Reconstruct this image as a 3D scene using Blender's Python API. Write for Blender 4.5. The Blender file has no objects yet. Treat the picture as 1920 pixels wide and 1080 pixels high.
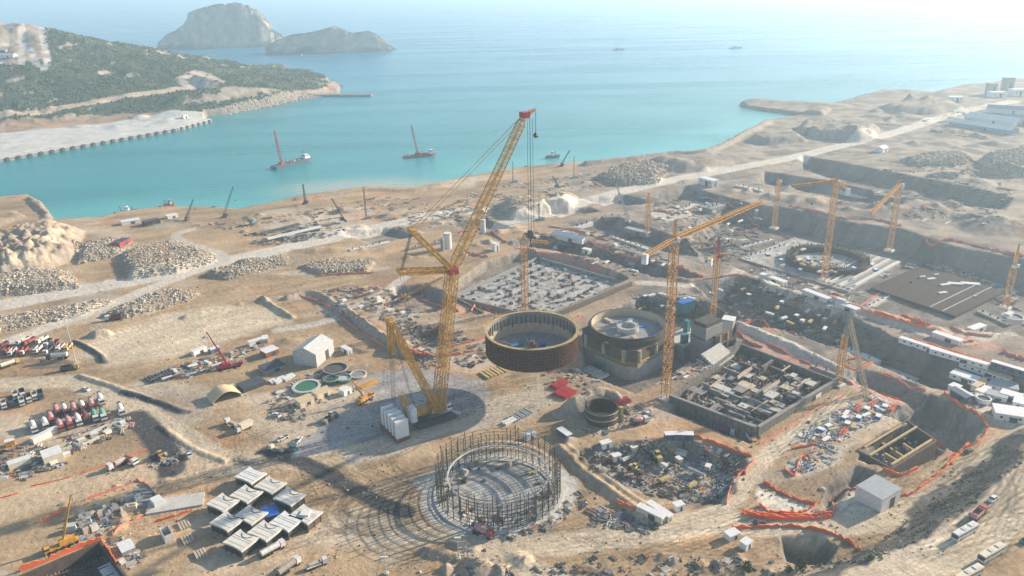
import bpy, math, random, time
import numpy as np
random.seed(7); rng = np.random.default_rng(7)
sc = bpy.context.scene
COL = sc.collection
T0 = time.time()
# ------------------------------------------------------------------ camera
CAM_H = 200.0; FPX = 1450.0; HZ = -30.0; ROLL = 0.025
TH = math.atan((540 - HZ) / FPX)
fw = np.array([0, math.cos(TH), -math.sin(TH)]); up0 = np.array([0, math.sin(TH), math.cos(TH)]); rt0 = np.array([1., 0, 0])
rt = rt0 * math.cos(ROLL) - up0 * math.sin(ROLL); up = up0 * math.cos(ROLL) + rt0 * math.sin(ROLL)
CP = np.array([0, 0, CAM_H])
from mathutils import Matrix, Vector
cd = bpy.data.cameras.new("camera"); cam = bpy.data.objects.new("camera", cd); COL.objects.link(cam)
cd.sensor_width = 36; cd.lens = FPX / 1920 * 36; cd.clip_start = 1; cd.clip_end = 90000
cam.matrix_world = Matrix(((rt[0], up[0], -fw[0], 0), (rt[1], up[1], -fw[1], 0), (rt[2], up[2], -fw[2], CAM_H), (0, 0, 0, 1)))
sc.camera = cam
# ------------------------------------------------------------------ light
SUN_EL, SUN_AZ = math.radians(21), math.radians(26)       # azimuth from +X towards +Y
sd = Vector((math.cos(SUN_AZ) * math.cos(SUN_EL), math.sin(SUN_AZ) * math.cos(SUN_EL), math.sin(SUN_EL)))
w = bpy.data.worlds.new("World"); sc.world = w; w.use_nodes = True
nt = w.node_tree; bg = nt.nodes["Background"]
sky = nt.nodes.new("ShaderNodeTexSky"); sky.sky_type = 'NISHITA'; sky.sun_disc = False
sky.sun_elevation = SUN_EL; sky.sun_rotation = math.pi / 2 - SUN_AZ; sky.dust_density = 0.6; sky.altitude = 100
nt.links.new(sky.outputs[0], bg.inputs[0]); bg.inputs[1].default_value = 0.10
ld = bpy.data.lights.new("sun", 'SUN'); ld.energy = 4.6; ld.angle = math.radians(0.6); ld.color = (1.0, 0.86, 0.68)
sun = bpy.data.objects.new("sun", ld); COL.objects.link(sun)
sun.rotation_euler = sd.to_track_quat('Z', 'Y').to_euler(); sun.location = (400, 200, 400)
sc.view_settings.view_transform = 'Standard'; sc.view_settings.look = 'None'
sc.view_settings.exposure = 1.05; sc.view_settings.gamma = 1.0
sc.cycles.max_bounces = 5; sc.cycles.diffuse_bounces = 2; sc.cycles.glossy_bounces = 2; sc.cycles.volume_bounces = 1
# ------------------------------------------------------------------ haze
HAZE_DENS = 0.00019
def haze():
    me = bpy.data.meshes.new("haze"); x0, x1, y0, y1, z0, z1 = -16000, 16000, -600, 24000, -40, 222
    v = [(x, y, z) for z in (z0, z1) for y in (y0, y1) for x in (x0, x1)]
    me.from_pydata(v, [], [(0, 2, 3, 1), (4, 5, 7, 6), (0, 1, 5, 4), (2, 6, 7, 3), (0, 4, 6, 2), (1, 3, 7, 5)])
    o = bpy.data.objects.new("haze", me); COL.objects.link(o); o['kind'] = 'stuff'; o['label'] = 'pale sea haze over the whole bay and building site'; o['category'] = 'haze'
    m = bpy.data.materials.new("haze"); m.use_nodes = True; n = m.node_tree.nodes; n.clear()
    out = n.new("ShaderNodeOutputMaterial"); pv = n.new("ShaderNodeVolumePrincipled")
    pv.inputs["Color"].default_value = (0.66, 0.86, 1.0, 1); pv.inputs["Density"].default_value = HAZE_DENS; pv.inputs["Anisotropy"].default_value = 0.4
    m.node_tree.links.new(pv.outputs[0], out.inputs["Volume"]); me.materials.append(m)
haze()
# ------------------------------------------------------------------ pixel (1920x1080 photograph) -> world helpers
def ray(u, v):
    d = fw * FPX + rt * (u - 960) + up * (540 - v); return d / np.linalg.norm(d)
def G(u, v, z=0.0):
    d = ray(u, v); t = (z - CAM_H) / d[2]; return CP + d * t
def at_y(u, v, y):
    d = ray(u, v); return CP + d * (y / d[1])
def over(b, u, v):            # height at which the pixel's ray passes as far out as ground point b
    d = ray(u, v); s = math.hypot(b[0], b[1]) / math.hypot(d[0], d[1]); return (CP + d * s)[2]
def in_plane(b, ang, u, v):   # where the pixel's ray meets the vertical plane through b with heading ang
    n = np.array([-math.sin(ang), math.cos(ang), 0]); d = ray(u, v); t = ((np.array(b) - CP) @ n) / (d @ n); return CP + d * t
# ------------------------------------------------------------------ noise
def _hash(ix, iy, s):
    h = (ix.astype(np.int64) * 374761393 + iy.astype(np.int64) * 668265263 + s * 1442695041) & 0x7fffffff
    h = ((h ^ (h >> 13)) * 1274126177) & 0x7fffffff
    return ((h ^ (h >> 16)) & 0xffff) / 65535.0
def vnoise(x, y, s=0):
    ix, iy = np.floor(x), np.floor(y); fx, fy = x - ix, y - iy; fx = fx * fx * (3 - 2 * fx); fy = fy * fy * (3 - 2 * fy)
    a, b, c, d = _hash(ix, iy, s), _hash(ix + 1, iy, s), _hash(ix, iy + 1, s), _hash(ix + 1, iy + 1, s)
    return (a + (b - a) * fx) * (1 - fy) + (c + (d - c) * fx) * fy
def fbm(x, y, s=0, o=4):
    t = 0; a = 0.5
    for k in range(o): t = t + a * (vnoise(x, y, s + k * 17) - 0.5) * 2; x = x * 2.03; y = y * 2.03; a *= 0.5
    return t
def sstep(x): x = np.clip(x, 0, 1); return x * x * (3 - 2 * x)
# ------------------------------------------------------------------ materials
MATS = {}
def mat(name, col, rough=0.85, metal=0.0, var=0.25, scale=0.6, bump=0.0, attr=False, spec=0.3, stripe=None):
    if name in MATS: return MATS[name]
    m = bpy.data.materials.new(name); m.use_nodes = True; n = m.node_tree.nodes; L = m.node_tree.links.new; b = n["Principled BSDF"]
    b.inputs["Roughness"].default_value = rough; b.inputs["Metallic"].default_value = metal; b.inputs["Specular IOR Level"].default_value = spec
    tc = n.new("ShaderNodeTexCoord"); co = tc.outputs["Object"]
    nz = n.new("ShaderNodeTexNoise"); nz.inputs["Scale"].default_value = scale; nz.inputs["Detail"].default_value = 6; nz.inputs["Roughness"].default_value = 0.65; L(co, nz.inputs["Vector"])
    mr = n.new("ShaderNodeMapRange"); mr.inputs[1].default_value = 0.3; mr.inputs[2].default_value = 0.7; mr.inputs[3].default_value = 1 - var; mr.inputs[4].default_value = 1 + var * 0.6; L(nz.outputs[0], mr.inputs[0])
    mx = n.new("ShaderNodeMix"); mx.data_type = 'RGBA'; mx.blend_type = 'MULTIPLY'; mx.inputs[0].default_value = 1
    if attr:
        a = n.new("ShaderNodeVertexColor"); a.layer_name = "Col"; L(a.outputs[0], mx.inputs[6])
    else: mx.inputs[6].default_value = (*col, 1)
    L(mr.outputs[0], mx.inputs[7]); src = mx.outputs[2]
    if stripe:   # corrugation or board pattern along local axis: (axis, period, darkness)
        ax, per, dk = stripe; sx = n.new("ShaderNodeSeparateXYZ"); L(co, sx.inputs[0])
        ma = n.new("ShaderNodeMath"); ma.operation = 'MULTIPLY'; ma.inputs[1].default_value = 1 / per; L(sx.outputs[ax], ma.inputs[0])
        fr = n.new("ShaderNodeMath"); fr.operation = 'FRACT'; L(ma.outputs[0], fr.inputs[0])
        gt = n.new("ShaderNodeMath"); gt.operation = 'GREATER_THAN'; gt.inputs[1].default_value = 0.8; L(fr.outputs[0], gt.inputs[0])
        m2 = n.new("ShaderNodeMix"); m2.data_type = 'RGBA'; m2.blend_type = 'MULTIPLY'; L(gt.outputs[0], m2.inputs[0]); L(src, m2.inputs[6]); m2.inputs[7].default_value = (dk, dk, dk, 1); src = m2.outputs[2]
    L(src, b.inputs["Base Color"])
    if bump:
        bp = n.new("ShaderNodeBump"); bp.inputs["Strength"].default_value = 0.6; bp.inputs["Distance"].default_value = bump; L(nz.outputs[0], bp.inputs["Height"]); L(bp.outputs[0], b.inputs["Normal"])
    MATS[name] = m; return m
# ------------------------------------------------------------------ mesh builder
class MB:
    def __init__(s): s.V = []; s.F = []; s.C = []; s.n = 0
    def add(s, vs, fs, col=None):
        vs = np.asarray(vs, float); s.V.append(vs); s.F += [tuple(i + s.n for i in f) for f in fs]; s.n += len(vs)
        s.C.append(np.tile(np.array([*(col if col is not None else (1, 1, 1)), 1.0]), (len(vs), 1))); return s
    def hexa(s, p8, col=None):
        return s.add(p8, [(0, 3, 2, 1), (4, 5, 6, 7), (0, 1, 5, 4), (1, 2, 6, 5), (2, 3, 7, 6), (3, 0, 4, 7)], col)
    def box(s, c, d, rz=0.0, col=None, top=(1, 1), sh=(0, 0)):     # c = centre of the base, d = size, top = taper, sh = shift of the top
        x, y, z = d[0] / 2, d[1] / 2, d[2]; ca, sa = math.cos(rz), math.sin(rz); P = []
        for k, (tx, ty, sx, sy) in ((0, (1, 1, 0, 0)), (z, (top[0], top[1], sh[0], sh[1]))):
            for a, b in ((-x, -y), (x, -y), (x, y), (-x, y)):
                a2, b2 = a * tx + sx, b * ty + sy; P.append((c[0] + a2 * ca - b2 * sa, c[1] + a2 * sa + b2 * ca, c[2] + k))
        return s.hexa(P, col)
    def bar(s, p, q, r, col=None, n=4, r2=None):
        p = np.array(p, float); q = np.array(q, float); d = q - p; l = np.linalg.norm(d)
        if l < 1e-6: return s
        d /= l; a = np.cross(d, (0, 0, 1.)); 
        if np.linalg.norm(a) < 1e-3: a = np.array([1., 0, 0])
        a /= np.linalg.norm(a); b = np.cross(d, a); r2 = r if r2 is None else r2; vs = []
        for c, rr in ((p, r), (q, r2)):
            for k in range(n): t = 2 * math.pi * (k + .5) / n; vs.append(c + (a * math.cos(t) + b * math.sin(t)) * rr)
        fs = [(k, (k + 1) % n, n + (k + 1) % n, n + k) for k in range(n)] + [tuple(range(n))[::-1], tuple(range(n, 2 * n))]
        return s.add(vs, fs, col)
    def cyl(s, c, r, h, n=16, r2=None, col=None):
        return s.bar(c, (c[0], c[1], c[2] + h), r, col, n, r2)
    def ring(s, c, ri, ro, z0, z1, n=64, a0=0, a1=2 * math.pi, col=None):
        full = abs(a1 - a0 - 2 * math.pi) < 1e-6; m = n if full else n + 1; vs = []
        for k in range(m):
            t = a0 + (a1 - a0) * k / n; x, y = math.cos(t), math.sin(t)
            for r, z in ((ri, z0), (ro, z0), (ro, z1), (ri, z1)): vs.append((c[0] + r * x, c[1] + r * y, c[2] + z))
        fs = []
        for k in range(n):
            a, b = 4 * k, 4 * ((k + 1) % m)
            for i in range(4): j = (i + 1) % 4; fs.append((a + i, b + i, b + j, a + j)[::-1])
        if not full: fs += [(0, 1, 2, 3), tuple(4 * n + i for i in (3, 2, 1, 0))]
        return s.add(vs, fs, col)
    def prism(s, poly, z0, z1, col=None):
        n = len(poly); vs = [(p[0], p[1], z0) for p in poly] + [(p[0], p[1], z1) for p in poly]
        return s.add(vs, [tuple(range(n))[::-1], tuple(range(n, 2 * n))] + [(k, (k + 1) % n, n + (k + 1) % n, n + k) for k in range(n)], col)
    def lattice(s, p, q, w, nb, rc, rb, w2=None, col=None, ends=0.0, upv=(0, 0, 1.), sides=(0, 1, 2, 3), h=None):
        p = np.array(p, float); q = np.array(q, float); d = q - p; d /= np.linalg.norm(d); a = np.cross(d, np.array(upv, float))
        if np.linalg.norm(a) < 1e-2: a = np.array([1., 0, 0]) - d * d[0]
        a /= np.linalg.norm(a); b = np.cross(a, d); w2 = w if w2 is None else w2; hr = 1 if h is None else h / w; L = []
        for i in range(nb + 1):
            t = i / nb; ww = (w + (w2 - w) * t) / 2
            if ends: ww *= min(1, 0.25 + 0.75 * min(t, 1 - t) / ends)
            c = p + (q - p) * t; L.append([c + a * ww * x + b * ww * hr * y for x, y in ((-1, -1), (1, -1), (1, 1), (-1, 1))])
        for i in range(nb):
            for k in range(4):
                s.bar(L[i][k], L[i + 1][k], rc, col)
                if k in sides:
                    j = (k + 1) % 4; s.bar(L[i][k] if i % 2 else L[i][j], L[i + 1][j] if i % 2 else L[i + 1][k], rb, col)
                    s.bar(L[i][k], L[i][j], rb, col)
        return s
    def rock(s, c, r, col=None, k=None):
        vs, fs = ROCKS[(k if k is not None else random.randrange(len(ROCKS)))]; t = random.uniform(0, 6.28); ca, sa = math.cos(t), math.sin(t); r = np.array(r) * np.ones(3)
        v = vs * r; v = np.stack([v[:, 0] * ca - v[:, 1] * sa, v[:, 0] * sa + v[:, 1] * ca, v[:, 2]], 1) + np.array(c); return s.add(v, fs, col)
    def build(s, name, m, parent=None, world=True, smooth=False):
        me = bpy.data.meshes.new(name); V = np.concatenate(s.V) if s.V else np.zeros((0, 3))
        if parent is not None and world:
            off = np.zeros(3); q = parent
            while q is not None: off += np.array(q.location); q = q.parent
            V = V - off
        me.from_pydata(V.tolist(), [], s.F)
        if isinstance(m, str): m = MATS[m]
        me.materials.append(m)
        ca = me.color_attributes.new("Col", 'FLOAT_COLOR', 'POINT'); ca.data.foreach_set("color", np.concatenate(s.C).astype(np.float32).ravel())
        if smooth: me.polygons.foreach_set("use_smooth", np.ones(len(me.polygons), bool))
        o = bpy.data.objects.new(name, me); COL.objects.link(o)
        if parent is not None: o.parent = parent
        return o
def _rocks():
    out = []; t = (1 + 5 ** .5) / 2
    V = np.array([(-1, t, 0), (1, t, 0), (-1, -t, 0), (1, -t, 0), (0, -1, t), (0, 1, t), (0, -1, -t), (0, 1, -t), (t, 0, -1), (t, 0, 1), (-t, 0, -1), (-t, 0, 1)]) / math.hypot(1, t)
    F = [(0, 11, 5), (0, 5, 1), (0, 1, 7), (0, 7, 10), (0, 10, 11), (1, 5, 9), (5, 11, 4), (11, 10, 2), (10, 7, 6), (7, 1, 8), (3, 9, 4), (3, 4, 2), (3, 2, 6), (3, 6, 8), (3, 8, 9), (4, 9, 5), (2, 4, 11), (6, 2, 10), (8, 6, 7), (9, 8, 1)]
    for k in range(8): out.append((V * rng.uniform(0.65, 1.15, (12, 1)), F))
    return out
ROCKS = _rocks()
# ------------------------------------------------------------------ things
def tag(o, label, cat, group=None, kind=None):
    if label: o['label'] = label
    if cat: o['category'] = cat
    if group: o['group'] = group
    if kind: o['kind'] = kind
    return o
def thing(name, label, cat, loc=(0, 0, 0), rz=0.0, group=None):
    o = bpy.data.objects.new(name, None); COL.objects.link(o); o.location = [float(a) for a in loc]; o.rotation_euler = (0, 0, rz); o.empty_display_size = 0.5
    return tag(o, label, cat, group)
def dup(root, loc, rz=0.0, label=None, group=None, scale=None):
    def cp(o, par):
        c = o.copy(); COL.objects.link(c); c.parent = par
        for ch in list(o.children): cp(ch, c)
        return c
    r = cp(root, None); r.location = [float(a) for a in loc]; r.rotation_euler = (0, 0, rz)
    if label: r['label'] = label
    if group: r['group'] = group
    if scale: r.scale = (scale,) * 3 if np.isscalar(scale) else scale
    return r
def swap(root, name, m):      # give one copied part its own colour: a new mesh with another material
    for ch in root.children:
        if ch.name.split('.')[0] == name: ch.data = ch.data.copy(); ch.data.materials[0] = MATS[m] if isinstance(m, str) else m
    return root
# ================================================================== terrain
SEA = -5.0
NR, NC, Y0, Y1, TX = 760, 960, 165.0, 2500.0, 1.0
KR = math.log(Y1 / Y0) / (NR - 1)
yr = Y0 * np.exp(KR * np.arange(NR)); tc_ = np.linspace(-TX, TX, NC)
Y = np.repeat(yr[:, None], NC, 1); X = Y * tc_[None, :]
Hh = np.zeros_like(X)
def px(pts, z=0.0): return np.array([G(u, v, z)[:2] for u, v in pts])
WX = X + 2.2 * fbm(X / 9, Y / 9, 3); WY = Y + 2.2 * fbm(X / 9, Y / 9, 9)
def window(x0, x1, y0, y1):
    r0 = max(0, int(math.log(max(y0, Y0) / Y0) / KR)); r1 = min(NR, int(math.log(max(y1, Y0 + 1) / Y0) / KR) + 2)
    if r1 <= r0: return None
    ya, yb = max(y0, Y0), max(y1, Y0 + 1); ts = [x0 / ya, x0 / yb, x1 / ya, x1 / yb]
    c0 = max(0, int((min(ts) + TX) / (2 * TX) * (NC - 1))); c1 = min(NC, int((max(ts) + TX) / (2 * TX) * (NC - 1)) + 2)
    return (slice(r0, r1), slice(c0, c1)) if c1 > c0 else None
def sdf(poly, m, warp=1.0):
    poly = np.asarray(poly, float)[:, :2]; s = window(poly[:, 0].min() - m, poly[:, 0].max() + m, poly[:, 1].min() - m, poly[:, 1].max() + m)
    if s is None: return None, None
    x = X[s] + (WX[s] - X[s]) * warp; y = Y[s] + (WY[s] - Y[s]) * warp; dm = np.full(x.shape, 1e9); ins = np.zeros(x.shape, bool)
    for k in range(len(poly)):
        a, b = poly[k], poly[(k + 1) % len(poly)]; e = b - a; L2 = max(e @ e, 1e-9)
        t = np.clip(((x - a[0]) * e[0] + (y - a[1]) * e[1]) / L2, 0, 1); dm = np.minimum(dm, (x - a[0] - t * e[0]) ** 2 + (y - a[1] - t * e[1]) ** 2)
        if a[1] != b[1]: ins ^= ((a[1] > y) != (b[1] > y)) & (x < (b[0] - a[0]) * (y - a[1]) / (b[1] - a[1]) + a[0])
    d = np.sqrt(dm); return s, np.where(ins, d, -d)
def ldist(pts, m, warp=0.5):
    pts = np.asarray(pts, float); s = window(pts[:, 0].min() - m, pts[:, 0].max() + m, pts[:, 1].min() - m, pts[:, 1].max() + m)
    if s is None: return None, None, None
    x = X[s] + (WX[s] - X[s]) * warp; y = Y[s] + (WY[s] - Y[s]) * warp; dm = np.full(x.shape, 1e9); val = np.zeros(x.shape)
    for k in range(len(pts) - 1):
        a, b = pts[k], pts[k + 1]; e = (b - a)[:2]; L2 = max(e @ e, 1e-9); t = np.clip(((x - a[0]) * e[0] + (y - a[1]) * e[1]) / L2, 0, 1)
        d = (x - a[0] - t * e[0]) ** 2 + (y - a[1] - t * e[1]) ** 2; u = d < dm; dm = np.where(u, d, dm)
        if pts.shape[1] > 2: val = np.where(u, a[2] + (b[2] - a[2]) * t, val)
    return s, np.sqrt(dm), val
def catmull(pts, n=6):
    P = [np.array(p, float) for p in pts]; P = [2 * P[0] - P[1]] + P + [2 * P[-1] - P[-2]]; out = []
    for i in range(1, len(P) - 2):
        for k in range(n):
            t = k / n; out.append(0.5 * (2 * P[i] + (P[i + 1] - P[i - 1]) * t + (2 * P[i - 1] - 5 * P[i] + 4 * P[i + 1] - P[i + 2]) * t * t + (3 * P[i] - P[i - 1] - 3 * P[i + 1] + P[i + 2]) * t ** 3))
    return out + [P[-2]]
# ---- land outlines (waterline)
site_px = [(-700, 400), (-50, 378), (0, 374), (60, 368), (90, 385), (102, 405), (112, 416), (190, 412), (215, 404), (300, 393), (390, 392), (450, 396), (520, 382), (560, 371), (640, 361), (690, 354), (780, 356), (850, 340), (960, 320), (1060, 309), (1130, 307), (1190, 301), (1240, 290), (1310, 289), (1350, 274), (1400, 247), (1440, 227), (1500, 218), (1440, 210), (1395, 203), (1382, 197), (1420, 191), (1500, 193), (1560, 197), (1600, 186), (1650, 176), (1700, 175), (1745, 179), (1790, 165), (1830, 160), (1920, 150), (2100, 140), (2600, 130)]
site = np.vstack([px(site_px, SEA), [[5000, 2200], [5000, 100], [-5000, 100], [-3000, 250]]])
pen_px = [(-500, 380), (0, 303), (200, 268), (330, 245), (392, 229), (389, 219), (430, 214), (500, 201), (560, 187), (600, 181), (640, 176), (640, 163)]
pen = np.vstack([px(pen_px, SEA), [[-430, 1900], [-640, 2250], [-1100, 2480], [-3000, 2490], [-3000, 900]]])
land = np.full(X.shape, -60.0)
for poly in (site, pen):
    s, d = sdf(poly, 80, 1.3)
    land[s] = np.maximum(land[s], d)
COAST = land.copy()
# ---- gentle relief
Hh += 0.5 * fbm(X / 40, Y / 40, 1) + 0.25 * fbm(X / 8, Y / 8, 2) + np.clip((Y - 700) / 600, 0, 1) * 2.5 * fbm(X / 60, Y / 60, 5)
# ---- the wooded hill on the peninsula: ridge points (u, v, distance) on its skyline
def ridge(pts, wd, rough=0.25, seed=11):
    p3 = np.array([at_y(u, v, y) for u, v, y in pts]); s, d, z = ldist(p3, wd * 1.1, 0)
    n = 1 + rough * fbm(X[s] / 70, Y[s] / 70, seed, 5); t = np.clip(d * n / wd, 0, 1)
    Hh[s] = np.maximum(Hh[s], z * (1 - t) ** 1.25 * (1 + 0.05 * fbm(X[s] / 25, Y[s] / 25, seed + 3)))
ridge([(-400, 30, 1860), (-60, 42, 1850), (0, 42, 1850), (60, 44, 1840), (90, 54, 1830)], 560)
ridge([(90, 54, 1830), (150, 72, 1800), (220, 92, 1770), (290, 112, 1730)], 420, .3, 15)
ridge([(290, 112, 1730), (340, 128, 1680), (365, 140, 1640)], 240, .3, 17)
ridge([(-400, 110, 1540), (-30, 116, 1545), (60, 122, 1550), (140, 133, 1550), (260, 153, 1540), (340, 167, 1520)], 260, .3, 21)
ridge([(365, 138, 1600), (395, 146, 1570), (420, 156, 1560)], 80, .6, 27)
ridge([(335, 178, 1430), (380, 166, 1460), (430, 160, 1490), (480, 162, 1520), (530, 167, 1560), (560, 178, 1590)], 70, .6, 31)
# ---- far headland on the right
for pts, wd in (([(1640, 180, 1450), (1700, 178, 1450), (1760, 186, 1420), (1800, 195, 1380)], 120), ([(1410, 190, 1370), (1480, 192, 1340), (1550, 199, 1290)], 45), ([(1800, 163, 1640), (1900, 152, 1680), (2050, 145, 1700)], 90)):
    p3 = np.array([at_y(*q) for q in pts]); p3[:, 2] = np.maximum(p3[:, 2], 4); s, d, z = ldist(p3, wd, .8)
    Hh[s] += np.minimum(z, 24) * np.clip(1 - d / wd, 0, 1) ** 1.2
# ---- heaps, plateaus, pits, berms
def pit(pts, depth, slope, z=0.0, warp=1.0, floor_noise=0.5):
    poly = px(pts, z); s, d = sdf(poly, 3, warp)
    if s is None: return
    t = sstep(np.clip(d / slope, 0, 1)); nz = floor_noise * fbm(X[s] / 6, Y[s] / 6, 41)
    Hh[s] = np.where(d > 0, np.minimum(Hh[s], z - depth * t + nz * t + 0.13 * depth * fbm(X[s] / 5, Y[s] / 5, 43) * (t > 0) * (t < .98)), Hh[s])
def heap(pts, h, slope, z=0.0, warp=1.2, rough=0.15):
    poly = px(pts, z); s, d = sdf(poly, slope * 0.3, warp)
    if s is None: return
    t = np.clip(d / slope, 0, 1); Hh[s] = np.maximum(Hh[s], Hh[s] + h * (t * (2 - t)) * (1 + rough * fbm(X[s] / 5, Y[s] / 5, 51)))
def mound(u, v, rx, ry, h, rot=0.0):
    c = G(u, v); m = max(rx, ry) * 1.2; s = window(c[0] - m, c[0] + m, c[1] - m, c[1] + m)
    if s is None: return
    x, y = WX[s] - c[0], WY[s] - c[1]; a, b = x * math.cos(rot) + y * math.sin(rot), -x * math.sin(rot) + y * math.cos(rot)
    r = np.sqrt((a / rx) ** 2 + (b / ry) ** 2); Hh[s] += h * np.clip(1 - r, 0, 1) * (1 + 0.25 * fbm(X[s] / 5, Y[s] / 5, 61))
def berm(pts, h, wd, z=0.0):
    p = px(pts, z); p = np.array(catmull(p)); s, d, _ = ldist(p, wd, .6)
    if s is not None: Hh[s] += h * sstep(1 - d / wd) * (1 + 0.3 * fbm(X[s] / 3, Y[s] / 3, 71))
# raised haul road at the lower right, with its dark rock bank
hp = px([(2700, 500), (1960, 800), (1915, 862), (1870, 905), (1800, 965), (1735, 1012), (1650, 1050), (1560, 1082), (1480, 1110), (1480, 1250), (2700, 1300)], 11)
s, d = sdf(hp, 24, 0.5); Hh[s] += 11 * sstep((d + 16) / 16)
BOULDERS = [([(222, 484), (250, 468), (330, 454), (402, 476), (406, 492), (330, 514), (236, 527)], 6, 14), ([(140, 462), (212, 446), (255, 455), (230, 480), (145, 497)], 4.5, 11),
    ([(-60, 535), (70, 508), (138, 514), (150, 540), (60, 552), (-60, 562)], 5.5, 13), ([(-60, 608), (100, 580), (200, 563), (216, 566), (150, 593), (40, 617), (-60, 637)], 3.6, 9),
    ([(186, 595), (275, 556), (330, 545), (374, 552), (355, 564), (235, 599)], 4.5, 9), ([(375, 518), (440, 498), (535, 480), (548, 494), (430, 526)], 3.5, 7),
    ([(1115, 335), (1150, 318), (1215, 305), (1250, 322), (1235, 345), (1160, 350)], 7, 14), ([(1690, 300), (1760, 288), (1830, 302), (1790, 312), (1710, 312)], 5, 10),
    ([(1835, 300), (1900, 288), (2000, 290), (2000, 325), (1900, 335), (1840, 325)], 11, 16), ([(560, 500), (640, 485), (700, 492), (690, 510), (600, 517)], 2.5, 6)]
for p, h, sl in BOULDERS: heap(p, h, sl)
heap([(-80, 480), (-10, 452), (60, 432), (112, 422), (160, 435), (150, 480), (100, 505), (0, 525), (-80, 530)], 14, 30, rough=.4)
heap([(45, 374), (62, 369), (90, 384), (100, 408), (80, 410), (66, 392)], 2.5, 6); heap([(-40, 405), (30, 395), (50, 408), (0, 425), (-40, 430)], 3, 9)
heap([(930, 388), (1000, 368), (1085, 370), (1075, 396), (960, 414)], 10, 16); heap([(1215, 300), (1330, 292), (1405, 300), (1330, 322), (1235, 325)], 8, 22)
heap([(1395, 264), (1440, 250), (1490, 250), (1515, 267), (1440, 272)], 8, 12, rough=.2); heap([(1490, 254), (1500, 236), (1545, 232), (1650, 244), (1640, 260), (1560, 262)], 11, 12, rough=.2); heap([(1640, 205), (1700, 192), (1790, 196), (1812, 206), (1760, 214), (1680, 214)], 10, 26, rough=.2); heap([(1500, 214), (1525, 204), (1560, 206), (1545, 218)], 6, 12, rough=.2); heap([(1730, 330), (1800, 318), (1850, 326), (1800, 336)], 5, 10, rough=.2)
heap([(1024, 782), (1070, 760), (1115, 743), (1165, 746), (1186, 764), (1140, 768), (1085, 782)], 9, 9, rough=.25); heap([(160, 630), (205, 618), (215, 628), (180, 636)], 5, 8)
for q in ((1600, 262, 25, 20, 6), (1700, 222, 40, 30, 7), (1500, 352, 18, 14, 4), (730, 405, 16, 10, 3), (650, 395, 18, 10, 3), (1270, 318, 20, 16, 6), (1880, 425, 40, 30, 8), (1740, 395, 40, 22, 6), (1650, 400, 40, 18, 5), (540, 640, 10, 6, 2), (1000, 410, 20, 8, 4), (600, 470, 25, 10, 3.5), (470, 498, 15, 8, 3), (1100, 345, 18, 12, 3)): mound(*q)
PITS = [([(1345, 374), (1480, 390), (1590, 415), (1690, 428), (1780, 458), (1960, 494), (2100, 530), (2050, 640), (1905, 632), (1760, 612), (1600, 572), (1480, 545), (1390, 508), (1300, 474), (1275, 435)], 15, 16), ([(1285, 528), (1400, 517), (1500, 552), (1600, 592), (1700, 640), (1920, 706), (2000, 740), (1800, 738), (1740, 728), (1690, 705), (1570, 655), (1450, 617), (1385, 606)], 14, 12),
    ([(1088, 702), (1095, 640), (1120, 592), (1200, 556), (1300, 560), (1385, 590), (1378, 645), (1270, 692), (1238, 716), (1190, 735)], 10, 3), ([(1062, 848), (1160, 826), (1285, 822), (1405, 852), (1388, 900), (1362, 948), (1300, 950), (1200, 930), (1120, 892)], 7, 9),
    ([(1740, 738), (1800, 762), (1852, 803), (1832, 828), (1792, 850), (1725, 802), (1640, 772), (1690, 757)], 11, 8), ([(1640, 820), (1720, 788), (1782, 824), (1762, 862), (1690, 886), (1610, 860)], 9, 2),
    ([(1462, 1002), (1530, 998), (1572, 1028), (1552, 1062), (1470, 1052)], 9, 5), ([(836, 540), (905, 492), (985, 470), (1082, 480), (1182, 522), (1032, 586), (960, 602), (852, 562)], 6, 2),
    ([(948, 455), (1010, 443), (1100, 452), (1200, 478), (1335, 522), (1230, 522), (1150, 492), (1050, 472)], 9, 11), ([(1050, 418), (1150, 402), (1255, 438), (1405, 480), (1330, 502), (1200, 457)], 9, 10),
    ([(1225, 366), (1290, 348), (1432, 388), (1405, 416), (1300, 402)], 8, 10), ([(1505, 290), (1830, 352), (1905, 372), (1885, 394), (1700, 374), (1560, 336), (1480, 310)], 12, 12),
    ([(1430, 320), (1590, 345), (1700, 380), (1660, 396), (1540, 366), (1410, 340)], 9, 9), ([(700, 560), (735, 535), (800, 530), (860, 560), (820, 585), (740, 590)], 6, 7), ([(770, 615), (830, 605), (860, 640), (800, 655), (760, 640)], 6, 7),
    ([(1620, 690), (1735, 722), (1690, 750), (1600, 715)], 7, 8), ([(1020, 395), (1100, 388), (1130, 396), (1050, 408)], 4, 5), ([(1560, 700), (1620, 690), (1745, 745), (1730, 770), (1640, 735)], 6, 6),
    ([(1538, 950), (1545, 905), (1600, 868), (1642, 880), (1640, 902), (1590, 925), (1556, 960)], 5, 5), ([(1250, 770), (1275, 752), (1428, 822), (1405, 832)], 5, 2), ([(1085, 372), (1160, 362), (1230, 378), (1150, 390)], 6, 8), ([(840, 420), (900, 408), (960, 425), (900, 440)], 4, 6), ([(640, 440), (720, 425), (790, 440), (700, 460)], 4, 8)]
HALL_PX = [(1255, 752), (1390, 652), (1570, 722), (1420, 815)]
for p, dp, sl in PITS: pit(p, dp, sl)
pit(HALL_PX, 6.5, .8, warp=0)
pit([(36, 1082), (188, 1016), (238, 1084), (90, 1150)], 9, .8, warp=0)
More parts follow.
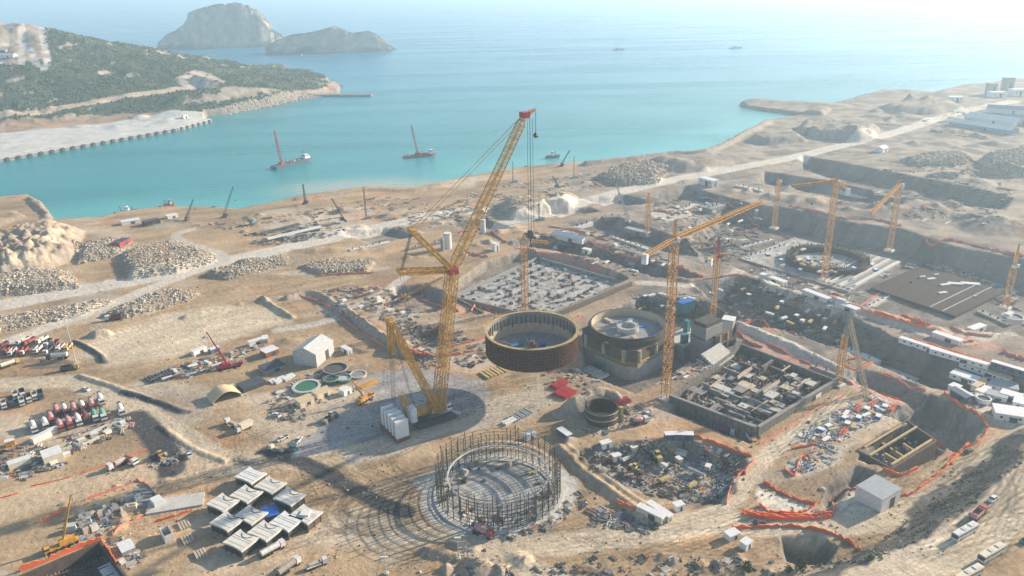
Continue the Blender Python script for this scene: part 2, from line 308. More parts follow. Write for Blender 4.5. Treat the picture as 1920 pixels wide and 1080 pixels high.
BERMS = [([(150, 705), (250, 738), (345, 772)], 1.3, 2.6), ([(540, 560), (590, 552), (660, 595), (720, 640), (760, 660)], 3, 5), ([(640, 575), (700, 620), (770, 665), (840, 668)], 2, 4), ([(0, 680), (60, 676), (140, 680)], 1.5, 4), ([(350, 595), (450, 572), (520, 560)], 2, 5),
    ([(140, 640), (180, 660), (195, 678)], 1.5, 2.6), ([(490, 560), (520, 580), (548, 595)], 2, 3), ([(300, 800), (360, 840), (420, 866)], .9, 2.6), ([(800, 1035), (870, 1052), (940, 1072)], 2, 4), ([(0, 655), (90, 640)], 2, 5), ([(1050, 842), (1100, 888), (1160, 935), (1212, 966)], 2.2, 4), ([(1066, 838), (1116, 882), (1176, 928), (1226, 958)], 1.6, 3),
    ([(1540, 960), (1600, 950), (1640, 962)], 1, 4), ([(1380, 610), (1480, 650), (1560, 690), (1600, 705)], 3, 7), ([(1400, 498), (1500, 540), (1640, 590), (1760, 622)], 3, 8), ([(1160, 480), (1300, 530), (1380, 520)], 2, 5), ([(480, 455), (600, 440), (650, 432)], 3, 5), ([(560, 450), (640, 438)], 3, 5)]
for q in BERMS: berm(*q)
berm([(1100, 309), (1190, 300), (1260, 291), (1320, 288), (1360, 272), (1400, 250), (1440, 230)], 5, 9); berm([(560, 374), (640, 364), (700, 357), (780, 357), (850, 343), (960, 323)], 2.5, 7)
# random spoil heaps over the busy zones
for poly, n, r0, r1, hh in (([(1260, 340), (1900, 300), (1900, 420), (1600, 400), (1400, 350)], 45, 6, 22, 3.5), ([(640, 420), (930, 370), (1000, 460), (700, 500)], 40, 4, 12, 2.5), ([(1300, 540), (1400, 520), (1660, 640), (1560, 660)], 40, 4, 12, 3), ([(1050, 820), (1390, 840), (1360, 940), (1150, 900)], 40, 2, 7, 2), ([(400, 450), (700, 400), (640, 360), (480, 400)], 20, 4, 14, 2), ([(1480, 240), (1700, 180), (1900, 260), (1800, 300)], 35, 8, 30, 5), ([(840, 1020), (1450, 1040), (1450, 1080), (840, 1090)], 24, 2, 7, 1.6), ([(0, 860), (350, 880), (330, 1050), (240, 1060)], 10, 2, 6, 1)):
    P = np.array(poly, float)
    for k in range(n):
        a, b, c = rng.dirichlet([1, 1, 1]) @ P[[0, 1, 2]], rng.dirichlet([1, 1, 1]) @ P[[0, 2, 3]], rng.random()
        q = a if c < .5 else b; r = rng.uniform(r0, r1); mound(q[0], q[1], r, r * rng.uniform(.5, .9), hh * rng.uniform(.4, 1.2), rng.uniform(0, 3))
# ---- shore: fall to the sea bed outside the land
t = np.clip((COAST + 2) / 9, 0, 1); inq = np.clip((COAST + 1) / 3, 0, 1)
Hh = np.where(COAST > 8, Hh, (Hh + 16) * sstep(t) ** .8 - 16)
# height lookup and ray casting on the finished ground
def hz(x, y):
    y = min(max(y, Y0), Y1 - 1); r = math.log(y / Y0) / KR; c = (x / y + TX) / (2 * TX) * (NC - 1)
    if not 0 <= c < NC - 1: return 0.0
    i, j = min(int(r), NR - 2), int(c); a, b = r - i, c - j
    return (Hh[i, j] * (1 - b) + Hh[i, j + 1] * b) * (1 - a) + (Hh[i + 1, j] * (1 - b) + Hh[i + 1, j + 1] * b) * a
def ON(u, v, dz=0.0):
    d = ray(u, v); t = (30 - CAM_H) / d[2] if v > 260 else 150.0; st = 2.0; lo = t
    while t < 6000:
        p = CP + d * t
        if p[2] <= max(hz(p[0], p[1]), SEA) : break
        lo = t; t += st; st = max(2.0, t * 0.004)
    for _ in range(14):
        m = (lo + t) / 2; p = CP + d * m
        if p[2] <= max(hz(p[0], p[1]), SEA): t = m
        else: lo = m
    p = CP + d * t; p[2] = max(hz(p[0], p[1]), SEA) + dz; return p
def head(a, b): p, q = ON(*a), ON(*b); return math.atan2(q[1] - p[1], q[0] - p[0])
# ================================================================== ground colours (surfaces, with a few shadows painted in)
SAND = np.array((.405, .285, .17)); ROAD = np.array((.63, .56, .465)); GREY = np.array((.185, .165, .145)); DARK = np.array((.13, .125, .125)); ASPH = np.array((.115, .135, .16)); CONC = np.array((.55, .52, .46)); ORNG = np.array((.50, .28, .15)); PALE = np.array((.62, .55, .44)); GRN = np.array((.085, .10, .05))
Cc = np.empty(X.shape + (3,)); Cc[:] = SAND
n1 = fbm(X / 60, Y / 60, 81, 5)[..., None]; n2 = fbm(X / 14, Y / 14, 82, 5)[..., None]; n3 = fbm((X * .9 + Y * .45) / 60, (Y * .9 - X * .45) / 5, 83, 4)[..., None]
Cc *= 1 + .26 * n1 + .24 * n2 + .26 * n3
Cc += (np.array((.27, .185, .12)) - Cc) * np.clip(fbm(X / 45, Y / 30, 79, 5)[..., None] * 2.2 - .35, 0, .75)
Cc += (ORNG - SAND) * np.clip(fbm(X / 35, Y / 35, 84, 4)[..., None] * 1.5 - .2, 0, .7)
Cc += (PALE - SAND) * np.clip(fbm(X / 50, Y / 28, 85, 5)[..., None] * 1.7 - .2, 0, .45)
# the right and far parts of the site are greyer
gx = sstep((X / Y * 1.0 + 0.02 + .12 * fbm(X / 90, Y / 90, 86)) / .25) * sstep((Y - 300) / 130)
Cc += (np.array((.285, .235, .19)) * (1 + .4 * n2 + .3 * n3) - Cc) * (gx * .85)[..., None]
# mottled spoil, slurry and rusty patches over the right-hand works
pt = fbm(X / 16, Y / 16, 96, 5)[..., None] * gx[..., None]; Cc += (np.array((.15, .14, .135)) - Cc) * np.clip(pt * 2.6 - .25, 0, .8); Cc += (np.array((.46, .39, .31)) - Cc) * np.clip(-pt * 2.4 - .35, 0, .6)
pt = fbm(X / 11, Y / 11, 97, 4)[..., None] * gx[..., None]; Cc += (np.array((.42, .22, .14)) - Cc) * np.clip(pt * 2.2 - .6, 0, .6)
def paint(poly, col, soft=2.0, amt=1.0, warp=1.0, jit=.12):
    s, d = sdf(poly, soft, warp)
    if s is None: return
    a = (np.clip(d / soft + .5, 0, 1) * amt)[..., None]; Cc[s] += (np.asarray(col) * (1 + jit * n2[s] * 1.5 + jit * n3[s]) - Cc[s]) * a
def ppx(pts, col, **k): paint([ON(u, v)[:2] for u, v in pts], col, **k)
def line(pts, wd, col, soft=2.0, amt=1.0, flat=False, tracks=True):
    p = np.array(catmull([ON(u, v)[:2] for u, v in pts])); s, d, _ = ldist(p, wd + soft, .7)
    if s is None: return
    a = (np.clip((wd / 2 - d) / soft + .5, 0, 1) * amt)[..., None]; c = np.asarray(col) * (1 + .14 * n2[s])
    if tracks: c = c * (1 - .14 * (np.abs(np.sin(d * 1.9 + 2 * n2[s][..., 0])) > .8)[..., None])
    Cc[s] += (c - Cc[s]) * a
# steep ground shows broken rock and grey spoil
gy, gx2 = np.gradient(Hh); slope = np.hypot(gx2 / (Y * (2 * TX / (NC - 1))), gy / (Y * KR))
rk = np.clip(slope * 1.6 - .35 + .3 * fbm(X / 5, Y / 5, 87), 0, 1)[..., None] * (COAST > -3)[..., None]
Cc += (np.array((.36, .31, .26)) * (1 + .35 * fbm(X / 3, Y / 3, 88)[..., None]) - Cc) * rk * .8
for p, dp, sl in PITS: paint(px(p), GREY * (1 + .2 * random.uniform(-1, 1)), soft=3, amt=.7, jit=.5)
# hill: scrub soil, bare cuttings, road
hill = (COAST > 1) & (X / Y < -.22) & (Y > 1150) & (Hh > 6 + 3 * fbm(X / 30, Y / 30, 90))
Cc = np.where(hill[..., None], np.array((.10, .108, .055)) * (1 + .25 * n2), Cc)
cliff = hill & (slope > .62 + .2 * fbm(X / 20, Y / 20, 91)); Cc = np.where(cliff[..., None], np.array((.34, .28, .22)) * (1 + .7 * fbm(X / 8, Y / 8, 92)[..., None]), Cc)
ppx([(-60, 42), (60, 42), (92, 52), (80, 75), (60, 90), (85, 112), (40, 118), (-60, 125)], (.42, .325, .24), soft=10, jit=.0); ppx([(20, 88), (75, 80), (82, 105), (55, 112), (15, 108)], (.48, .32, .20), soft=10, jit=.0)
line([(-40, 62), (40, 52), (82, 50), (80, 62), (40, 78), (-40, 86)], 14, (.62, .55, .48)); line([(-40, 228), (60, 211), (140, 197), (230, 181), (300, 172), (365, 165)], 24, (.60, .47, .34)); line([(0, 219), (120, 200), (200, 185)], 16, (.5, .36, .25), amt=.8)
ppx([(-60, 232), (150, 222), (310, 207), (345, 216), (200, 232), (-60, 250)], (.42, .27, .17), soft=12, amt=.85); ppx([(330, 146), (365, 130), (400, 140), (425, 155), (385, 165), (345, 166)], (.46, .38, .31), soft=8, jit=.4)
quay = [(-500, 378), (0, 301), (200, 266), (330, 243), (390, 227), (386, 218), (330, 216), (150, 237), (0, 250), (-500, 290)]
paint(px(quay), (.58, .55, .49), soft=2, warp=.1)
ppx([(372, 219), (430, 215), (500, 201), (560, 187), (575, 183), (560, 181), (500, 195), (430, 208)], (.46, .38, .30), soft=4, jit=.4)
# site roads and yards
for pts, wd in (([(-60, 588), (0, 573), (150, 545), (300, 512), (420, 490), (520, 469), (700, 428), (850, 398), (900, 392)], 23), ([(940, 424), (1010, 402), (1130, 373), (1250, 340), (1400, 311), (1480, 296), (1650, 256), (1760, 222), (1820, 206), (1900, 190)], 21), ([(-60, 660), (0, 645), (130, 600), (200, 574), (290, 538), (400, 495)], 13), ([(-60, 725), (60, 718), (140, 716), (220, 750), (310, 800), (400, 855), (460, 872)], 15), ([(2000, 760), (1900, 820), (1800, 900), (1700, 958), (1560, 988), (1400, 985), (1300, 985), (1150, 1008), (980, 1022), (860, 1000)], 13), ([(2060, 850), (1930, 930), (1850, 990), (1740, 1050), (1600, 1090)], 18), ([(1200, 978), (1330, 965), (1380, 930), (1420, 870), (1500, 810), (1580, 750)], 9), ([(1200, 530), (1330, 545), (1420, 500), (1500, 470)], 9), ([(1380, 605), (1470, 640), (1560, 690), (1640, 740)], 10), ([(1640, 545), (1720, 500), (1760, 480), (1900, 520)], 8), ([(330, 455), (400, 470), (420, 488)], 9), ([(870, 1010), (960, 1050), (1050, 1085)], 10), ([(360, 430), (330, 445), (420, 480)], 9), ([(1600, 580), (1700, 610), (1820, 640), (1900, 600)], 9), ([(520, 620), (620, 600), (700, 560), (760, 520)], 8)):
    near = min(ON(*q)[1] for q in pts) < 300; line(pts, wd, np.array((.56, .455, .325)) if near else ROAD * (1.0 if wd > 10 else .85))
ppx([(160, 640), (300, 590), (420, 572), (520, 575), (545, 600), (430, 640), (330, 668), (200, 690)], np.array((.58, .47, .33)), soft=8)
ppx([(-40, 930), (100, 895), (420, 845), (640, 820), (800, 812), (820, 850), (600, 880), (330, 900), (250, 915), (-40, 990)], np.array((.54, .41, .27)), soft=6, amt=.8)
line([(252, 783), (285, 810), (310, 850), (322, 880)], 13, DARK * .6, tracks=False); line([(500, 845), (560, 865), (640, 905), (700, 938), (762, 962)], 9, DARK * .62, amt=1.0, tracks=False); line([(230, 735), (290, 750), (350, 772)], 4.5, DARK * .7, amt=1, tracks=False); line([(140, 640), (180, 660), (195, 678)], 4, DARK * .8, tracks=False); line([(60, 690), (140, 686)], 2.5, DARK, tracks=False); line([(440, 862), (480, 870), (520, 858)], 3, DARK, tracks=False); ppx([(20, 470), (112, 422), (160, 440), (100, 505), (0, 520)], np.array((.46, .37, .265)), soft=4, jit=.5)  # dark strips along the berms: ditch and berm shadow painted in
ppx([(545, 862), (560, 830), (600, 800), (590, 770), (640, 735), (700, 700), (780, 690), (850, 700), (905, 712), (922, 738), (905, 765), (870, 780), (720, 820)], np.array((.33, .32, .31)), soft=2, amt=.9)  # outline of the hanging ring's shadow painted as darker ground
ppx([(640, 850), (880, 778), (925, 745), (1010, 715), (1070, 745), (985, 790), (840, 815), (660, 880)], np.array((.47, .42, .35)), soft=5, amt=.7)
ctr = G(935, 922)[:2]; th = np.linspace(0, 6.283, 40)[:-1]
paint(np.stack([ctr[0] + 33 * np.cos(th), ctr[1] + 30 * np.sin(th)], 1), CONC * .95, soft=2, warp=.6); ppx([(770, 900), (830, 880), (1080, 895), (1085, 930), (1000, 985), (930, 1012), (850, 985)], CONC, soft=3, amt=.8)
for k in range(6):   # rail shadow arcs painted dark left of the scaffold ring
    c = G(690 + 9 * k + random.uniform(-10, 10), 955 + random.uniform(-15, 15))[:2]; r = random.uniform(9, 24); a0 = random.uniform(2.2, 3.4); th = np.linspace(a0, a0 + random.uniform(1.5, 3.4), 16)
    p = np.stack([c[0] + r * np.cos(th), c[1] + r * np.sin(th) * .8], 1); s, d, _ = ldist(p, 3, .3)
    if s is not None: Cc[s] *= (1 - .38 * np.clip(1.0 - np.abs(d - .6), 0, 1))[..., None]
for pts, w_, c_ in (([(1450, 530), (1520, 548), (1600, 578), (1660, 592)], 7, (.62, .30, .19)), ([(1390, 500), (1450, 520), (1560, 560), (1610, 580)], 5, (.7, .33, .2)), ([(1630, 580), (1720, 605), (1860, 650)], 9, (.60, .30, .2)), ([(1430, 650), (1500, 680), (1600, 720), (1680, 750)], 8, (.52, .27, .19)), ([(980, 465), (1060, 485), (1130, 512)], 7, (.60, .35, .27)), ([(1060, 500), (1110, 520), (1150, 515)], 7, (.62, .38, .3)), ([(640, 590), (700, 600), (800, 660)], 5, (.58, .36, .26)), ([(860, 585), (900, 580), (940, 590)], 8, (.62, .33, .22))):
    line(pts, w_, c_, amt=.75, tracks=False)
ppx([(1425, 915), (1530, 950), (1515, 962), (1430, 960), (1420, 930)], PALE * 1.02, soft=2); ppx([(1570, 960), (1580, 935), (1630, 915), (1680, 925), (1660, 955), (1600, 972)], PALE, soft=2, amt=.9)
ppx([(1470, 870), (1540, 840), (1600, 830), (1570, 870), (1490, 900)], PALE * .95, soft=3, amt=.8); ppx([(1480, 820), (1560, 780), (1660, 750), (1690, 780), (1600, 815), (1520, 845)], np.array((.48, .43, .37)), soft=4, amt=.8)
for pts in ([(1790, 700), (1920, 740), (1960, 790), (1860, 790), (1800, 745)], [(1400, 510), (1560, 560), (1620, 590), (1560, 592), (1440, 545)], [(1020, 500), (1120, 510), (1150, 525), (1060, 540)], [(1210, 400), (1290, 395), (1310, 410), (1240, 415)], [(1270, 370), (1350, 375), (1330, 390)], [(1900, 590), (1850, 620), (1790, 640), (1870, 600)], [(290, 930), (360, 935), (362, 955), (280, 960)]): ppx(pts, PALE * .95, soft=3, amt=.8)
ppx([(505, 745), (540, 730), (700, 720), (700, 760), (560, 800), (480, 790)], np.array((.55, .43, .29)), soft=5, amt=.6)
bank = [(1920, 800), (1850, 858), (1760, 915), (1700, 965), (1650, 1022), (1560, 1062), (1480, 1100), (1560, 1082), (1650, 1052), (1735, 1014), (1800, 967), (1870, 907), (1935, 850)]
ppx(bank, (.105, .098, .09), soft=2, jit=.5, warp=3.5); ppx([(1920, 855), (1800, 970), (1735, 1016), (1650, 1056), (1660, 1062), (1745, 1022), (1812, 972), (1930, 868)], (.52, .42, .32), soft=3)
# wheel tracks
RT = random.Random(33)
for zone, hd, n in (([(20, 560), (520, 560), (540, 690), (0, 720)], .62, 60), ([(0, 880), (620, 830), (640, 1060), (300, 1070)], .45, 70), ([(420, 750), (700, 720), (1000, 720), (1000, 790), (500, 900)], .5, 70), ([(620, 880), (820, 880), (980, 1010), (600, 1070)], 2.6, 50), ([(900, 1000), (1400, 960), (1450, 1070), (850, 1075)], .2, 60), ([(1400, 960), (1760, 900), (1920, 800), (1920, 850), (1600, 1000)], .55, 50), ([(1600, 1080), (1760, 1010), (1920, 900), (1920, 1080)], .55, 50), ([(1360, 880), (1560, 740), (1620, 740), (1420, 900)], .75, 26), ([(300, 440), (900, 400), (900, 440), (300, 560)], .5, 40), ([(1100, 330), (1800, 210), (1900, 230), (1300, 360)], .75, 40)):
    Pz = np.array(zone, float)
    for k in range(n):
        w4 = rng.dirichlet([1] * len(Pz)); q = ON(*(w4 @ Pz))[:2]; a = hd + RT.gauss(0, .22) + (math.pi / 2 if RT.random() < .08 else 0); cv = RT.gauss(0, .006); pts = []; L_ = RT.uniform(25, 110); p = q.copy()
        for j in range(12): pts.append(p.copy()); a += cv * L_ / 11; p = p + np.array([math.cos(a), math.sin(a)]) * L_ / 11
        s, d, _ = ldist(np.array(pts), 3.5, .25)
        if s is None: continue
        amt = RT.choice((-.30, -.24, -.18, .16, .22)); wt = np.clip(1.1 - np.abs(d - 1.1) / .55, 0, 1) * (.5 + .8 * vnoise(X[s] / 9, Y[s] / 9, k)); Cc[s] *= (1 + amt * wt)[..., None]
# shore rocks and wet edge
ed = (1 - np.clip((np.abs(COAST - 3) - 1) / 5, 0, 1))[..., None]; Cc += (np.array((.24, .20, .17)) * (1 + .4 * fbm(X / 3, Y / 3, 93)[..., None]) - Cc) * ed * .85
Cc = np.clip(Cc, .02, .85)
# ---- mesh
def grid_mesh(name, X, Y, Z, C, m, keep=None):
    nr, nc = X.shape; me = bpy.data.meshes.new(name); idx = np.arange(nr * nc).reshape(nr, nc)
    f = np.stack([idx[:-1, :-1], idx[:-1, 1:], idx[1:, 1:], idx[1:, :-1]], -1).reshape(-1, 4)
    if keep is not None:
        k = keep[:-1, :-1] | keep[:-1, 1:] | keep[1:, 1:] | keep[1:, :-1]; f = f[k.ravel()]; used = np.unique(f); mp = np.full(nr * nc, -1); mp[used] = np.arange(len(used)); f = mp[f]
    else: used = np.arange(nr * nc)
    co = np.stack([X, Y, Z], -1).reshape(-1, 3)[used].astype(np.float32); me.vertices.add(len(co)); me.vertices.foreach_set("co", co.ravel())
    me.loops.add(len(f) * 4); me.loops.foreach_set("vertex_index", f.ravel().astype(np.int32)); me.polygons.add(len(f))
    me.polygons.foreach_set("loop_start", np.arange(0, len(f) * 4, 4, dtype=np.int32)); me.polygons.foreach_set("loop_total", np.full(len(f), 4, np.int32)); me.polygons.foreach_set("use_smooth", np.ones(len(f), bool)); me.update(calc_edges=True)
    a = me.color_attributes.new("Col", 'FLOAT_COLOR', 'POINT'); c = np.concatenate([C.reshape(-1, 3), np.ones((nr * nc, 1))], 1)[used].astype(np.float32); a.data.foreach_set("color", c.ravel())
    me.materials.append(m); o = bpy.data.objects.new(name, me); COL.objects.link(o); return o
gm = mat("ground_soil", None, rough=.95, var=.22, scale=.35, bump=.9, attr=True, spec=.1)
# finer pebbly noise on top of the soil
n = gm.node_tree.nodes; L = gm.node_tree.links.new; b = n["Principled BSDF"]; src = b.inputs["Base Color"].links[0].from_socket
tcn = n.new("ShaderNodeTexCoord"); nz = n.new("ShaderNodeTexNoise"); nz.inputs["Scale"].default_value = 1.6; nz.inputs["Detail"].default_value = 5; nz.inputs["Roughness"].default_value = .8; L(tcn.outputs["Object"], nz.inputs["Vector"])
mr = n.new("ShaderNodeMapRange"); mr.inputs[1].default_value = .3; mr.inputs[2].default_value = .7; mr.inputs[3].default_value = .76; mr.inputs[4].default_value = 1.2; L(nz.outputs[0], mr.inputs[0])
mx = n.new("ShaderNodeMix"); mx.data_type = 'RGBA'; mx.blend_type = 'MULTIPLY'; mx.inputs[0].default_value = 1; L(src, mx.inputs[6]); L(mr.outputs[0], mx.inputs[7]); L(mx.outputs[2], b.inputs["Base Color"])
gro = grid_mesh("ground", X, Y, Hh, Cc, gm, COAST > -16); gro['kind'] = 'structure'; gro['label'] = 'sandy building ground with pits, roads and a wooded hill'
# ================================================================== sea
def sea_sheet():
    nr, nc = 260, 240; ys = np.concatenate([[-400, 60], 120 * np.exp(np.linspace(0, math.log(23000 / 120), nr - 2))]); t = np.linspace(-1, 1, nc)
    y = np.repeat(ys[:, None], nc, 1); x = t[None, :] * (np.maximum(y, 300) * 1.15 + 300); x = np.clip(x, -15500, 15500)
    c = np.empty(x.shape + (3,)); c[:] = (.018, .23, .24)
    far = sstep((y - 900) / 1600)[..., None]; c += (np.array((.012, .18, .295)) - c) * far
    # shallow, silty water along the site's shore
    ii = np.clip((np.log(np.clip(y, Y0, Y1 - 1) / Y0) / KR).astype(int), 0, NR - 1); jj = np.clip(((x / np.maximum(y, 1) + TX) / (2 * TX) * (NC - 1)).astype(int), 0, NC - 1)
    kp = (COAST[ii, jj] < 60) | (y > Y1 - 20) | (y < Y0 + 20) | (np.abs(x) > np.maximum(y, 1) * TX)
    return x, y, c, kp
xs, ys_, cs, kp = sea_sheet()
d2 = np.full(xs.shape, 1e9)
for k in range(6, 26):
    a = G(*site_px[k], SEA)[:2]; b_ = G(*site_px[k + 1], SEA)[:2]; e = b_ - a; t_ = np.clip(((xs - a[0]) * e[0] + (ys_ - a[1]) * e[1]) / (e @ e), 0, 1); d2 = np.minimum(d2, np.hypot(xs - a[0] - t_ * e[0], ys_ - a[1] - t_ * e[1]))
wq = fbm(xs / 60, ys_ / 60, 95, 4); sh = sstep(1 - (d2 + 25 * wq) / 120)[..., None]; cs += (np.array((.08, .37, .36)) - cs) * sh * .9
sh2 = sstep(1 - np.hypot((xs - G(690, 352, SEA)[0]) / 150, (ys_ - G(690, 352, SEA)[1]) / 60) + .3 * wq)[..., None]; cs += (np.array((.36, .40, .32)) - cs) * np.clip(sh2 * 1.2, 0, .85)
wm = bpy.data.materials.new("sea_water"); wm.use_nodes = True; n = wm.node_tree.nodes; L = wm.node_tree.links.new; b = n["Principled BSDF"]
b.inputs["Roughness"].default_value = .22; b.inputs["IOR"].default_value = 1.33; b.inputs["Specular IOR Level"].default_value = .5
va = n.new("ShaderNodeVertexColor"); va.layer_name = "Col"; tcn = n.new("ShaderNodeTexCoord")
mp = n.new("ShaderNodeMapping"); mp.inputs["Scale"].default_value = (.0016, .007, 1); mp.inputs["Rotation"].default_value = (0, 0, .12); L(tcn.outputs["Object"], mp.inputs[0])
nz = n.new("ShaderNodeTexNoise"); nz.inputs["Scale"].default_value = 1; nz.inputs["Detail"].default_value = 7; nz.inputs["Roughness"].default_value = .6; nz.inputs["Distortion"].default_value = .6; L(mp.outputs[0], nz.inputs["Vector"])
mr = n.new("ShaderNodeMapRange"); mr.inputs[1].default_value = .35; mr.inputs[2].default_value = .68; mr.inputs[3].default_value = .88; mr.inputs[4].default_value = 1.18; L(nz.outputs[0], mr.inputs[0])
mx = n.new("ShaderNodeMix"); mx.data_type = 'RGBA'; mx.blend_type = 'MULTIPLY'; mx.inputs[0].default_value = 1; L(va.outputs[0], mx.inputs[6]); L(mr.outputs[0], mx.inputs[7]); L(mx.outputs[2], b.inputs["Base Color"])
mr2 = n.new("ShaderNodeMapRange"); mr2.inputs[1].default_value = .35; mr2.inputs[2].default_value = .65; mr2.inputs[3].default_value = .30; mr2.inputs[4].default_value = .21; L(nz.outputs[0], mr2.inputs[0]); L(mr2.outputs[0], b.inputs["Roughness"])
mp2 = n.new("ShaderNodeMapping"); mp2.inputs["Scale"].default_value = (.05, .16, 1); mp2.inputs["Rotation"].default_value = (0, 0, .2); L(tcn.outputs["Object"], mp2.inputs[0])
nz2 = n.new("ShaderNodeTexNoise"); nz2.inputs["Scale"].default_value = 1; nz2.inputs["Detail"].default_value = 6; nz2.inputs["Roughness"].default_value = .7; L(mp2.outputs[0], nz2.inputs["Vector"])
bp = n.new("ShaderNodeBump"); bp.inputs["Strength"].default_value = .5; bp.inputs["Distance"].default_value = 1.2; L(nz2.outputs[0], bp.inputs["Height"]); L(bp.outputs[0], b.inputs["Normal"])
sea = grid_mesh("sea", xs, ys_, np.full(xs.shape, SEA), cs, wm, kp); sea['kind'] = 'structure'; sea['label'] = 'turquoise sea of the bay, silty along the shore'
# ================================================================== islands, breakwater, ships
mat("rock_face", None, rough=.95, var=.35, scale=.03, bump=3, attr=True, spec=.1)
mat("white_paint", (.74, .73, .70), rough=.6, var=.15); mat("black_steel", (.03, .03, .035), rough=.6); mat("dark_steel", (.075, .075, .08), rough=.6); mat("grey_steel", (.28, .29, .30), rough=.55)
mat("crane_yellow", (.60, .31, .06), rough=.6, var=.4, scale=.25); mat("crane_orange", (.56, .29, .09), rough=.65, var=.4, scale=.25); mat("crane_red", (.42, .045, .05), rough=.5); mat("blue_paint", (.05, .16, .42), rough=.6); mat("teal_paint", (.05, .20, .20), rough=.6)
mat("hull_blue_grey", (.10, .13, .19), rough=.6); mat("hull_rust", (.28, .10, .07), rough=.75, var=.4); mat("rope", (.05, .05, .055), rough=.8); mat("pale_steel", (.46, .46, .44), rough=.6); mat("concrete", (.50, .48, .43), rough=.9, var=.2, bump=.03); mat("concrete_dark", (.27, .265, .26), rough=.9, var=.25); mat("glass", (.03, .045, .06), rough=.15, spec=.6)
def island(name, label, sky, base_v, y0, depth):
    us = np.array([q[0] for q in sky], float); vs = np.array([q[1] for q in sky], float); n, m = 170, 70; u = np.linspace(us[0], us[-1], n); v = np.interp(u, us, vs)
    yr_ = y0 + depth * .22; zs = np.array([max(0, at_y(a, b, yr_)[2] - SEA) for a, b in zip(u, v)]); xr = np.array([at_y(a, b, yr_)[0] for a, b in zip(u, v)])
    k = np.ones(3) / 3; t = np.linspace(0, 1, m); X_ = np.repeat(xr[None, :], m, 0); wdt = np.sqrt(np.clip(np.sin(np.pi * np.linspace(0, 1, n)), 0, 1)) * .5 + .5
    Y_ = y0 + (1 - wdt)[None, :] * depth * .35 + t[:, None] * depth * wdt[None, :]
    f = np.clip(np.minimum(t / .24, (1 - t) / .6), 0, 1)[:, None] + .24 * fbm(X_ / 110, Y_ / 110, 7, 5) + .20 * fbm(X_ / 34, Y_ / 260, 8, 5)
    f = np.where(f < .45, f * .6, .27 + (f - .45) * 2.2); f = np.clip(f, 0, 1); e = np.clip(np.minimum(t / .08, (1 - t) / .08), 0, 1)[:, None]
    Z_ = SEA - 2 + (zs[None, :] + 2) * f * e * (1 + .14 * fbm(X_ / 28, Y_ / 40, 9, 5)); Z_ = Z_ + (40 * fbm(X_ / 42, Y_ / 60, 15, 5) + 26 * np.abs(fbm(X_ / 22, Y_ / 90, 16, 4))) * f * e * (1 - .55 * f); Z_ = np.minimum(Z_, SEA + zs[None, :] * 1.02)
    gy, gx = np.gradient(Z_); st = np.clip(np.hypot(gx / 4, gy / (depth / m)) * .7 - .42 + 1.1 * fbm(X_ / 45, Y_ / 45, 12), 0, 1)[..., None]
    C_ = np.array((.06, .066, .045)) * (1 + .3 * fbm(X_ / 30, Y_ / 30, 13)[..., None]) * (1 - st) + np.array((.46, .365, .275)) * st * (1 + .6 * fbm(X_ / 20, Z_ / 12, 14)[..., None])
    o = grid_mesh(name, X_, Y_, Z_, C_, MATS["rock_face"]); o.data.polygons.foreach_set('use_smooth', np.zeros(len(o.data.polygons), bool)); o['kind'] = 'structure'; o['label'] = label; o['category'] = 'island'; return o
island("island", "steep bare rock island with a cliffed summit far out in the bay", [(293, 83), (300, 76), (312, 66), (330, 58), (345, 46), (351, 38), (356, 25), (375, 17), (400, 10), (425, 7), (450, 10), (470, 18), (485, 36), (498, 52), (512, 62), (522, 70), (530, 80)], 85, 3120, 300)
island("island", "low dark wooded island beside the tall rock island", [(496, 90), (520, 75), (545, 66), (580, 62), (600, 57), (622, 51), (640, 58), (655, 64), (685, 60), (700, 66), (715, 78), (730, 89), (739, 98)], 97, 2740, 200)
# stone breakwater
def rubble_wall(name, label, a, b, wd, hgt, n, col):
    m = MB(); p, q = G(*a, SEA), G(*b, SEA); d = (q - p)[:2]; rz = math.atan2(d[1], d[0]); L_ = np.hypot(*d); c = (p + q) / 2
    m.box((c[0], c[1], SEA - 4), (L_, wd, hgt + 4), rz, col, top=(1, .6))
    for k in range(n): t = random.random(); o = random.choice((-1, 1)) * wd * random.uniform(.3, .55); m.rock((p[0] + d[0] * t - math.sin(rz) * o, p[1] + d[1] * t + math.cos(rz) * o, SEA + random.uniform(0, hgt * .7)), random.uniform(1.2, 2.4), [x * random.uniform(.7, 1.3) for x in col])
    r = thing(name, label, "breakwater", c); m.build("rubble_mound", "rock_face", r); return r
rubble_wall("breakwater", "low grey stone breakwater running out from the wooded headland", (575, 181), (697, 180), 12, 4, 260, (.33, .29, .26))
rk_ = MB()
for k in range(240): t = random.random(); p = G(577 + 58 * t, 170 - 8 * t, SEA); rk_.rock((p[0] + random.gauss(0, 5), p[1] + random.gauss(0, 7), SEA + random.uniform(-1, 1.5 + 3 * math.sin(t * 9) ** 2)), random.uniform(2, 5), [x * random.uniform(.6, 1.2) for x in (.2, .18, .15)])
tag(rk_.build("rock_islet", "rock_face"), "dark jagged rock reef just beyond the headland tip", "rock")
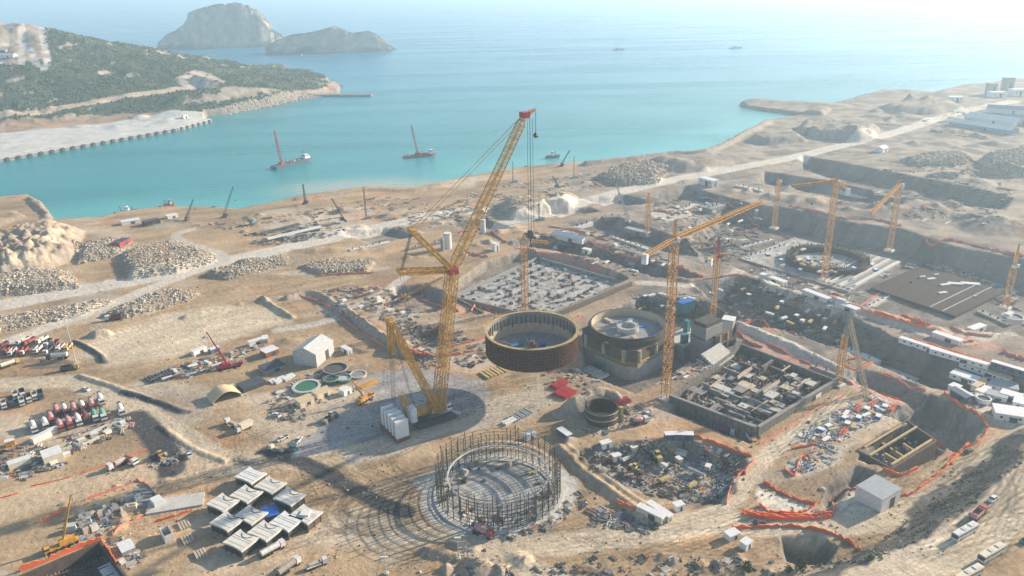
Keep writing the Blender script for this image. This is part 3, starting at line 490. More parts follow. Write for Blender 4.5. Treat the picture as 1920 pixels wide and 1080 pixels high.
# quay wall with its row of dark fenders
qp = [G(u, v, SEA) for u, v in ((-260, 348), (0, 303.5), (200, 268.5), (330, 245.5), (393, 229))]
qt = thing("quay_wall", "long pale concrete quay edge with dark fenders below the wooded hill", "quay", qp[2])
for a, b in zip(qp, qp[1:]):
    d = b - a; L_ = np.hypot(d[0], d[1]); rz = math.atan2(d[1], d[0]); nx, ny = math.sin(rz), -math.cos(rz); c = (a + b) / 2; m = MB(); m.box((c[0] - nx, c[1] - ny, SEA - 5), (L_ + .2, 9, 10.7), rz); m.build("capping_beam", "concrete", qt); m = MB(); m.box((c[0] + nx * 4.6, c[1] + ny * 4.6, SEA - 5), (L_, 1.6, 9.2), rz); m.build("wall_face", "concrete_dark", qt); n = int(L_ / 14)
    for k in range(n):
        p = a + d * ((k + .5) / n); x, y = p[0] + nx * 5.4, p[1] + ny * 5.4; m = MB(); m.box((x, y, SEA - 2), (4.5, 3.4, 6.6), rz); m.box((x, y, SEA + 4.6), (3, 2.2, .5), rz); m.build("fender", "dark_steel", qt)
# ---- vessels
def vessel(name, label, cat, a, b, wid, hull, sup, boom=None, boomm="crane_red", house=None, masts=(), group=None, fb=2.2):
    p, q = G(*a, SEA), G(*b, SEA); c = (p + q) / 2; L_ = np.linalg.norm(q - p); rz = math.atan2(q[1] - p[1], q[0] - p[0]); r = thing(name, label, cat, c, 0, group); ca, sa = math.cos(rz), math.sin(rz)
    W = lambda x, y, z: (c[0] + x * ca - y * sa, c[1] + x * sa + y * ca, SEA + z)
    m = MB(); h = L_ / 2; bw = wid / 2; pts = [(-h, -bw * .85), (h * .7, -bw), (h, -bw * .35), (h, bw * .35), (h * .7, bw), (-h, bw * .85)]
    lo = [W(x * .96, y * .85, -1) for x, y in pts]; hi = [W(x, y, fb + (.9 if x > h * .6 else 0)) for x, y in pts]; n = 6
    m.add(lo + hi, [tuple(range(n))[::-1], tuple(range(n, 2 * n))] + [(k, (k + 1) % n, n + (k + 1) % n, n + k) for k in range(n)]); m.build("hull", hull, r)
    m = MB(); m.box(W(0, 0, fb), (L_ * .8, wid * .72, .25), rz); m.build("deck", "hull_rust" if hull != "white_paint" else "pale_steel", r)
    if house is not None:
        m = MB(); m.box(W(house * h, 0, fb), (L_ * .14, wid * .6, 3.2), rz); m.box(W(house * h, 0, fb + 3.2), (L_ * .10, wid * .45, 2.4), rz); m.build("deckhouse", sup, r); m = MB(); m.box(W(house * h, 0, fb + 4.0), (L_ * .104, wid * .46, .9), rz); m.build("windows", "glass", r)
    if L_ > 12:
        for k in range(5): m = MB(); m.box(W((-.75 + .28 * k) * h, random.uniform(-.25, .25) * wid, fb + .2), (random.uniform(1, 4), random.uniform(.8, 2), random.uniform(.6, 2)), rz); m.build("deck_crate", random.choice(("crane_orange", "grey_steel", "hull_rust")), r)
    for mx_, mh in masts: m = MB(); m.bar(W(mx_ * h, 0, fb), W(mx_ * h, 0, fb + mh), .35); m.bar(W(mx_ * h, -1.5, fb + mh * .7), W(mx_ * h, 1.5, fb + mh * .7), .2); m.bar(W(mx_ * h - 1, 0, fb + mh), W(mx_ * h - mh * .4, 0, fb), .08); m.build("mast", "dark_steel", r)
    if boom:
        bx, tip = boom; f = np.array(W(bx * h, 0, fb + 2.5)); m = MB(); m.box(W(bx * h, 0, fb), (6, 5, 3.2), rz); m.build("crane_cab", "hull_rust", r); ang = math.atan2(rt[1], rt[0]); t = in_plane(f, ang, *tip)
        m = MB(); m.lattice(f, t, 2.4, 14, .22, .14, 1.2); m.build("boom", boomm, r); m = MB(); m.bar(t, (f[0] + 6 * ca, f[1] + 6 * sa, f[2] + 6), .1); m.bar((f[0] + 6 * ca, f[1] + 6 * sa, f[2] + 6), (f[0] + 6 * ca, f[1] + 6 * sa, f[2] - 2), .25); m.bar(t, (t[0], t[1], f[2] + 4), .08); m.build("rope", "rope", r)
    return r
vessel("crane_barge", "long grey barge with a tall leaning lattice crane, nearest the quay", "barge", (513, 318), (583, 300), 14, "hull_blue_grey", "white_paint", (-.55, (514, 245)), house=.72, masts=((.62, 11), (.85, 6)), fb=3.6)
vessel("crane_barge", "small rust coloured work barge with a leaning crane, in mid bay", "barge", (757, 296), (816, 290), 13, "hull_rust", "white_paint", (-.1, (771, 234)), house=.75, masts=((.2, 5),), fb=1.6)
vessel("boat", "stubby grey boat with a pale deckhouse just off the sandy shore", "boat", (1024, 297), (1050, 294), 8, "hull_blue_grey", "white_paint", house=-.1, masts=((.3, 6),))
vessel("sailing_ship", "distant ship with tall bare masts on the hazy open sea", "ship", (1149, 94), (1170, 93), 9, "dark_steel", "grey_steel", house=-.3, masts=((-.5, 34), (.1, 40), (.55, 30)))
vessel("cargo_boat", "distant low ship without masts on the hazy sea", "ship", (1367, 91), (1392, 90), 10, "dark_steel", "grey_steel", house=-.2, masts=((.3, 9),))
vessel("small_boat", "tiny dark boat in front of the low wooded island", "boat", (562, 105), (572, 104), 5, "dark_steel", "white_paint", house=-.2, fb=1.4)
vessel("work_barge", "dark flat work barge moored at the shore behind the boulder heaps", "barge", (213, 404), (262, 399), 12, "black_steel", "white_paint", house=.1, masts=((-.4, 7), (.5, 5)))
vessel("work_barge", "dark barge moored at the end of the sandy shore yard", "barge", (300, 392), (328, 386), 9, "hull_rust", "pale_steel", house=.4, masts=((-.2, 6),))
# ================================================================== the giant crawler crane
def ropes(m, p, q, n, sp, r, ax):
    ax = np.array(ax, float); p = np.array(p, float); q = np.array(q, float)
    for k in range(n): o = ax * (k - (n - 1) / 2) * sp; m.bar(p + o, q + o, r, n=3)
RC = np.array([9.7, 365.0])                                      # ring centre
def giant_crane():
    B = ON(808, 783); ang = math.atan2(RC[1] - B[1], RC[0] - B[0]); ax = np.array([math.cos(ang), math.sin(ang), 0]); cr = np.array([-ax[1], ax[0], 0]); gz = B[2]
    IP = lambda u, v: in_plane(B, ang, u, v)
    foot = IP(822, 762); knee = IP(848, 506); tip = IP(984, 216); s1 = IP(772, 433); s2 = IP(752, 510); dh = IP(731, 602); cw = IP(742, 800); cw[2] = gz
    r = thing("crawler_crane", "giant yellow lattice crawler crane lifting the brown ring", "crane", B)
    P = lambda a, c, z: B + ax * a + cr * c + np.array([0, 0, z])
    m = MB()
    for s in (-1, 1): m.lattice(foot + cr * s * 3.0, knee + cr * s * 2.6, 3.0, 26, .24, .13)
    for t in np.linspace(.08, .95, 7): q = foot + (knee - foot) * t; m.bar(q - cr * 3, q + cr * 3, .2)
    m.build("main_boom", "crane_yellow", r)
    m = MB(); m.lattice(knee, tip, 4.6, 34, .27, .15, 3.4, ends=.06, h=3.6); m.build("jib", "crane_yellow", r)
    m = MB(); m.box(knee - ax * .5 - (0, 0, 1.5), (4.5, 6.5, 3), ang); m.build("boom_joint", "crane_red", r)
    m = MB(); m.box(tip - (0, 0, .9), (3.6, 4.2, 2.4), ang); m.build("sheave_head", "crane_red", r)
    m = MB(); fly = IP(1004, 205); m.lattice(tip, fly, 1.6, 5, .2, .12, .8); m.build("fly_jib", "crane_yellow", r)
    for nm, h in (("upper_strut", s1), ("lower_strut", s2)):
        m = MB()
        for s in (-1, 1): m.lattice(knee + cr * s * 1.2, h + cr * s * 2.2, 1.9, 14, .2, .11, ends=.1)
        m.box(h - (0, 0, .8), (2.4, 6, 1.8), ang); m.build(nm, "crane_yellow", r)
    m = MB(); ropes(m, s1, s2, 5, .6, .11, cr); m.build("strut_rope", mat("dusty_rope", (.16, .13, .11)), r)
    m = MB(); ropes(m, s1, tip, 2, 3.4, .17, cr); m.build("jib_pendant", "crane_orange", r)
    m = MB(); ropes(m, s2, IP(800, 770), 2, 4.5, .07, cr); m.build("back_stay", "rope", r)
    m = MB()
    for s in (-1, 1): m.lattice(IP(818, 765) + cr * s * 3.6, dh + cr * s * 2.6, 2.3, 18, .22, .13)
    m.box(dh - (0, 0, 1), (2.6, 7.5, 2), ang); m.build("derrick_mast", "crane_yellow", r)
    mid = dh + (cw + (0, 0, 12) - dh) * .36
    for s in (-1, 1): m = MB(); m.lattice(dh + cr * s * 2.4, mid + cr * s * 2.4, 1.1, 6, .2, .1); m.build("derrick_pendant", "crane_yellow", r)
    m = MB(); ropes(m, mid, cw + (0, 0, 11), 4, 1.5, .09, cr); ropes(m, dh, P(-8, 0, 6), 3, 1.6, .07, cr); m.build("hoist_rope", "rope", r)
    # undercarriage
    for s in (-1, 1):
        m = MB(); prof = [(-10.5, .9), (-9.4, 0), (9.4, 0), (10.5, .9), (10.5, 2), (9.4, 3), (-9.4, 3), (-10.5, 2)]; n = 8
        vs = [P(a, s * 6.2 - 1.5, z) for a, z in prof] + [P(a, s * 6.2 + 1.5, z) for a, z in prof]; m.add(vs, [tuple(range(n)), tuple(range(n, 2 * n))[::-1]] + [(k, n + k, n + (k + 1) % n, (k + 1) % n) for k in range(n)])
        for k in range(30): m.box(P(-9 + .62 * k, s * 6.2, 3), (.4, 3.2, .12), ang)
        t = m.build("crawler_track", "dark_steel", r)
    m = MB(); m.box(P(0, 0, 1.2), (6, 11, 2), ang); m.box(P(0, 0, 3.2), (5, 5, 1), ang); m.build("car_body", "teal_paint", r)
    m = MB(); m.box(P(-1, 0, 4.2), (15, 4.6, 2.8), ang); m.box(P(3.5, -3.4, 4.2), (9, 1.6, 3.2), ang); m.box(P(3.5, 3.4, 4.2), (9, 1.6, 3.2), ang); b_ = m.build("upper_deck", "crane_orange", r)
    m = MB(); m.box(P(8.2, -4.4, 4.6), (3, 2, 2.8), ang, top=(.85, .9)); cb = m.build("cab", "white_paint", r); m = MB(); m.box(P(8.5, -4.4, 5.7), (3, 2.06, 1.2), ang); m.build("cab_window", "glass", cb)
    m = MB(); m.lattice(IP(770, 790), IP(752, 737), 2.4, 8, .22, .13); m.bar(IP(756, 745), P(-6, 0, 7), .25); m.build("back_frame", "crane_yellow", r)
    m = MB(); m.box(P(-10.5, -2.5, 3.2), (2.6, 5, 7.5), ang); m.box(P(-12.3, -2.5, 3.4), (.5, 5.2, 7.2), ang); m.build("counterweight", "white_paint", r)
    tb = G(745, 830, gz); tc2 = G(716, 800, gz); dv = tc2 - tb; Ld = np.linalg.norm(dv); dz_ = dv / Ld; rz = math.atan2(dv[1], dv[0])
    side = np.array([-dz_[1], dz_[0], 0]); side = side if side[0] > 0 else -side
    m = MB(); c = (tb + tc2) / 2 + side * 3; m.box((c[0], c[1], gz + .2), (Ld + 1.4, 7.6, 1.0), rz); m.build("ballast_tray", "hull_rust", r)
    for k in range(5):
        c = tb + dz_ * (1.4 + k * (Ld - 1) / 4.4) + side * 3.4; hh = 9.6 - .5 * (k % 2) - (.6 if k == 0 else 0); m = MB(); m.box((c[0], c[1], gz + 1.3), (1.9, 6.4, hh), rz)
        for z in np.arange(1.2, hh - .5, 1.15): m.box((c[0], c[1], gz + 1.3 + z), (1.94, 6.46, .07), rz, col=(.2, .2, .2))
        m.build("ballast_stack", "white_paint", r)
    m = MB(); w0, w1, w2 = G(814, 792, gz), G(840, 778, gz), G(864, 782, gz)
    for a, b in ((w0, w1), (w1, w2)): m.box((*((a + b) / 2)[:2], gz + 2.2), (np.linalg.norm(b - a), 2.2, .3), math.atan2(b[1] - a[1], b[0] - a[0]))
    for q in (w0, w1, w2): m.bar((q[0], q[1], gz), (q[0], q[1], gz + 2.2), .2)
    m.build("access_ramp", "pale_steel", r)
    # hoist rope and hook over the ring
    top_ = np.array([RC[0], RC[1], tip[2] - 1.5]); zh = over((RC[0], RC[1]), 989, 442); hk = np.array([RC[0], RC[1], zh])
    m = MB(); ropes(m, top_, hk + (0, 0, 2), 2, 2.4, .11, cr); ropes(m, top_ + ax * 1.4, hk + ax * 1.4 + (0, 0, 2), 2, 2.4, .11, cr); ropes(m, fly, fly - (0, 0, 11), 2, .5, .08, cr); m.bar(tip, top_, .4); m.build("hoist_rope", "rope", r)
    m = MB(); m.box(hk - (0, 0, 1), (2.4, 3.4, 3.6), ang, top=(.6, .8)); m.bar(hk - cr * 5, hk + cr * 5, .55); m.bar(hk - (0, 0, 1), hk - (0, 0, 4), .5, r2=.3); m.build("hook_block", "dark_steel", r)
    m = MB(); m.rock(fly - (0, 0, 12.2), 1.5, k=0); m.build("auxiliary_hook", "black_steel", r)
    sl = MB()
    for k in range(12): t = 2 * math.pi * k / 12; sl.bar(hk - (0, 0, 4), (RC[0] + 23.2 * math.cos(t), RC[1] + 23.2 * math.sin(t), 33), .055, n=3)
    sl.build("lifting_sling", "rope", r); print("crane", [x.round(1) for x in (foot, knee, tip, s1, dh, hk)])
giant_crane()
# ================================================================== tower cranes
def tower_crane(label, base, topv, jib=None, counter=None, m_="crane_orange", w_=2.2, apex=8, red=False, block=True, base_z=None, hook=None, back=None):
    b = ON(*base); zt = over(b, topv[0], topv[1]); r = thing("tower_crane", label, "tower crane", b, 0, "tower cranes over the pits"); x, y, z0 = b
    if block: m = MB(); m.box((x, y, z0 - .5), (6.5, 6.5, 1.5), .78); m.build("foundation_block", "concrete", r)
    zs = zt - apex; m = MB(); nb = max(8, int((zs - z0) / w_ / 1.0)); m.lattice((x, y, z0 + .5), (x, y, zs), w_ * 1.1, nb, .25, .15, upv=(.7, .7, 0)); m.build("mast", m_, r)
    m = MB(); m.box((x, y, zs), (2.6, 2.6, 1.6), .78); m.box((x + 1.6, y - 1.2, zs + .4), (1.4, 1.5, 2.1), .4); m.build("slewing_cab", "white_paint" if not red else "crane_red", r)
    m = MB(); m.lattice((x, y, zs + 1.6), (x, y, zt), 1.7, 5, .17, .1, .5, upv=(.7, .7, 0)); m.build("tower_head", "crane_red" if red else m_, r)
    zj = zs + 1.8; ap = np.array([x, y, zt]); J = None
    if jib is not None:
        J = G(jib[0], jib[1], zj); o = np.array([x, y, zj]); L_ = np.linalg.norm(J - o); m = MB(); m.lattice(o, J, 2.1, max(8, int(L_ / 2)), .22, .13, 1.4); m.build("jib", m_, r)
        m = MB(); m.bar(ap, o + (J - o) * .55 + (0, 0, .8), .07, n=3); m.bar(ap, o + (J - o) * .9 + (0, 0, .6), .07, n=3)
        t = o + (J - o) * (hook or .6); m.box((t[0], t[1], zj - 1.2), (1.6, 1.6, .5), .3); m.bar((t[0], t[1], zj - 1), (t[0], t[1], zj - 14), .06, n=3); m.box((t[0], t[1], zj - 15), (.7, .7, 1.4)); m.build("trolley_rope", "rope", r)
    if counter is not None:
        K = G(counter[0], counter[1], zj); o = np.array([x, y, zj]); m = MB(); m.lattice(o, K, 1.5, max(4, int(np.linalg.norm(K - o) / 2)), .15, .09); m.build("counter_jib", m_, r)
        d = (K - o) / np.linalg.norm(K - o); rz = math.atan2(d[1], d[0]); c = K - d * 1.2; m = MB(); m.box((c[0], c[1], zj - 3.8), (1.8, 2.6, 4.6), rz); m.build("counterweight", "white_paint", r); m = MB(); m.bar(ap, K, .07, n=3); m.build("pendant_line", "rope", r)
    return r
def towards(base, jz, u, v): return (u, v)
tower_crane("tall orange tower crane with a long jib, beside the reactor block", (1248, 748), (1264, 412), (1430, 377), (1207, 481), w_=3.0, apex=11)
tower_crane("orange tower crane with a dark red head behind the grey towers", (1336, 600), (1345, 446), (1362, 478), (1330, 488), w_=2.6, apex=13, red=True)
tower_crane("tower crane standing at the dark ring foundation, jib across the mast", (1544, 526), (1563, 328), (1484, 349), (1592, 357), w_=3.0, apex=6, hook=.5)
tower_crane("tower crane by the pit wall with its jib lowered towards the left", (1667, 470), (1686, 336), (1633, 400), (1696, 346), w_=3.0, apex=6)
tower_crane("short hazy tower crane beyond the pit, without a visible jib", (1451, 428), (1457, 334), (1462, 348), None, w_=2.8, apex=4)
tower_crane("orange tower crane mast in the upper pit, left of the long jib", (1213, 442), (1216, 362), (1220, 376), None, w_=2.8, apex=4)
tower_crane("tower crane with a grey head at the right edge, beside the rebar mat", (1884, 578), (1903, 456), (1908, 470), None, w_=3.0, apex=16, m_="crane_orange")
tower_crane("orange tower crane mast behind the hanging ring, dark head", (985, 590), (988, 440), (1028, 455), (965, 452), w_=2.8, apex=5)
# crawler crane with folded lattice at the hall corner
def lattice_pair(label, base, top, foot2, top2):
    b = ON(*base); r = thing("lattice_crane", label, "crane", b); zt = over(b, *top); ang = math.atan2(rt[1], rt[0]); m = MB(); m.lattice(b, (b[0], b[1], zt - 14), 2.6, 16, .2, .12, upv=(.7, .7, 0)); m.build("mast", "crane_orange", r)
    m = MB(); m.lattice((b[0], b[1], zt - 14), (b[0] + .8, b[1], zt), 1.8, 8, .17, .1, .8); m.build("tower_head", "grey_steel", r)
    f = ON(*foot2); t = in_plane(b, math.atan2(f[1] - b[1], f[0] - b[0]), *top2); m = MB(); m.lattice(f, t, 2.0, 22, .17, .1, 1.6); m.build("folded_jib", mat("dusty_lattice", (.36, .29, .2), rough=.7), r); m = MB(); m.bar(t, (b[0], b[1], zt), .1); m.bar(t, f, .07); m.build("rope", "rope", r); m = MB(); m.box((b[0], b[1], b[2] - .4), (6, 6, 1.4), .6); m.build("foundation_block", "concrete", r)
lattice_pair("orange mast with a folded grey jib hanging down beside it", (1571, 722), (1586, 578), (1625, 742), (1592, 596))
# ---- mobile and small cranes
def mobile_crane(label, base, dirpx, tip, m_, L_=13, w_=3, booms=1.0, lattice=False, track=False, rope_drop=.45):
    b = ON(*base); h = head(base, dirpx); r = thing("mobile_crane", label, "mobile crane", b, 0); ca, sa = math.cos(h), math.sin(h); W = lambda x, y, z: (b[0] + x * ca - y * sa, b[1] + x * sa + y * ca, b[2] + z); m = MB()
    if track:
        for s in (-1, 1): m.box(W(0, s * w_ * .6, 0), (L_ * .55, .9, 1.1), h, top=(.9, 1))
        m.build("crawler_track", "dark_steel", r)
    else:
        m.box(W(0, 0, .9), (L_, w_ * .9, .8), h); m.build("chassis", m_, r)
        for x in np.linspace(-.4, .4, 5): m = MB(); m.bar(W(x * L_, -w_ / 2, .65), W(x * L_, w_ / 2, .65), .65, n=10); m.build("axle_wheels", "black_steel", r)
        m = MB()
        for x in (-.3, .25): m.bar(W(x * L_, -w_ * 1.1, .3), W(x * L_, w_ * 1.1, .9), .25)
        m.build("outrigger", "dark_steel", r); m = MB(); m.box(W(L_ * .44, 0, .9), (2.2, w_ * .9, 2), h, top=(.8, .95)); c = m.build("cab", m_, r); m = MB(); m.box(W(L_ * .46, 0, 1.9), (2.1, w_ * .92, .8), h); m.build("windscreen", "glass", c)
    m = MB(); m.box(W(-L_ * .1, 0, 1.7), (L_ * .36, w_, 1.9), h, top=(.95, .9)); m.box(W(-L_ * .32, 0, 1.6), (1.8, w_ * .95, 1.5), h); m.build("upper_body", m_, r)
    f = np.array(W(-L_ * .05, 0, 3)); t = in_plane(f, math.atan2(rt[1], rt[0]) + .25, *tip); m = MB(); d = (t - f)
    if lattice: m.lattice(f, t, 1.6, 16, .15, .09, 1)
    else:
        for k, (a, c, wd) in enumerate(((0, .4, .62), (.38, .7, .5), (.68, 1, .38))): m.bar(f + d * a, f + d * c, wd * booms)
    m.build("boom", m_, r); m = MB(); m.bar(t, (t[0], t[1], t[2] - (t[2] - b[2]) * rope_drop), .07, n=3); m.box((t[0], t[1], t[2] - (t[2] - b[2]) * rope_drop - 1), (.5, .5, 1)); m.bar(t, f + (0, 0, 2), .06, n=3); m.build("hook_rope", "rope", r); return r
mobile_crane("red truck crane with its long boom leaning left over the pipe yard", (430, 690), (460, 684), (387, 622), "crane_red", 14)
mobile_crane("yellow truck crane with a raised boom beside the dark open tank", (118, 1026), (90, 1038), (133, 926), "crane_yellow", 12, booms=.9)
mobile_crane("small orange truck crane with a short boom beside the giant crane", (684, 752), (700, 742), (660, 712), "crane_orange", 11)
mobile_crane("thin dark lattice crane at the waterline, first beside the moored barges", (350, 414), (340, 418), (362, 374), "dark_steel", 9, lattice=True, track=True)
mobile_crane("thin dark lattice crane with the tallest boom on the left shore", (420, 408), (408, 410), (437, 350), "dark_steel", 9, lattice=True, track=True)
mobile_crane("squat dark piling rig with leaning frames at the shore", (572, 382), (560, 382), (568, 345), "dark_steel", 9, lattice=True, track=True)
mobile_crane("green excavator with its arm stretched out on the shore yard", (475, 420), (485, 416), (455, 406), "teal_paint", 9, track=True, rope_drop=.9)
mobile_crane("pale green lattice crane lying low behind the jib hoist ropes", (1046, 352), (1060, 350), (1036, 330), "teal_paint", 9, lattice=True, track=True)
mobile_crane("dark slim crane on the sandy point near the stubby boat", (1052, 312), (1046, 312), (1068, 282), "dark_steel", 9, lattice=True, track=True)
mobile_crane("leaning pale lattice crane beside the light road beyond the pit", (1180, 420), (1190, 418), (1155, 345), "pale_steel", 10, lattice=True, track=True)
mobile_crane("yellow crawler crane half hidden behind the giant boom", (765, 560), (780, 555), (830, 520), "crane_yellow", 10, lattice=True, track=True)
mobile_crane("dark crawler crane in the shore yard, boom leaning left", (645, 415), (655, 414), (622, 372), "dark_steel", 9, lattice=True, track=True)
def rig(label, base, top, m_="dark_steel"):
    b = ON(*base); z = over(b, *top); r = thing("drilling_rig", label, "drilling rig", b); m = MB(); m.lattice(b, (b[0], b[1], z), 1.1, 14, .14, .09); m.build("mast", m_, r); m = MB(); m.box((b[0] + 2, b[1], b[2]), (6, 3, 2.4), .3, top=(.8, .9)); m.box((b[0] + 1, b[1], b[2]), (7, 4, .9), .3); m.build("carrier", "grey_steel", r)
rig("slender grey drilling rig standing alone in the shore yard", (687, 410), (686, 350)); rig("slender rust drilling rig on the sandy point", (1076, 334), (1075, 292), "crane_orange"); rig("thin drilling rig at the waterline behind the jib", (962, 342), (961, 302)); rig("slim dark mast right of the hook block ropes", (1011, 412), (1010, 380))
# ================================================================== the ring on the hook
mat("ring_steel", (.085, .05, .043), rough=.8, var=.35, scale=.3); mat("ring_rust", (.17, .08, .06), rough=.85, var=.4, scale=.5); mat("timber_yellow", (.47, .345, .165), rough=.8, var=.3); mat("liner_tan", (.50, .41, .30), rough=.8, var=.25, scale=.3); mat("liner_grey", (.25, .23, .215), rough=.8, var=.25, scale=.3)
mat("formwork_brown", (.125, .09, .075), rough=.85, var=.35, scale=.4); mat("rebar", (.085, .065, .055), rough=.85); mat("scaffold", (.10, .09, .08), rough=.7); mat("blue_tarp", (.03, .14, .46), rough=.5, var=.3); mat("white_sheet", (.68, .66, .62), rough=.7, var=.15); mat("pale_wall", (.62, .60, .56), rough=.8, var=.15); mat("cream_wall", (.66, .58, .44), rough=.8, var=.15)
mat("roof_white", (.70, .69, .67), rough=.6, var=.15, stripe=(0, 1.0, .8)); mat("roof_grey", (.33, .35, .36), rough=.6, var=.15, stripe=(0, 1.2, .85)); mat("roof_dark", (.07, .075, .09), rough=.7, var=.25); mat("roof_tan", (.60, .46, .28), rough=.8, var=.2, stripe=(0, 1.5, .85)); mat("roof_blue", (.16, .27, .36), rough=.6, var=.15); mat("green_paint", (.05, .16, .10), rough=.6); mat("red_paint", (.45, .04, .05), rough=.5); mat("net_orange", (.80, .17, .06), rough=.8, var=.25, scale=1.2); mat("net_rose", (.72, .25, .18), rough=.85, var=.25, scale=1.2)
def hanging_ring():
    x, y = RC; z0, z1 = 20.5, 33; R = 23.7; r = thing("containment_ring", "huge dark brown steel ring hanging from the giant crane's hook", "steel ring", (x, y, z0)); c = (x, y, 0)
    m = MB(); m.ring(c, R - .5, R, z0, z1, 96); m.build("shell", "ring_steel", r)
    for k in range(8): m = MB(); m.ring(c, R, R + .55, z0 + .5 + 1.55 * k, z0 + .75 + 1.55 * k, 96); m.build("rib", "ring_rust", r)
    m = MB()
    for k in range(80): t = 2 * math.pi * k / 80; m.box((x + (R + .3) * math.cos(t), y + (R + .3) * math.sin(t), z0 + .2), (.6, .16, z1 - z0 - .4), t)
    m.build("stiffener", "ring_rust", r)
    m = MB(); m.ring(c, R - .75, R + .8, z1, z1 + .35, 96); m.build("rim_walkway", "timber_yellow", r)
    m = MB()
    for k in range(96): t = 2 * math.pi * k / 96; m.bar((x + (R + .9) * math.cos(t), y + (R + .9) * math.sin(t), z1), (x + (R + .9) * math.cos(t), y + (R + .9) * math.sin(t), z1 + 1.3), .06, n=3)
    for z in (.7, 1.3): m.ring(c, R + .85, R + .93, z1 + z, z1 + z + .07, 96)
    m.build("railing", "timber_yellow", r)
    m = MB(); m.ring(c, R - .75, R - .52, z0 + .3, z0 + 6.2, 96); m.build("inner_liner", "liner_tan", r); m = MB(); m.ring(c, R - .72, R - .53, z0 + 6.2, z1 - .1, 96); m.build("inner_liner", "liner_grey", r)
    for k in range(56):
        t = 2 * math.pi * k / 56; m = MB(); m.box((x + (R - 1) * math.cos(t), y + (R - 1) * math.sin(t), z0 + 5 + (k % 3)), (.35, .3, 6 - (k % 3)), t); m.build("hanger_bar", "rebar", r)
    m = MB(); m.cyl((x, y, z0 + .2), R - .6, .4, 64); m.build("shadow_floor", "concrete_dark", r)  # disc added so the open ring casts a solid shadow
    for k in range(8): t = math.pi * k / 4 + .2; m = MB(); m.bar((x + 3 * math.cos(t), y + 3 * math.sin(t), z0 + 1), (x + (R - 1) * math.cos(t), y + (R - 1) * math.sin(t), z0 + 1.2), .3); m.build("spoke", "pale_steel", r)
    m = MB(); m.cyl((x, y, z0 + .6), 2.6, 5.5, 16, 1.2); m.build("hub", "ring_rust", r)
    for a, d, mm in ((-9, 3, "blue_paint"), (-6, 6, "teal_paint"), (6, 5, "blue_tarp"), (9, -1, "pale_steel"), (3, -6, "liner_tan"), (-12, -3, "grey_steel")): m = MB(); m.box((x + a, y + d, z0 + .6), (4, 2.6, 2.2), a * .3); m.build("equipment_box", mm, r)
hanging_ring()
def reactor():
    cx, cy = 67.5, 413.0; zb = -10.5; cy = 414.5; r = thing("reactor_building", "square reactor block with a round rim, right of the hanging ring", "building", (cx, cy, zb)); a = 31.0; ang0 = -math.pi / 2 - .06
    sq = lambda a, ch=.12: [(cx + a * ((1 - ch) * math.cos(ang0 + k * math.pi / 2) + ch * math.cos(ang0 + (k + s) * math.pi / 2)), cy + a * ((1 - ch) * math.sin(ang0 + k * math.pi / 2) + ch * math.sin(ang0 + (k + s) * math.pi / 2))) for k in range(4) for s in (-1, 1)]
    m = MB(); m.prism(sq(a), zb - 2, -1.5); m.build("concrete_base", mat("base_grey", (.40, .385, .36), rough=.9, var=.3, scale=.25), r); m = MB(); m.prism(sq(a - .8), -1.5, 8.2); m.build("formwork_wall", "formwork_brown", r)
    for z in (-1.6, -.5, .6): m = MB(); m.prism(sq(a + .35), z, z + .28); m.build("waler_beam", "timber_yellow", r)
    P4 = [np.array((cx + (a - .5) * math.cos(ang0 + k * math.pi / 2), cy + (a - .5) * math.sin(ang0 + k * math.pi / 2))) for k in range(4)]
    for k, ts in ((3, (.2, .52, .86)), (0, (.14, .48, .8))):
        p, q = P4[k], P4[(k + 1) % 4]; rz = math.atan2(*(q - p)[::-1])
        for t in ts:
            c = p + (q - p) * t; m = MB()
            for z in np.arange(1, 8, 1.1): m.box((c[0], c[1], z), (2.2, 1.8, .55), rz)
            m.box((c[0], c[1], 1), (.4, 2.2, 7), rz); m.build("bracket_stack", "liner_tan", r)
    c = (cx, cy, 0); m = MB(); m.ring(c, 21.4, 22.4, 5, 13.2, 80); m.build("cylinder_wall", mat("drum_grey", (.08, .068, .062), rough=.85, var=.35, scale=.4), r); m = MB(); m.ring(c, 21.2, 21.42, 8.6, 13.1, 80); m.build("inner_face", "liner_tan", r); m = MB(); m.ring(c, 22.4, 23.3, 11.6, 11.9, 80); m.build("platform", "scaffold", r); m = MB(); m.ring(c, 22.4, 23.1, 7.6, 7.9, 80); m.build("platform", "scaffold", r)
    m = MB(); m.cyl((cx, cy, 8.2), 21.3, .4, 64); m.build("deck_slab", "concrete_dark", r)
    m = MB(); m.ring((cx, cy, 0), 4.5, 6.5, 8.6, 11.6, 32)
    for k in range(40): t = 2 * math.pi * k / 40; m.bar((cx + 6.2 * math.cos(t), cy + 6.2 * math.sin(t), 8.6), (cx + 6 * math.cos(t + .1), cy + 6 * math.sin(t + .1), 13.5), .12, n=3)
    m.build("vessel_support", "pale_steel", r)
    for k, mm in enumerate(("blue_tarp", "white_sheet", "liner_tan", "grey_steel", "concrete_dark", "liner_tan", "blue_paint", "grey_steel", "white_sheet", "pale_steel", "timber_yellow", "concrete_dark")):
        t = k * .9 + .4; d = 10 + 3.3 * (k % 4); m = MB(); m.box((cx + d * math.cos(t), cy + d * math.sin(t), 8.6), (4 + k % 3, 2.5, .5 + .4 * (k % 3)), t); m.build("material_pack", mm, r)
    m = MB(); q = np.array(G(1105, 700, zb)); q[1] = max(q[1], 395); m.box((cx - 18, cy - 16.5, zb), (6, 1.5, 6), math.pi * .75); m.build("doorway", "teal_paint", r)
reactor()
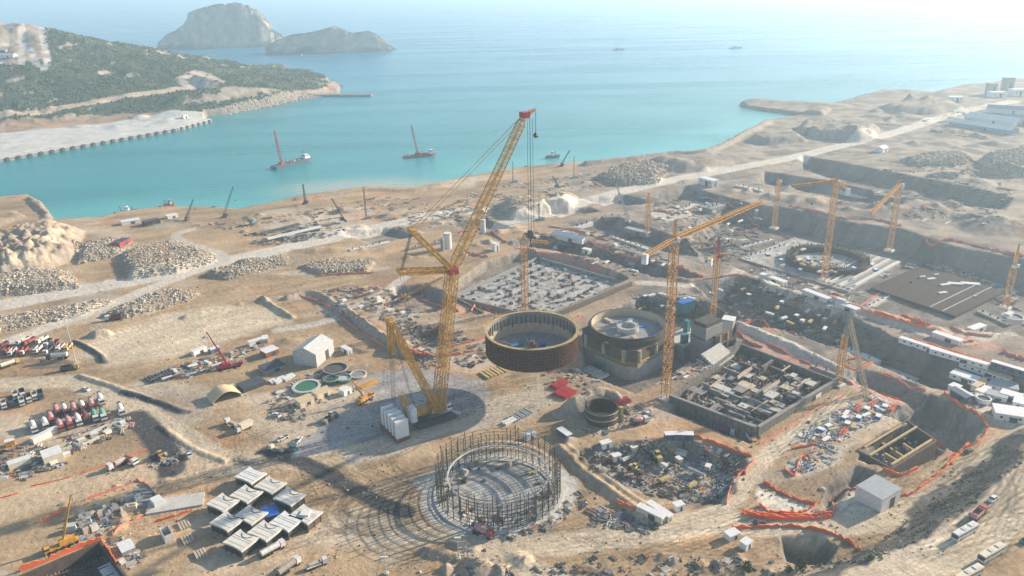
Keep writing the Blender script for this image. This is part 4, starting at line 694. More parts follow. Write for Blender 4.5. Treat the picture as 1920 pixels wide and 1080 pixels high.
def box_thing(name, label, cat, base, dims, dirpx, parts, group=None, z=None):
    b = ON(*base) if z is None else G(*base, z); b2 = ON(*dirpx) if z is None else G(*dirpx, z); h = math.atan2(b2[1] - b[1], b2[0] - b[0]); r = thing(name, label, cat, b, h, group)
    for nm, c, d, mm in parts: m = MB(); m.box(c, d); m.build(nm, mm, r, False)
    return r
box_thing("formwork_tower", "tall dark grey formwork tower behind the reactor block", "building", (1322, 655), None, (1342, 646), [("wall", (0, 0, -6), (15, 11, 23), "concrete_dark"), ("top_formwork", (0, 0, 17), (13, 9.4, 2.4), "drum_grey"), ("platform", (0, 0, 10), (16, 12, .4), "scaffold")])
box_thing("formwork_tower", "brown formwork block with timber strips right of the dark tower", "building", (1345, 652), None, (1366, 643), [("wall", (0, 0, -8), (15, 9, 19), "formwork_brown"), ("timber_strip", (-4, -4.7, 0), (1.3, .5, 11), "timber_yellow"), ("timber_strip", (3, -4.7, 0), (1.3, .5, 11), "timber_yellow"), ("platform", (0, -5.4, 6), (15, 1.6, .3), "scaffold")])
box_thing("formwork_tower", "white clad block topped by the orange crane mast with red head", "building", (1364, 628), None, (1380, 620), [("wall", (0, 0, -6), (7, 7, 17), "liner_grey"), ("roof_slab", (0, 0, 11), (7.4, 7.4, .5), "white_sheet"), ("cladding", (0, -3.6, 4), (7, .3, 6.5), "pale_wall")])
box_thing("annex_building", "low grey annex with teal scaffolds between reactor and towers", "building", (1285, 640), None, (1310, 628), [("wall", (0, 0, -8), (26, 18, 11), "concrete_dark"), ("scaffold_bay", (-8, -5, 3), (4, 3, 6), "teal_paint"), ("scaffold_bay", (6, 4, 3), (3, 3, 8), "teal_paint"), ("roof_deck", (0, 0, 3), (24, 16, .35), "concrete"), ("tarp", (4, -4, 3.4), (5, 4, .4), "blue_tarp")])
t = box_thing("stepped_slab", "pale stepped concrete slabs at the foot of the brown block", "concrete slabs", (1345, 672), None, (1372, 655), [("step", (0, k * 1.6 - 4, -1 + k * .9), (20, 2, 1.1), "concrete") for k in range(6)])
box_thing("scaffold_hut", "teal and white scaffold block behind the reactor rim", "scaffold", (1285, 583), None, (1300, 578), [("wall", (0, 0, 0), (11, 6, 7), "teal_paint"), ("roof_sheet", (0, 0, 7), (11.4, 6.4, .4), "blue_tarp")])
# ================================================================== sunken concrete works
def wall_line(m, p, q, th, z0, z1): d = (q - p)[:2]; m.box((*((p + q) / 2)[:2], z0), (np.hypot(*d), th, z1 - z0), math.atan2(d[1], d[0])); return m
def hall():
    A, B_, C_, D = [np.array(G(u, v, 0)) for u, v in HALL_PX]; c = (A + B_ + C_ + D) / 4; r = thing("turbine_hall", "big sunken concrete hall full of half built walls, right of the orange crane", "building site", (c[0], c[1], -6)); U = lambda s, t: A + (B_ - A) * s + (D - A) * t + (C_ - B_ - D + A) * s * t
    for p, q, z1 in ((A, B_, 1.5), (B_, C_, 2.5), (C_, D, 4.2), (D, A, 3.6)): m = MB(); wall_line(m, p, q, 1.1, -7, z1); m.build("wall", mat("hall_wall", (.17, .155, .14), rough=.9, var=.35, stripe=(0, 2.4, .75)), r)
    for p, q, z1 in ((C_, D, 4.2), (D, A, 3.6)): m = MB(); wall_line(m, p, q, 1.7, z1, z1 + .3); m.build("wall_coping", "liner_grey", r)
    m = MB(); m.add([(*U(s, t)[:2], z) for z in (-6.6, -2.6) for s, t in ((.01, .01), (.99, .01), (.99, .99), (.01, .99))], [(0, 1, 2, 3), (7, 6, 5, 4), (0, 4, 5, 1), (1, 5, 6, 2), (2, 6, 7, 3), (3, 7, 4, 0)]); m.build("floor_slab", "formwork_brown", r)
    R_ = random.Random(3)
    for k in range(74):
        s, t = R_.uniform(.05, .9), R_.uniform(.05, .9); along = R_.random() < .55; l = R_.uniform(.08, .3); m = MB(); wall_line(m, U(s, t), U(min(s + l, .97), t) if along else U(s, min(t + l, .97)), R_.choice((.6, 1, 1.6)), -2.7, R_.uniform(-1.8, 2.2)); m.build("inner_wall", R_.choice(("concrete_dark", "concrete_dark", "liner_grey", "liner_grey", "formwork_brown", "hall_wall")), r)
    for k in range(70):
        p = U(.06 + .88 * ((k % 10) / 9), .08 + .84 * ((k // 10) / 6)); m = MB(); m.box((p[0] + R_.uniform(-1, 1), p[1] + R_.uniform(-1, 1), -2.7), (1.1, 1.1, R_.uniform(1, 4.5)), .75); m.build("column", R_.choice(("concrete", "rebar", "formwork_brown", "liner_grey")), r)
    for s, t, l in ((.55, .3, .2), (.53, .32, .2), (.5, .62, .22), (.48, .64, .22), (.72, .8, .18), (.3, .2, .15), (.85, .55, .12), (.2, .75, .2)): m = MB(); wall_line(m, U(s, t), U(s + l, t), .6, 1.6, 2.2); m.build("timber_beam", "liner_tan", r)
    for k in range(34): p = U(R_.uniform(.1, .9), R_.uniform(.1, .9)); m = MB(); m.box((p[0], p[1], R_.uniform(-1.6, 1)), (R_.uniform(4, 9), R_.uniform(3, 6), .4), .75 + R_.choice((0, 1.57))); m.build("deck_panel", R_.choice(("liner_tan", "concrete", "liner_grey")), r)
    p = (C_ * .72 + D * .28); m = MB(); m.box((p[0] + .2, p[1] - 1.2, .8), (5, .3, 2.2), math.atan2((C_ - D)[1], (C_ - D)[0])); m.build("white_banner", "white_sheet", r)
    m = MB()
    for k in range(900): p = U(R_.uniform(.04, .96), R_.uniform(.04, .96)); z = R_.uniform(-2.6, -1.4); m.box((p[0], p[1], z), (R_.uniform(.4, 2.6), R_.uniform(.2, .8), R_.uniform(.2, .9)), R_.choice((.75, 2.3)) + R_.gauss(0, .1), col=R_.choice(((.5, .46, .38), (.3, .27, .24), (.45, .33, .18), (.12, .1, .1), (.6, .58, .54), (.35, .2, .14))))
    mat("clutter", None, attr=True, rough=.8, var=.2); d = m.build("loose_materials", "clutter", r); d['kind'] = 'stuff'
    m = MB()
    for k in range(900): p = U(R_.uniform(.03, .97), R_.uniform(.03, .97)); m.bar((p[0], p[1], -2.7), (p[0] + R_.gauss(0, .15), p[1], R_.uniform(-.5, 2.4)), .07, n=3)
    d = m.build("starter_bars", "rebar", r); d['kind'] = 'stuff'
hall()
def tank_pit(name, label, pts, zf, z1, mm, beams, beam_m="timber_yellow", floor="concrete_dark", boundary=True):
    P = [np.array(G(u, v, 0)) for u, v in pts]; c = sum(P) / len(P); r = thing(name, label, "building site", (c[0], c[1], zf))
    for k in range(len(P)): m = MB(); wall_line(m, P[k], P[(k + 1) % len(P)], .8, zf - 1, z1); m.build("wall", mm, r)
    U = lambda s, t: P[0] + (P[1] - P[0]) * s + (P[3] - P[0]) * t + (P[2] - P[1] - P[3] + P[0]) * s * t
    m = MB(); m.add([(*U(s, t)[:2], z) for z in (zf - .6, zf) for s, t in ((.01, .01), (.99, .01), (.99, .99), (.01, .99))], [(0, 1, 2, 3), (7, 6, 5, 4), (0, 4, 5, 1), (1, 5, 6, 2), (2, 6, 7, 3), (3, 7, 4, 0)]); m.build("floor_slab", floor, r)
    for s0, t0, s1, t1, z, h, w_ in beams: m = MB(); wall_line(m, U(s0, t0), U(s1, t1), w_, z, z + h); m.build("beam", beam_m, r)
    return r, U
R2 = random.Random(5)
tank_pit("open_tank", "dark open concrete tank cut off at the lower left corner, edged by orange net", [(36, 1082), (188, 1017), (238, 1084), (90, 1150)], -8.5, .5, "formwork_brown", [(.05, t, .95, t, -6 + 2 * R2.random(), .4, .5) for t in np.linspace(.08, .9, 9)] + [(s, .05, s, .9, -7.5, 1.5, .4) for s in (.25, .5, .75)], "formwork_brown")
r_, U_ = tank_pit("foundation_pit", "half built sunken walls with long yellow beams, ringed by orange net", [(1608, 845), (1700, 790), (1755, 828), (1672, 880)], -8, .6, "formwork_brown", [(0, .35, 1, .35, .4, .8, .9), (.05, .92, .95, .92, .3, .9, 1), (.1, .05, .85, .05, .4, .6, .8), (.3, .4, .3, .9, -4, 2, 1), (.7, .4, .7, .9, -5, 2, 1), (.5, 0, .5, .9, -6, 2.4, 1)])
for k in range(26): p = U_(R2.uniform(.1, .9), R2.uniform(.1, .9)); m = MB(); m.box((p[0], p[1], -8), (R2.uniform(.8, 2.4), R2.uniform(.8, 1.6), R2.uniform(2, 6)), .6); m.build("column", R2.choice(("rebar", "formwork_brown", "concrete_dark")), r_)
r_, U_ = tank_pit("column_foundation", "grey foundation floor dotted with short columns, left of the reactor", [(846, 548), (1008, 476), (1182, 525), (1032, 592)], -5.2, -2.4, "concrete_dark", [], floor=mat("slab_blotchy", (.40, .375, .34), rough=.9, var=.55, scale=.12))
m = MB(); wall_line(m, G(1030, 600), G(1184, 536), 1.6, -5, 3.2); m.build("retaining_wall", mat("wall_dark", (.15, .125, .11), rough=.9, var=.3, stripe=(0, 1.6, .6)), r_)
m = MB(); wall_line(m, G(846, 556), G(905, 588), 1.6, -5, 1.5); m.build("retaining_wall", "wall_dark", r_)
for k in range(90):
    s, t = .06 + .88 * ((k % 10) / 9.), .06 + .86 * ((k // 10) / 8.)
    if R2.random() < .85: p = U_(s + R2.gauss(0, .008), t + R2.gauss(0, .008)); m = MB(); m.box((p[0], p[1], -5.2), (2.0, 2.0, R2.uniform(.7, 2.6)), .72); m.build("column_stub", R2.choice(("rebar", "dark_steel", "rebar", "concrete_dark", "concrete")), r_)
for k in range(4): a, b = G(1046 + 5 * k, 606 + 6 * k, 0), G(1196 + 5 * k, 545 + 5 * k, 0); m = MB(); wall_line(m, a, b, .9, -3 - k, -2.2 - k); tag(m.build("timber_walkway", "timber_yellow" if k % 2 else "pale_steel"), ["long grey beam at the foot of the dark retaining wall", "long yellow timber walkway beside the dark retaining wall", "third long grey rail out from the retaining wall", "long yellow timber walkway nearest the reactor pit"][k], "walkway", "long beams along the retaining wall")
# ring foundation in the far pit
def far_ring():
    zf = -14.5; c = G(1550, 494, zf); r = thing("ring_foundation", "dark round wall of starter bars on a striped slab in the far pit", "foundation", c); pts = [G(u, v, zf) for u, v in ((1388, 486), (1490, 446), (1692, 492), (1590, 548))]
    m = MB(); m.prism([p[:2] for p in pts], zf - 1, zf + .8); m.build("base_slab", "slab_blotchy", r); R = abs(G(1626, 494, zf)[0] - c[0])
    m = MB(); m.ring((c[0], c[1], 0), R * .80, R * 1.0, zf + .8, zf + 5.5, 64); m.build("ring_wall", "rebar", r); R3 = random.Random(8); m = MB()
    for k in range(600): t = R3.uniform(0, 6.283); q = R * R3.uniform(.79, 1.02); m.bar((c[0] + q * math.cos(t), c[1] + q * math.sin(t), zf + 5), (c[0] + q * math.cos(t), c[1] + q * math.sin(t), zf + 5.5 + R3.uniform(.5, 3)), .16, n=3)
    d = m.build("starter_bars", "rebar", r); d['kind'] = 'stuff'
    for k in range(7): a = pts[2] + (pts[3] - pts[2]) * .04 + (pts[1] - pts[2]) * (.015 + .042 * k); b = pts[3] + (pts[2] - pts[3]) * .05 + (pts[0] - pts[3]) * (.015 + .042 * k); m = MB(); wall_line(m, a, b, 1.3 if k else 2, zf + .8, zf + 1.9); m.build("slab_kerb", "pale_wall" if k % 2 == 0 else "concrete_dark", r)
    for k in range(46): t = R3.uniform(0, 6.28); q = R * R3.choice((.6, 1.5)) * R3.uniform(.1, 1); q = q if q < R * .7 else max(q, R * 1.1); m = MB(); m.box((c[0] + q * math.cos(t), c[1] + q * math.sin(t), zf + .8), (R3.uniform(2, 9), 1.6, .8), .7); m.build("plank_stack", R3.choice(("white_sheet", "timber_yellow", "grey_steel", "concrete_dark")), r)
far_ring()
zf = -14.3; mp_ = [G(u, v, zf) for u, v in ((1632, 543), (1730, 499), (1882, 550), (1790, 596))]; c = sum(mp_) / 4; r_ = thing("rebar_mat", "wide dark mat of steel bars on the far pit floor", "rebar mat", c); m = MB(); m.prism([p[:2] for p in mp_], zf - .6, zf + 1.4); m.build("slab", mat("mat_dark", (.065, .055, .055), rough=.9, var=.5, scale=.25), r_)
m = MB()
for k in range(60): a = mp_[0] + (mp_[3] - mp_[0]) * k / 59; b = mp_[1] + (mp_[2] - mp_[1]) * k / 59; wall_line(m, a, b, .25, zf + 1.4, zf + 1.75)
m.build("bar_layer", "rebar", r_)
for f in (.72, .86): m = MB(); wall_line(m, mp_[0] + (mp_[3] - mp_[0]) * f, mp_[1] + (mp_[2] - mp_[1]) * f, .5, zf + 1.4, zf + 2.2); m.build("joint_strip", "concrete", r_)
for k, (u, v, l, lab) in enumerate(((1730, 519, 5, "small white sheet near the top corner of the dark rebar mat"), (1746, 523, 7, "white sheet second from the top corner of the rebar mat"), (1756, 515, 4, "pale sheet at the very edge of the rebar mat"), (1772, 534, 8, "white folded sheet left of the large one on the rebar mat"), (1791, 532, 11, "largest white sheet in the middle of the rebar mat"), (1819, 532, 13, "long thin white sheet at the right side of the rebar mat"), (1768, 549, 7, "white sheet lowest on the rebar mat"), (1828, 556, 4, "small yellowish sheet near the grey headed crane"))):
    b = G(u, v, zf + 1.8); m = MB(); m.box(b, (l, l * .4, .6), -.3 if l > 9 else .2, top=(.9, .8)); tag(m.build("white_sheet", "white_sheet" if k < 7 else "timber_yellow"), lab, "sheet", "white sheets on the rebar mat")
def small_cage():
    b = G(1131, 800); c = (b[0], b[1] + 6, 0); z = hz(c[0], c[1]) - .8; r = thing("rebar_cage", "small round dark rebar cage tower below the sand heap", "rebar cage", (c[0], c[1], z)); R = 8
    m = MB(); m.ring(c, R * .9, R, z, z + 8.5, 40); m.build("cage_wall", "rebar", r)
    for k in range(5): m = MB(); m.ring(c, R, R + .45, z + 1 + 1.7 * k, z + 1.3 + 1.7 * k, 40); m.build("platform_ring", "scaffold" if k % 2 else "liner_tan", r)
    m = MB()
    for k in range(120): t = 2 * math.pi * k / 120; m.bar((c[0] + R * math.cos(t), c[1] + R * math.sin(t), z + 8), (c[0] + R * math.cos(t), c[1] + R * math.sin(t), z + 10 + (k % 5) * .2), .07, n=3)
    d = m.build("starter_bars", "rebar", r); d['kind'] = 'stuff'
    m = MB(); m.box((c[0] + R + 1.2, c[1] - 2, z), (1.6, 1.6, 9), .3); m.build("stair_tower", "timber_yellow", r)
small_cage()
def scaffold_ring():
    b = G(935, 922); c = (b[0], b[1], 0); R = 25.3; H_ = 16.5; r = thing("scaffold_ring", "wide open ring of dark scaffold posts on a round concrete floor", "scaffold", (b[0], b[1], 0)); R3 = random.Random(11)
    m = MB(); m.ring(c, R - 3.2, R + 2.2, -.4, .55, 80); m.build("ring_footing", "concrete", r); m = MB(); m.cyl((b[0], b[1], -.3), R - 3.2, .45, 64); m.build("floor_slab", "slab_blotchy", r)
    for k in range(84):
        t = 2 * math.pi * k / 84; q = R + (k % 2) * 1.6 - .8; p = (b[0] + q * math.cos(t), b[1] + q * math.sin(t)); m = MB(); m.bar((*p, .3), (*p, H_ * R3.uniform(.72, 1.05)), .23); m.build("post", "scaffold", r)
    for k in range(9):
        z = 1.6 + 1.65 * k; m = MB(); m.ring(c, R + .8, R + .95, z, z + .14, 80); m.build("rail", "scaffold", r)
        if k < 8: m = MB(); m.ring(c, R - .9, R - .8, z + .5, z + .6, 80); m.build("rail", "scaffold", r)
    for z in (5.2, 8.4): m = MB(); m.ring(c, R - 1, R + 1, z, z + .12, 60, .3, 2.4); m.build("walkway", "liner_tan", r)
    m = MB()
    for k in range(84):
        t, t2 = 2 * math.pi * k / 84, 2 * math.pi * (k + 1) / 84
        for z in range(0, 12, 4): m.bar((b[0] + R * math.cos(t), b[1] + R * math.sin(t), z + .5), (b[0] + R * math.cos(t2), b[1] + R * math.sin(t2), z + 4), .07, n=3)
    m.build("bracing", "scaffold", r)
    m = MB(); m.ring(c, R - 4.4, R - 3.8, 8.8, 9.3, 80); m.build("inner_ring_beam", "pale_steel", r)
    for k in range(24): t = 2 * math.pi * k / 24; m = MB(); m.bar((b[0] + (R - 4.1) * math.cos(t), b[1] + (R - 4.1) * math.sin(t), .1), (b[0] + (R - 4.1) * math.cos(t), b[1] + (R - 4.1) * math.sin(t), 9), .15); m.build("inner_post", "scaffold", r)
    for k in range(60): t = R3.uniform(0, 6.28); q = R3.uniform(R - 9, R - 1.2); m = MB(); m.box((b[0] + q * math.cos(t), b[1] + q * math.sin(t), .2), (R3.uniform(1, 3.5), 1.2, R3.uniform(.4, 1.6)), t); m.build("material_pack", R3.choice(("liner_tan", "rebar", "white_sheet", "grey_steel", "dark_steel", "timber_yellow")), r)
scaffold_ring()
# ================================================================== precast roof modules
def module(label, uv, sx=1.0, kind=0):
    z = 4.6; b = G(uv[0], uv[1], z); a1, a2 = G(394, 937, z), G(422, 918, z); h = math.atan2(a2[1] - a1[1], a2[0] - a1[0]); r = thing("precast_module", label, "precast module", (b[0], b[1], 0), h, "white precast modules standing in rows")
    L_, W_ = 8.9 * sx, 10.4; n = 10; hi = []
    for k in range(n + 1): t = -1 + 2 * k / n; hi.append((L_ / 2 - 1.1 * (1 - t * t), t * W_ / 2))
    lo = [(-L_ / 2 + (.5 * (1 - t * t)), t * W_ / 2) for t in np.linspace(1, -1, n + 1)]
    m = MB(); m.prism(hi + lo, 3.8, 4.6); m.build("roof_panel", mat("module_cream", (.66, .62, .54), rough=.8, var=.2, scale=.5) if kind != 1 else "white_sheet", r, False)
    for x in (-L_ * .28, 0.0, L_ * .12): m = MB(); m.box((x, 0, 4.6), (.09, W_ * .94, .08)); m.build("panel_rib", "pale_steel", r, False)
    if kind == 0:
        m = MB(); pts = [(L_ * .34 - 1.6 * (1 - t * t), t * W_ * .26, 4.7) for t in np.linspace(-1, 1, 9)]
        for a, q in zip(pts, pts[1:]): m.bar(a, q, .1)
        m.build("arched_slot", "dark_steel", r, False)
    if kind == 2: m = MB(); m.box((0, 0, 4.6), (L_ * .4, W_ * .35, .7), .4); m.build("crumpled_sheet", "white_sheet", r, False)
    m = MB()
    for x in np.linspace(-L_ / 2 + .5, L_ / 2 - 1.2, 3):
        for y in np.linspace(-W_ / 2 + .5, W_ / 2 - .5, 4): m.box((x, y, 0), (.35, .35, 3.8))
    for z in (1.2, 3): m.box((0, -W_ / 2 + .5, z), (L_ * .9, .2, .25)); m.box((0, W_ / 2 - .5, z), (L_ * .9, .2, .25)); m.box((-L_ / 2 + .5, 0, z), (.2, W_ * .9, .25))
    m.build("support_frame", "scaffold", r, False); m = MB(); m.box((-.2, 0, .3), (L_ * .76, W_ * .9, 3.3)); m.build("under_deck", "formwork_brown" if kind else "dark_steel", r, False)  # frame and core coloured dark to stand for the modules' shaded sides
    m = MB(); m.box((0, 0, 0), (L_ * .9, W_ * .9, .3)); m.build("skid", "timber_yellow" if kind else "liner_tan", r, False); return r
for lab, uv, k in (("bluish white precast module standing apart at the top of the cluster", (470, 890), 1), ("white precast module in the back row, next to the topmost one", (507, 908), 0), ("cream precast module at the far right of the back row", (543, 930), 0), ("white precast module directly left of the blue tarped one", (462, 925), 0), ("white precast module at the left end of the cluster", (418, 941), 0), ("white precast module in the centre of the cluster", (470, 964), 0), ("white precast module second from the left end, in front of it", (426, 976), 0), ("precast module with a crumpled white sheet, at the right end", (573, 963), 2), ("white ribbed precast module in front of the crumpled sheet one", (537, 976), 1), ("white precast module behind the white tanker's cab", (497, 994), 0), ("white precast module nearest the bottom of the cluster", (452, 1012), 0)): module(lab, uv, 1.0, k)
b = G(506, 957, 3); r_ = thing("tarped_crate", "flat crate under a blue tarp among the white modules", "crate", (b[0], b[1], 0), .4); m = MB(); m.box((0, 0, 2.3), (6.5, 7.5, .5)); m.build("tarp", "blue_tarp", r_, False); m = MB(); m.box((0, 0, 0), (6, 7, 2.3)); m.build("crate", "formwork_brown", r_, False)
# ================================================================== sheds, cabins, tanks
def shed(name, label, cat, uv, dirpx, L_, W_, H_, wall, roof, kind='gable', group=None, rise=.22, openf=False, windows=0, door=True):
    b = ON(*uv); h = head(uv, dirpx); r = thing(name, label, cat, (b[0], b[1], b[2] - .15), h, group); x, y = L_ / 2, W_ / 2
    if kind == 'arch':
        n = 10; pr = [(-y + W_ * k / n, H_ * .35 + H_ * .65 * math.sin(math.pi * k / n)) for k in range(n + 1)]; vs = [(s * x, a, z) for s in (-1, 1) for a, z in pr] + [(s * x, a * .97, z - .25) for s in (-1, 1) for a, z in pr]; N = n + 1; f = []
        for k in range(n): f += [(k, N + k, N + k + 1, k + 1), (2 * N + k, 2 * N + k + 1, 3 * N + k + 1, 3 * N + k), (k, k + 1, 2 * N + k + 1, 2 * N + k), (N + k, 3 * N + k, 3 * N + k + 1, N + k + 1)]
        m = MB(); m.add(vs, f); m.build("roof", roof, r, False)
        for s in (-1, 1): m = MB(); m.box((0, s * y * .97, 0), (L_, .25, H_ * .36)); m.build("wall", wall, r, False)
        m = MB(); m.prism([(-x + .2, -y * .95), (-x + .45, -y * .95), (-x + .45, y * .95), (-x + .2, y * .95)], 0, H_ * .75); m.build("end_wall", wall, r, False); return r
    m = MB()
    if kind == 'gable':
        rh = W_ * rise; n = 5; pr = [(-y, 0), (y, 0), (y, H_), (0, H_ + rh), (-y, H_)]; m.add([(s * x, a, z) for s in (-1, 1) for a, z in pr], [(0, 1, 2, 3, 4)[::-1], (5, 6, 7, 8, 9), (0, 5, 9, 4)[::-1], (1, 2, 7, 6), (0, 1, 6, 5)]); m.build("wall", wall, r, False)
        for s in (-1, 1): m = MB(); e = .4; m.hexa([(-x - e, s * (y + e), H_ - e * rh / y), (x + e, s * (y + e), H_ - e * rh / y), (x + e, 0, H_ + rh), (-x - e, 0, H_ + rh), (-x - e, s * (y + e), H_ + .25 - e * rh / y), (x + e, s * (y + e), H_ + .25 - e * rh / y), (x + e, 0, H_ + rh + .25), (-x - e, 0, H_ + rh + .25)] if s > 0 else [(x + e, s * (y + e), H_ - e * rh / y), (-x - e, s * (y + e), H_ - e * rh / y), (-x - e, 0, H_ + rh), (x + e, 0, H_ + rh), (x + e, s * (y + e), H_ + .25 - e * rh / y), (-x - e, s * (y + e), H_ + .25 - e * rh / y), (-x - e, 0, H_ + rh + .25), (x + e, 0, H_ + rh + .25)]); m.build("roof", roof, r, False)
    else: m.box((0, 0, 0), (L_, W_, H_)); m.build("wall", wall, r, False); m = MB(); m.box((0, 0, H_), (L_ + .5, W_ + .5, .25), top=(.985, .97)); m.build("roof", roof, r, False)
    if door: m = MB(); m.box((x * .2, -y - .02, 0), (min(3.5, L_ * .25), .12, H_ * .72)); m.build("door", "dark_steel" if not openf else "black_steel", r, False); m = MB(); m.box((x + .02, 0, 0), (.12, min(4, W_ * .4), H_ * .7)); m.build("door", "grey_steel" if not openf else "black_steel", r, False)
    for k in range(windows): m = MB(); m.box(((k + .5) / windows * L_ * .9 - L_ * .45, -y - .03, H_ * .45), (min(1.2, L_ / windows * .5), .1, H_ * .3)); m.build("window", "glass", r, False)
    return r
mat('tent_grey', (.47, .465, .45), rough=.8, var=.2, stripe=(0, 2, .8)); mat('roof_tent', (.50, .50, .485), rough=.7, var=.2, stripe=(0, 1.6, .85))
SH = [("warehouse", "large pale grey gabled warehouse in the workshop yard", "warehouse", (590, 672), (624, 645), 19, 15, 8, "tent_grey", "roof_tent", 'gable'), ("open_shed", "tan arched shed with an open dark front", "shed", (421, 745), (432, 757), 10, 15, 5.5, "cream_wall", "roof_tan", 'arch'), ("shed", "flat dark blue roofed shed beside the grey warehouse", "shed", (510, 692), (545, 680), 12, 9, 2.6, "grey_steel", "roof_dark", 'flat'), ("shed", "dark purple flat roofed shed behind the tan arched shed", "shed", (472, 724), (500, 714), 13, 8.5, 2.4, "dark_steel", "roof_dark", 'flat'), ("shed", "white flat roofed shed with an open red side, left of the warehouse", "shed", (506, 664), (530, 655), 8.5, 7, 3.4, "hull_rust", "roof_white", 'flat'), ("shed", "tan roofed workshop shed in front of the round green tank", "shed", (572, 758), (600, 746), 8, 6, 3.6, "cream_wall", "roof_tan", 'flat'), ("shed", "second tan roofed workshop shed, right of the first, by the painted shadow patch", "shed", (604, 742), (630, 731), 8.5, 5, 3.2, "cream_wall", "roof_tan", 'flat'),
    ("shed", "small white hut beside the small orange truck crane", "hut", (648, 738), (660, 732), 5, 4, 3, "white_paint", "roof_white", 'flat'), ("warehouse", "flat grey roofed warehouse casting a big shadow on pale ground, lower right", "warehouse", (1643, 940), (1676, 920), 13, 11.5, 7, "pale_wall", "roof_grey", 'flat'), ("hut", "white roofed hut beside the small kiosk south of the orange net", "hut", (1372, 1008), (1385, 1002), 5, 3.5, 2.6, "white_paint", "roof_white", 'flat'), ("kiosk", "small white kiosk in front of the white roofed hut", "hut", (1398, 1026), (1412, 1016), 4, 3, 3, "white_paint", "roof_white", 'flat'),
    ("long_shed", "long white roofed shed in the upper pit behind the hook block", "shed", (1068, 450), (1100, 460), 30, 8, 4, "pale_wall", "roof_white", 'gable'), ("tower_hut", "narrow tall white hut standing behind the column foundation", "hut", (929, 470), (936, 468), 4.5, 4.5, 6.5, "white_paint", "roof_white", 'flat'), ("cabin", "small pale cabin on the road bank right of the upper pit crane", "cabin", (1100, 475), (1112, 478), 7, 4, 4, "pale_wall", "roof_white", 'flat'), ("long_shed", "low grey roofed shed on the terrace beside the upper crane mast", "shed", (1195, 438), (1215, 443), 24, 6, 3.5, "concrete_dark", "roof_grey", 'flat'), ("office_block", "white two storey office by the light road above the pits", "building", (1328, 347), (1342, 351), 20, 9, 7, "pale_wall", "roof_white", 'flat'), ("house", "white building on the open ground by the bend of the light road", "building", (1652, 284), (1665, 280), 15, 10, 5, "white_paint", "roof_white", 'gable'),
    ("warehouse", "long blue walled warehouse at the right edge, nearest of the far sheds", "warehouse", (1842, 243), (1892, 250), 88, 18, 6, "roof_blue", "roof_white", 'gable'), ("warehouse", "long pale roofed warehouse behind the blue walled one", "warehouse", (1862, 230), (1905, 236), 70, 24, 6, "pale_wall", "roof_white", 'gable'), ("warehouse", "blue roofed warehouse cut by the right edge of the view", "warehouse", (1912, 232), (1940, 236), 50, 22, 6, "roof_blue", "roof_blue", 'gable'), ("warehouse", "farthest long low shed under the town towers", "warehouse", (1893, 212), (1925, 214), 60, 18, 7, "pale_wall", "roof_blue", 'gable'),
    ("tower_block", "hazy grey tower block on the skyline, left of two", "building", (1856, 178), (1866, 178), 13, 13, 20, "concrete_dark", "roof_grey", 'flat'), ("tower_block", "taller hazy tower block on the skyline, right of two", "building", (1886, 176), (1896, 176), 15, 13, 28, "concrete_dark", "roof_grey", 'flat'), ("house", "low white house at the foot of the taller tower block", "building", (1868, 182), (1880, 182), 26, 16, 9, "white_paint", "roof_white", 'flat'), ("house", "white block right of the taller tower block", "building", (1905, 180), (1915, 180), 24, 14, 12, "white_paint", "roof_white", 'flat'), ("house", "white stepped villa left of the hazy tower blocks", "building", (1790, 190), (1800, 190), 22, 14, 8, "white_paint", "roof_white", 'flat'),
    ("shed", "white walled shed on the bare hilltop clearing", "shed", (16, 108), (34, 106), 36, 12, 6, "white_paint", "roof_white", 'gable'), ("shed", "grey shed at the left edge of the hilltop clearing", "shed", (4, 98), (14, 97), 20, 10, 5, "grey_steel", "roof_grey", 'flat'), ("hut", "small white hut on the far end of the concrete quay", "hut", (347, 222), (356, 220), 8, 6, 6, "white_paint", "roof_white", 'flat'),
    ("shed", "low dark roofed shed with red posts among the boulder heaps", "shed", (228, 458), (250, 455), 14, 8, 3.4, "red_paint", "roof_dark", 'flat'), ("shed", "black sided shed at the shore beside the moored barges", "shed", (284, 420), (298, 417), 14, 8, 4, "black_steel", "roof_dark", 'flat'), ("shed", "white sheeted store beside the black shore shed", "shed", (245, 418), (262, 415), 16, 8, 3, "white_paint", "roof_white", 'flat'), ("shed", "pale low shed at the corner of the shore yard", "shed", (322, 408), (336, 405), 10, 7, 3, "pale_wall", "roof_white", 'flat')]
for a in SH: shed(*a, windows=3 if a[0] in ("office_block", "house") else 0)
CAB = "site cabins in the village at the right"
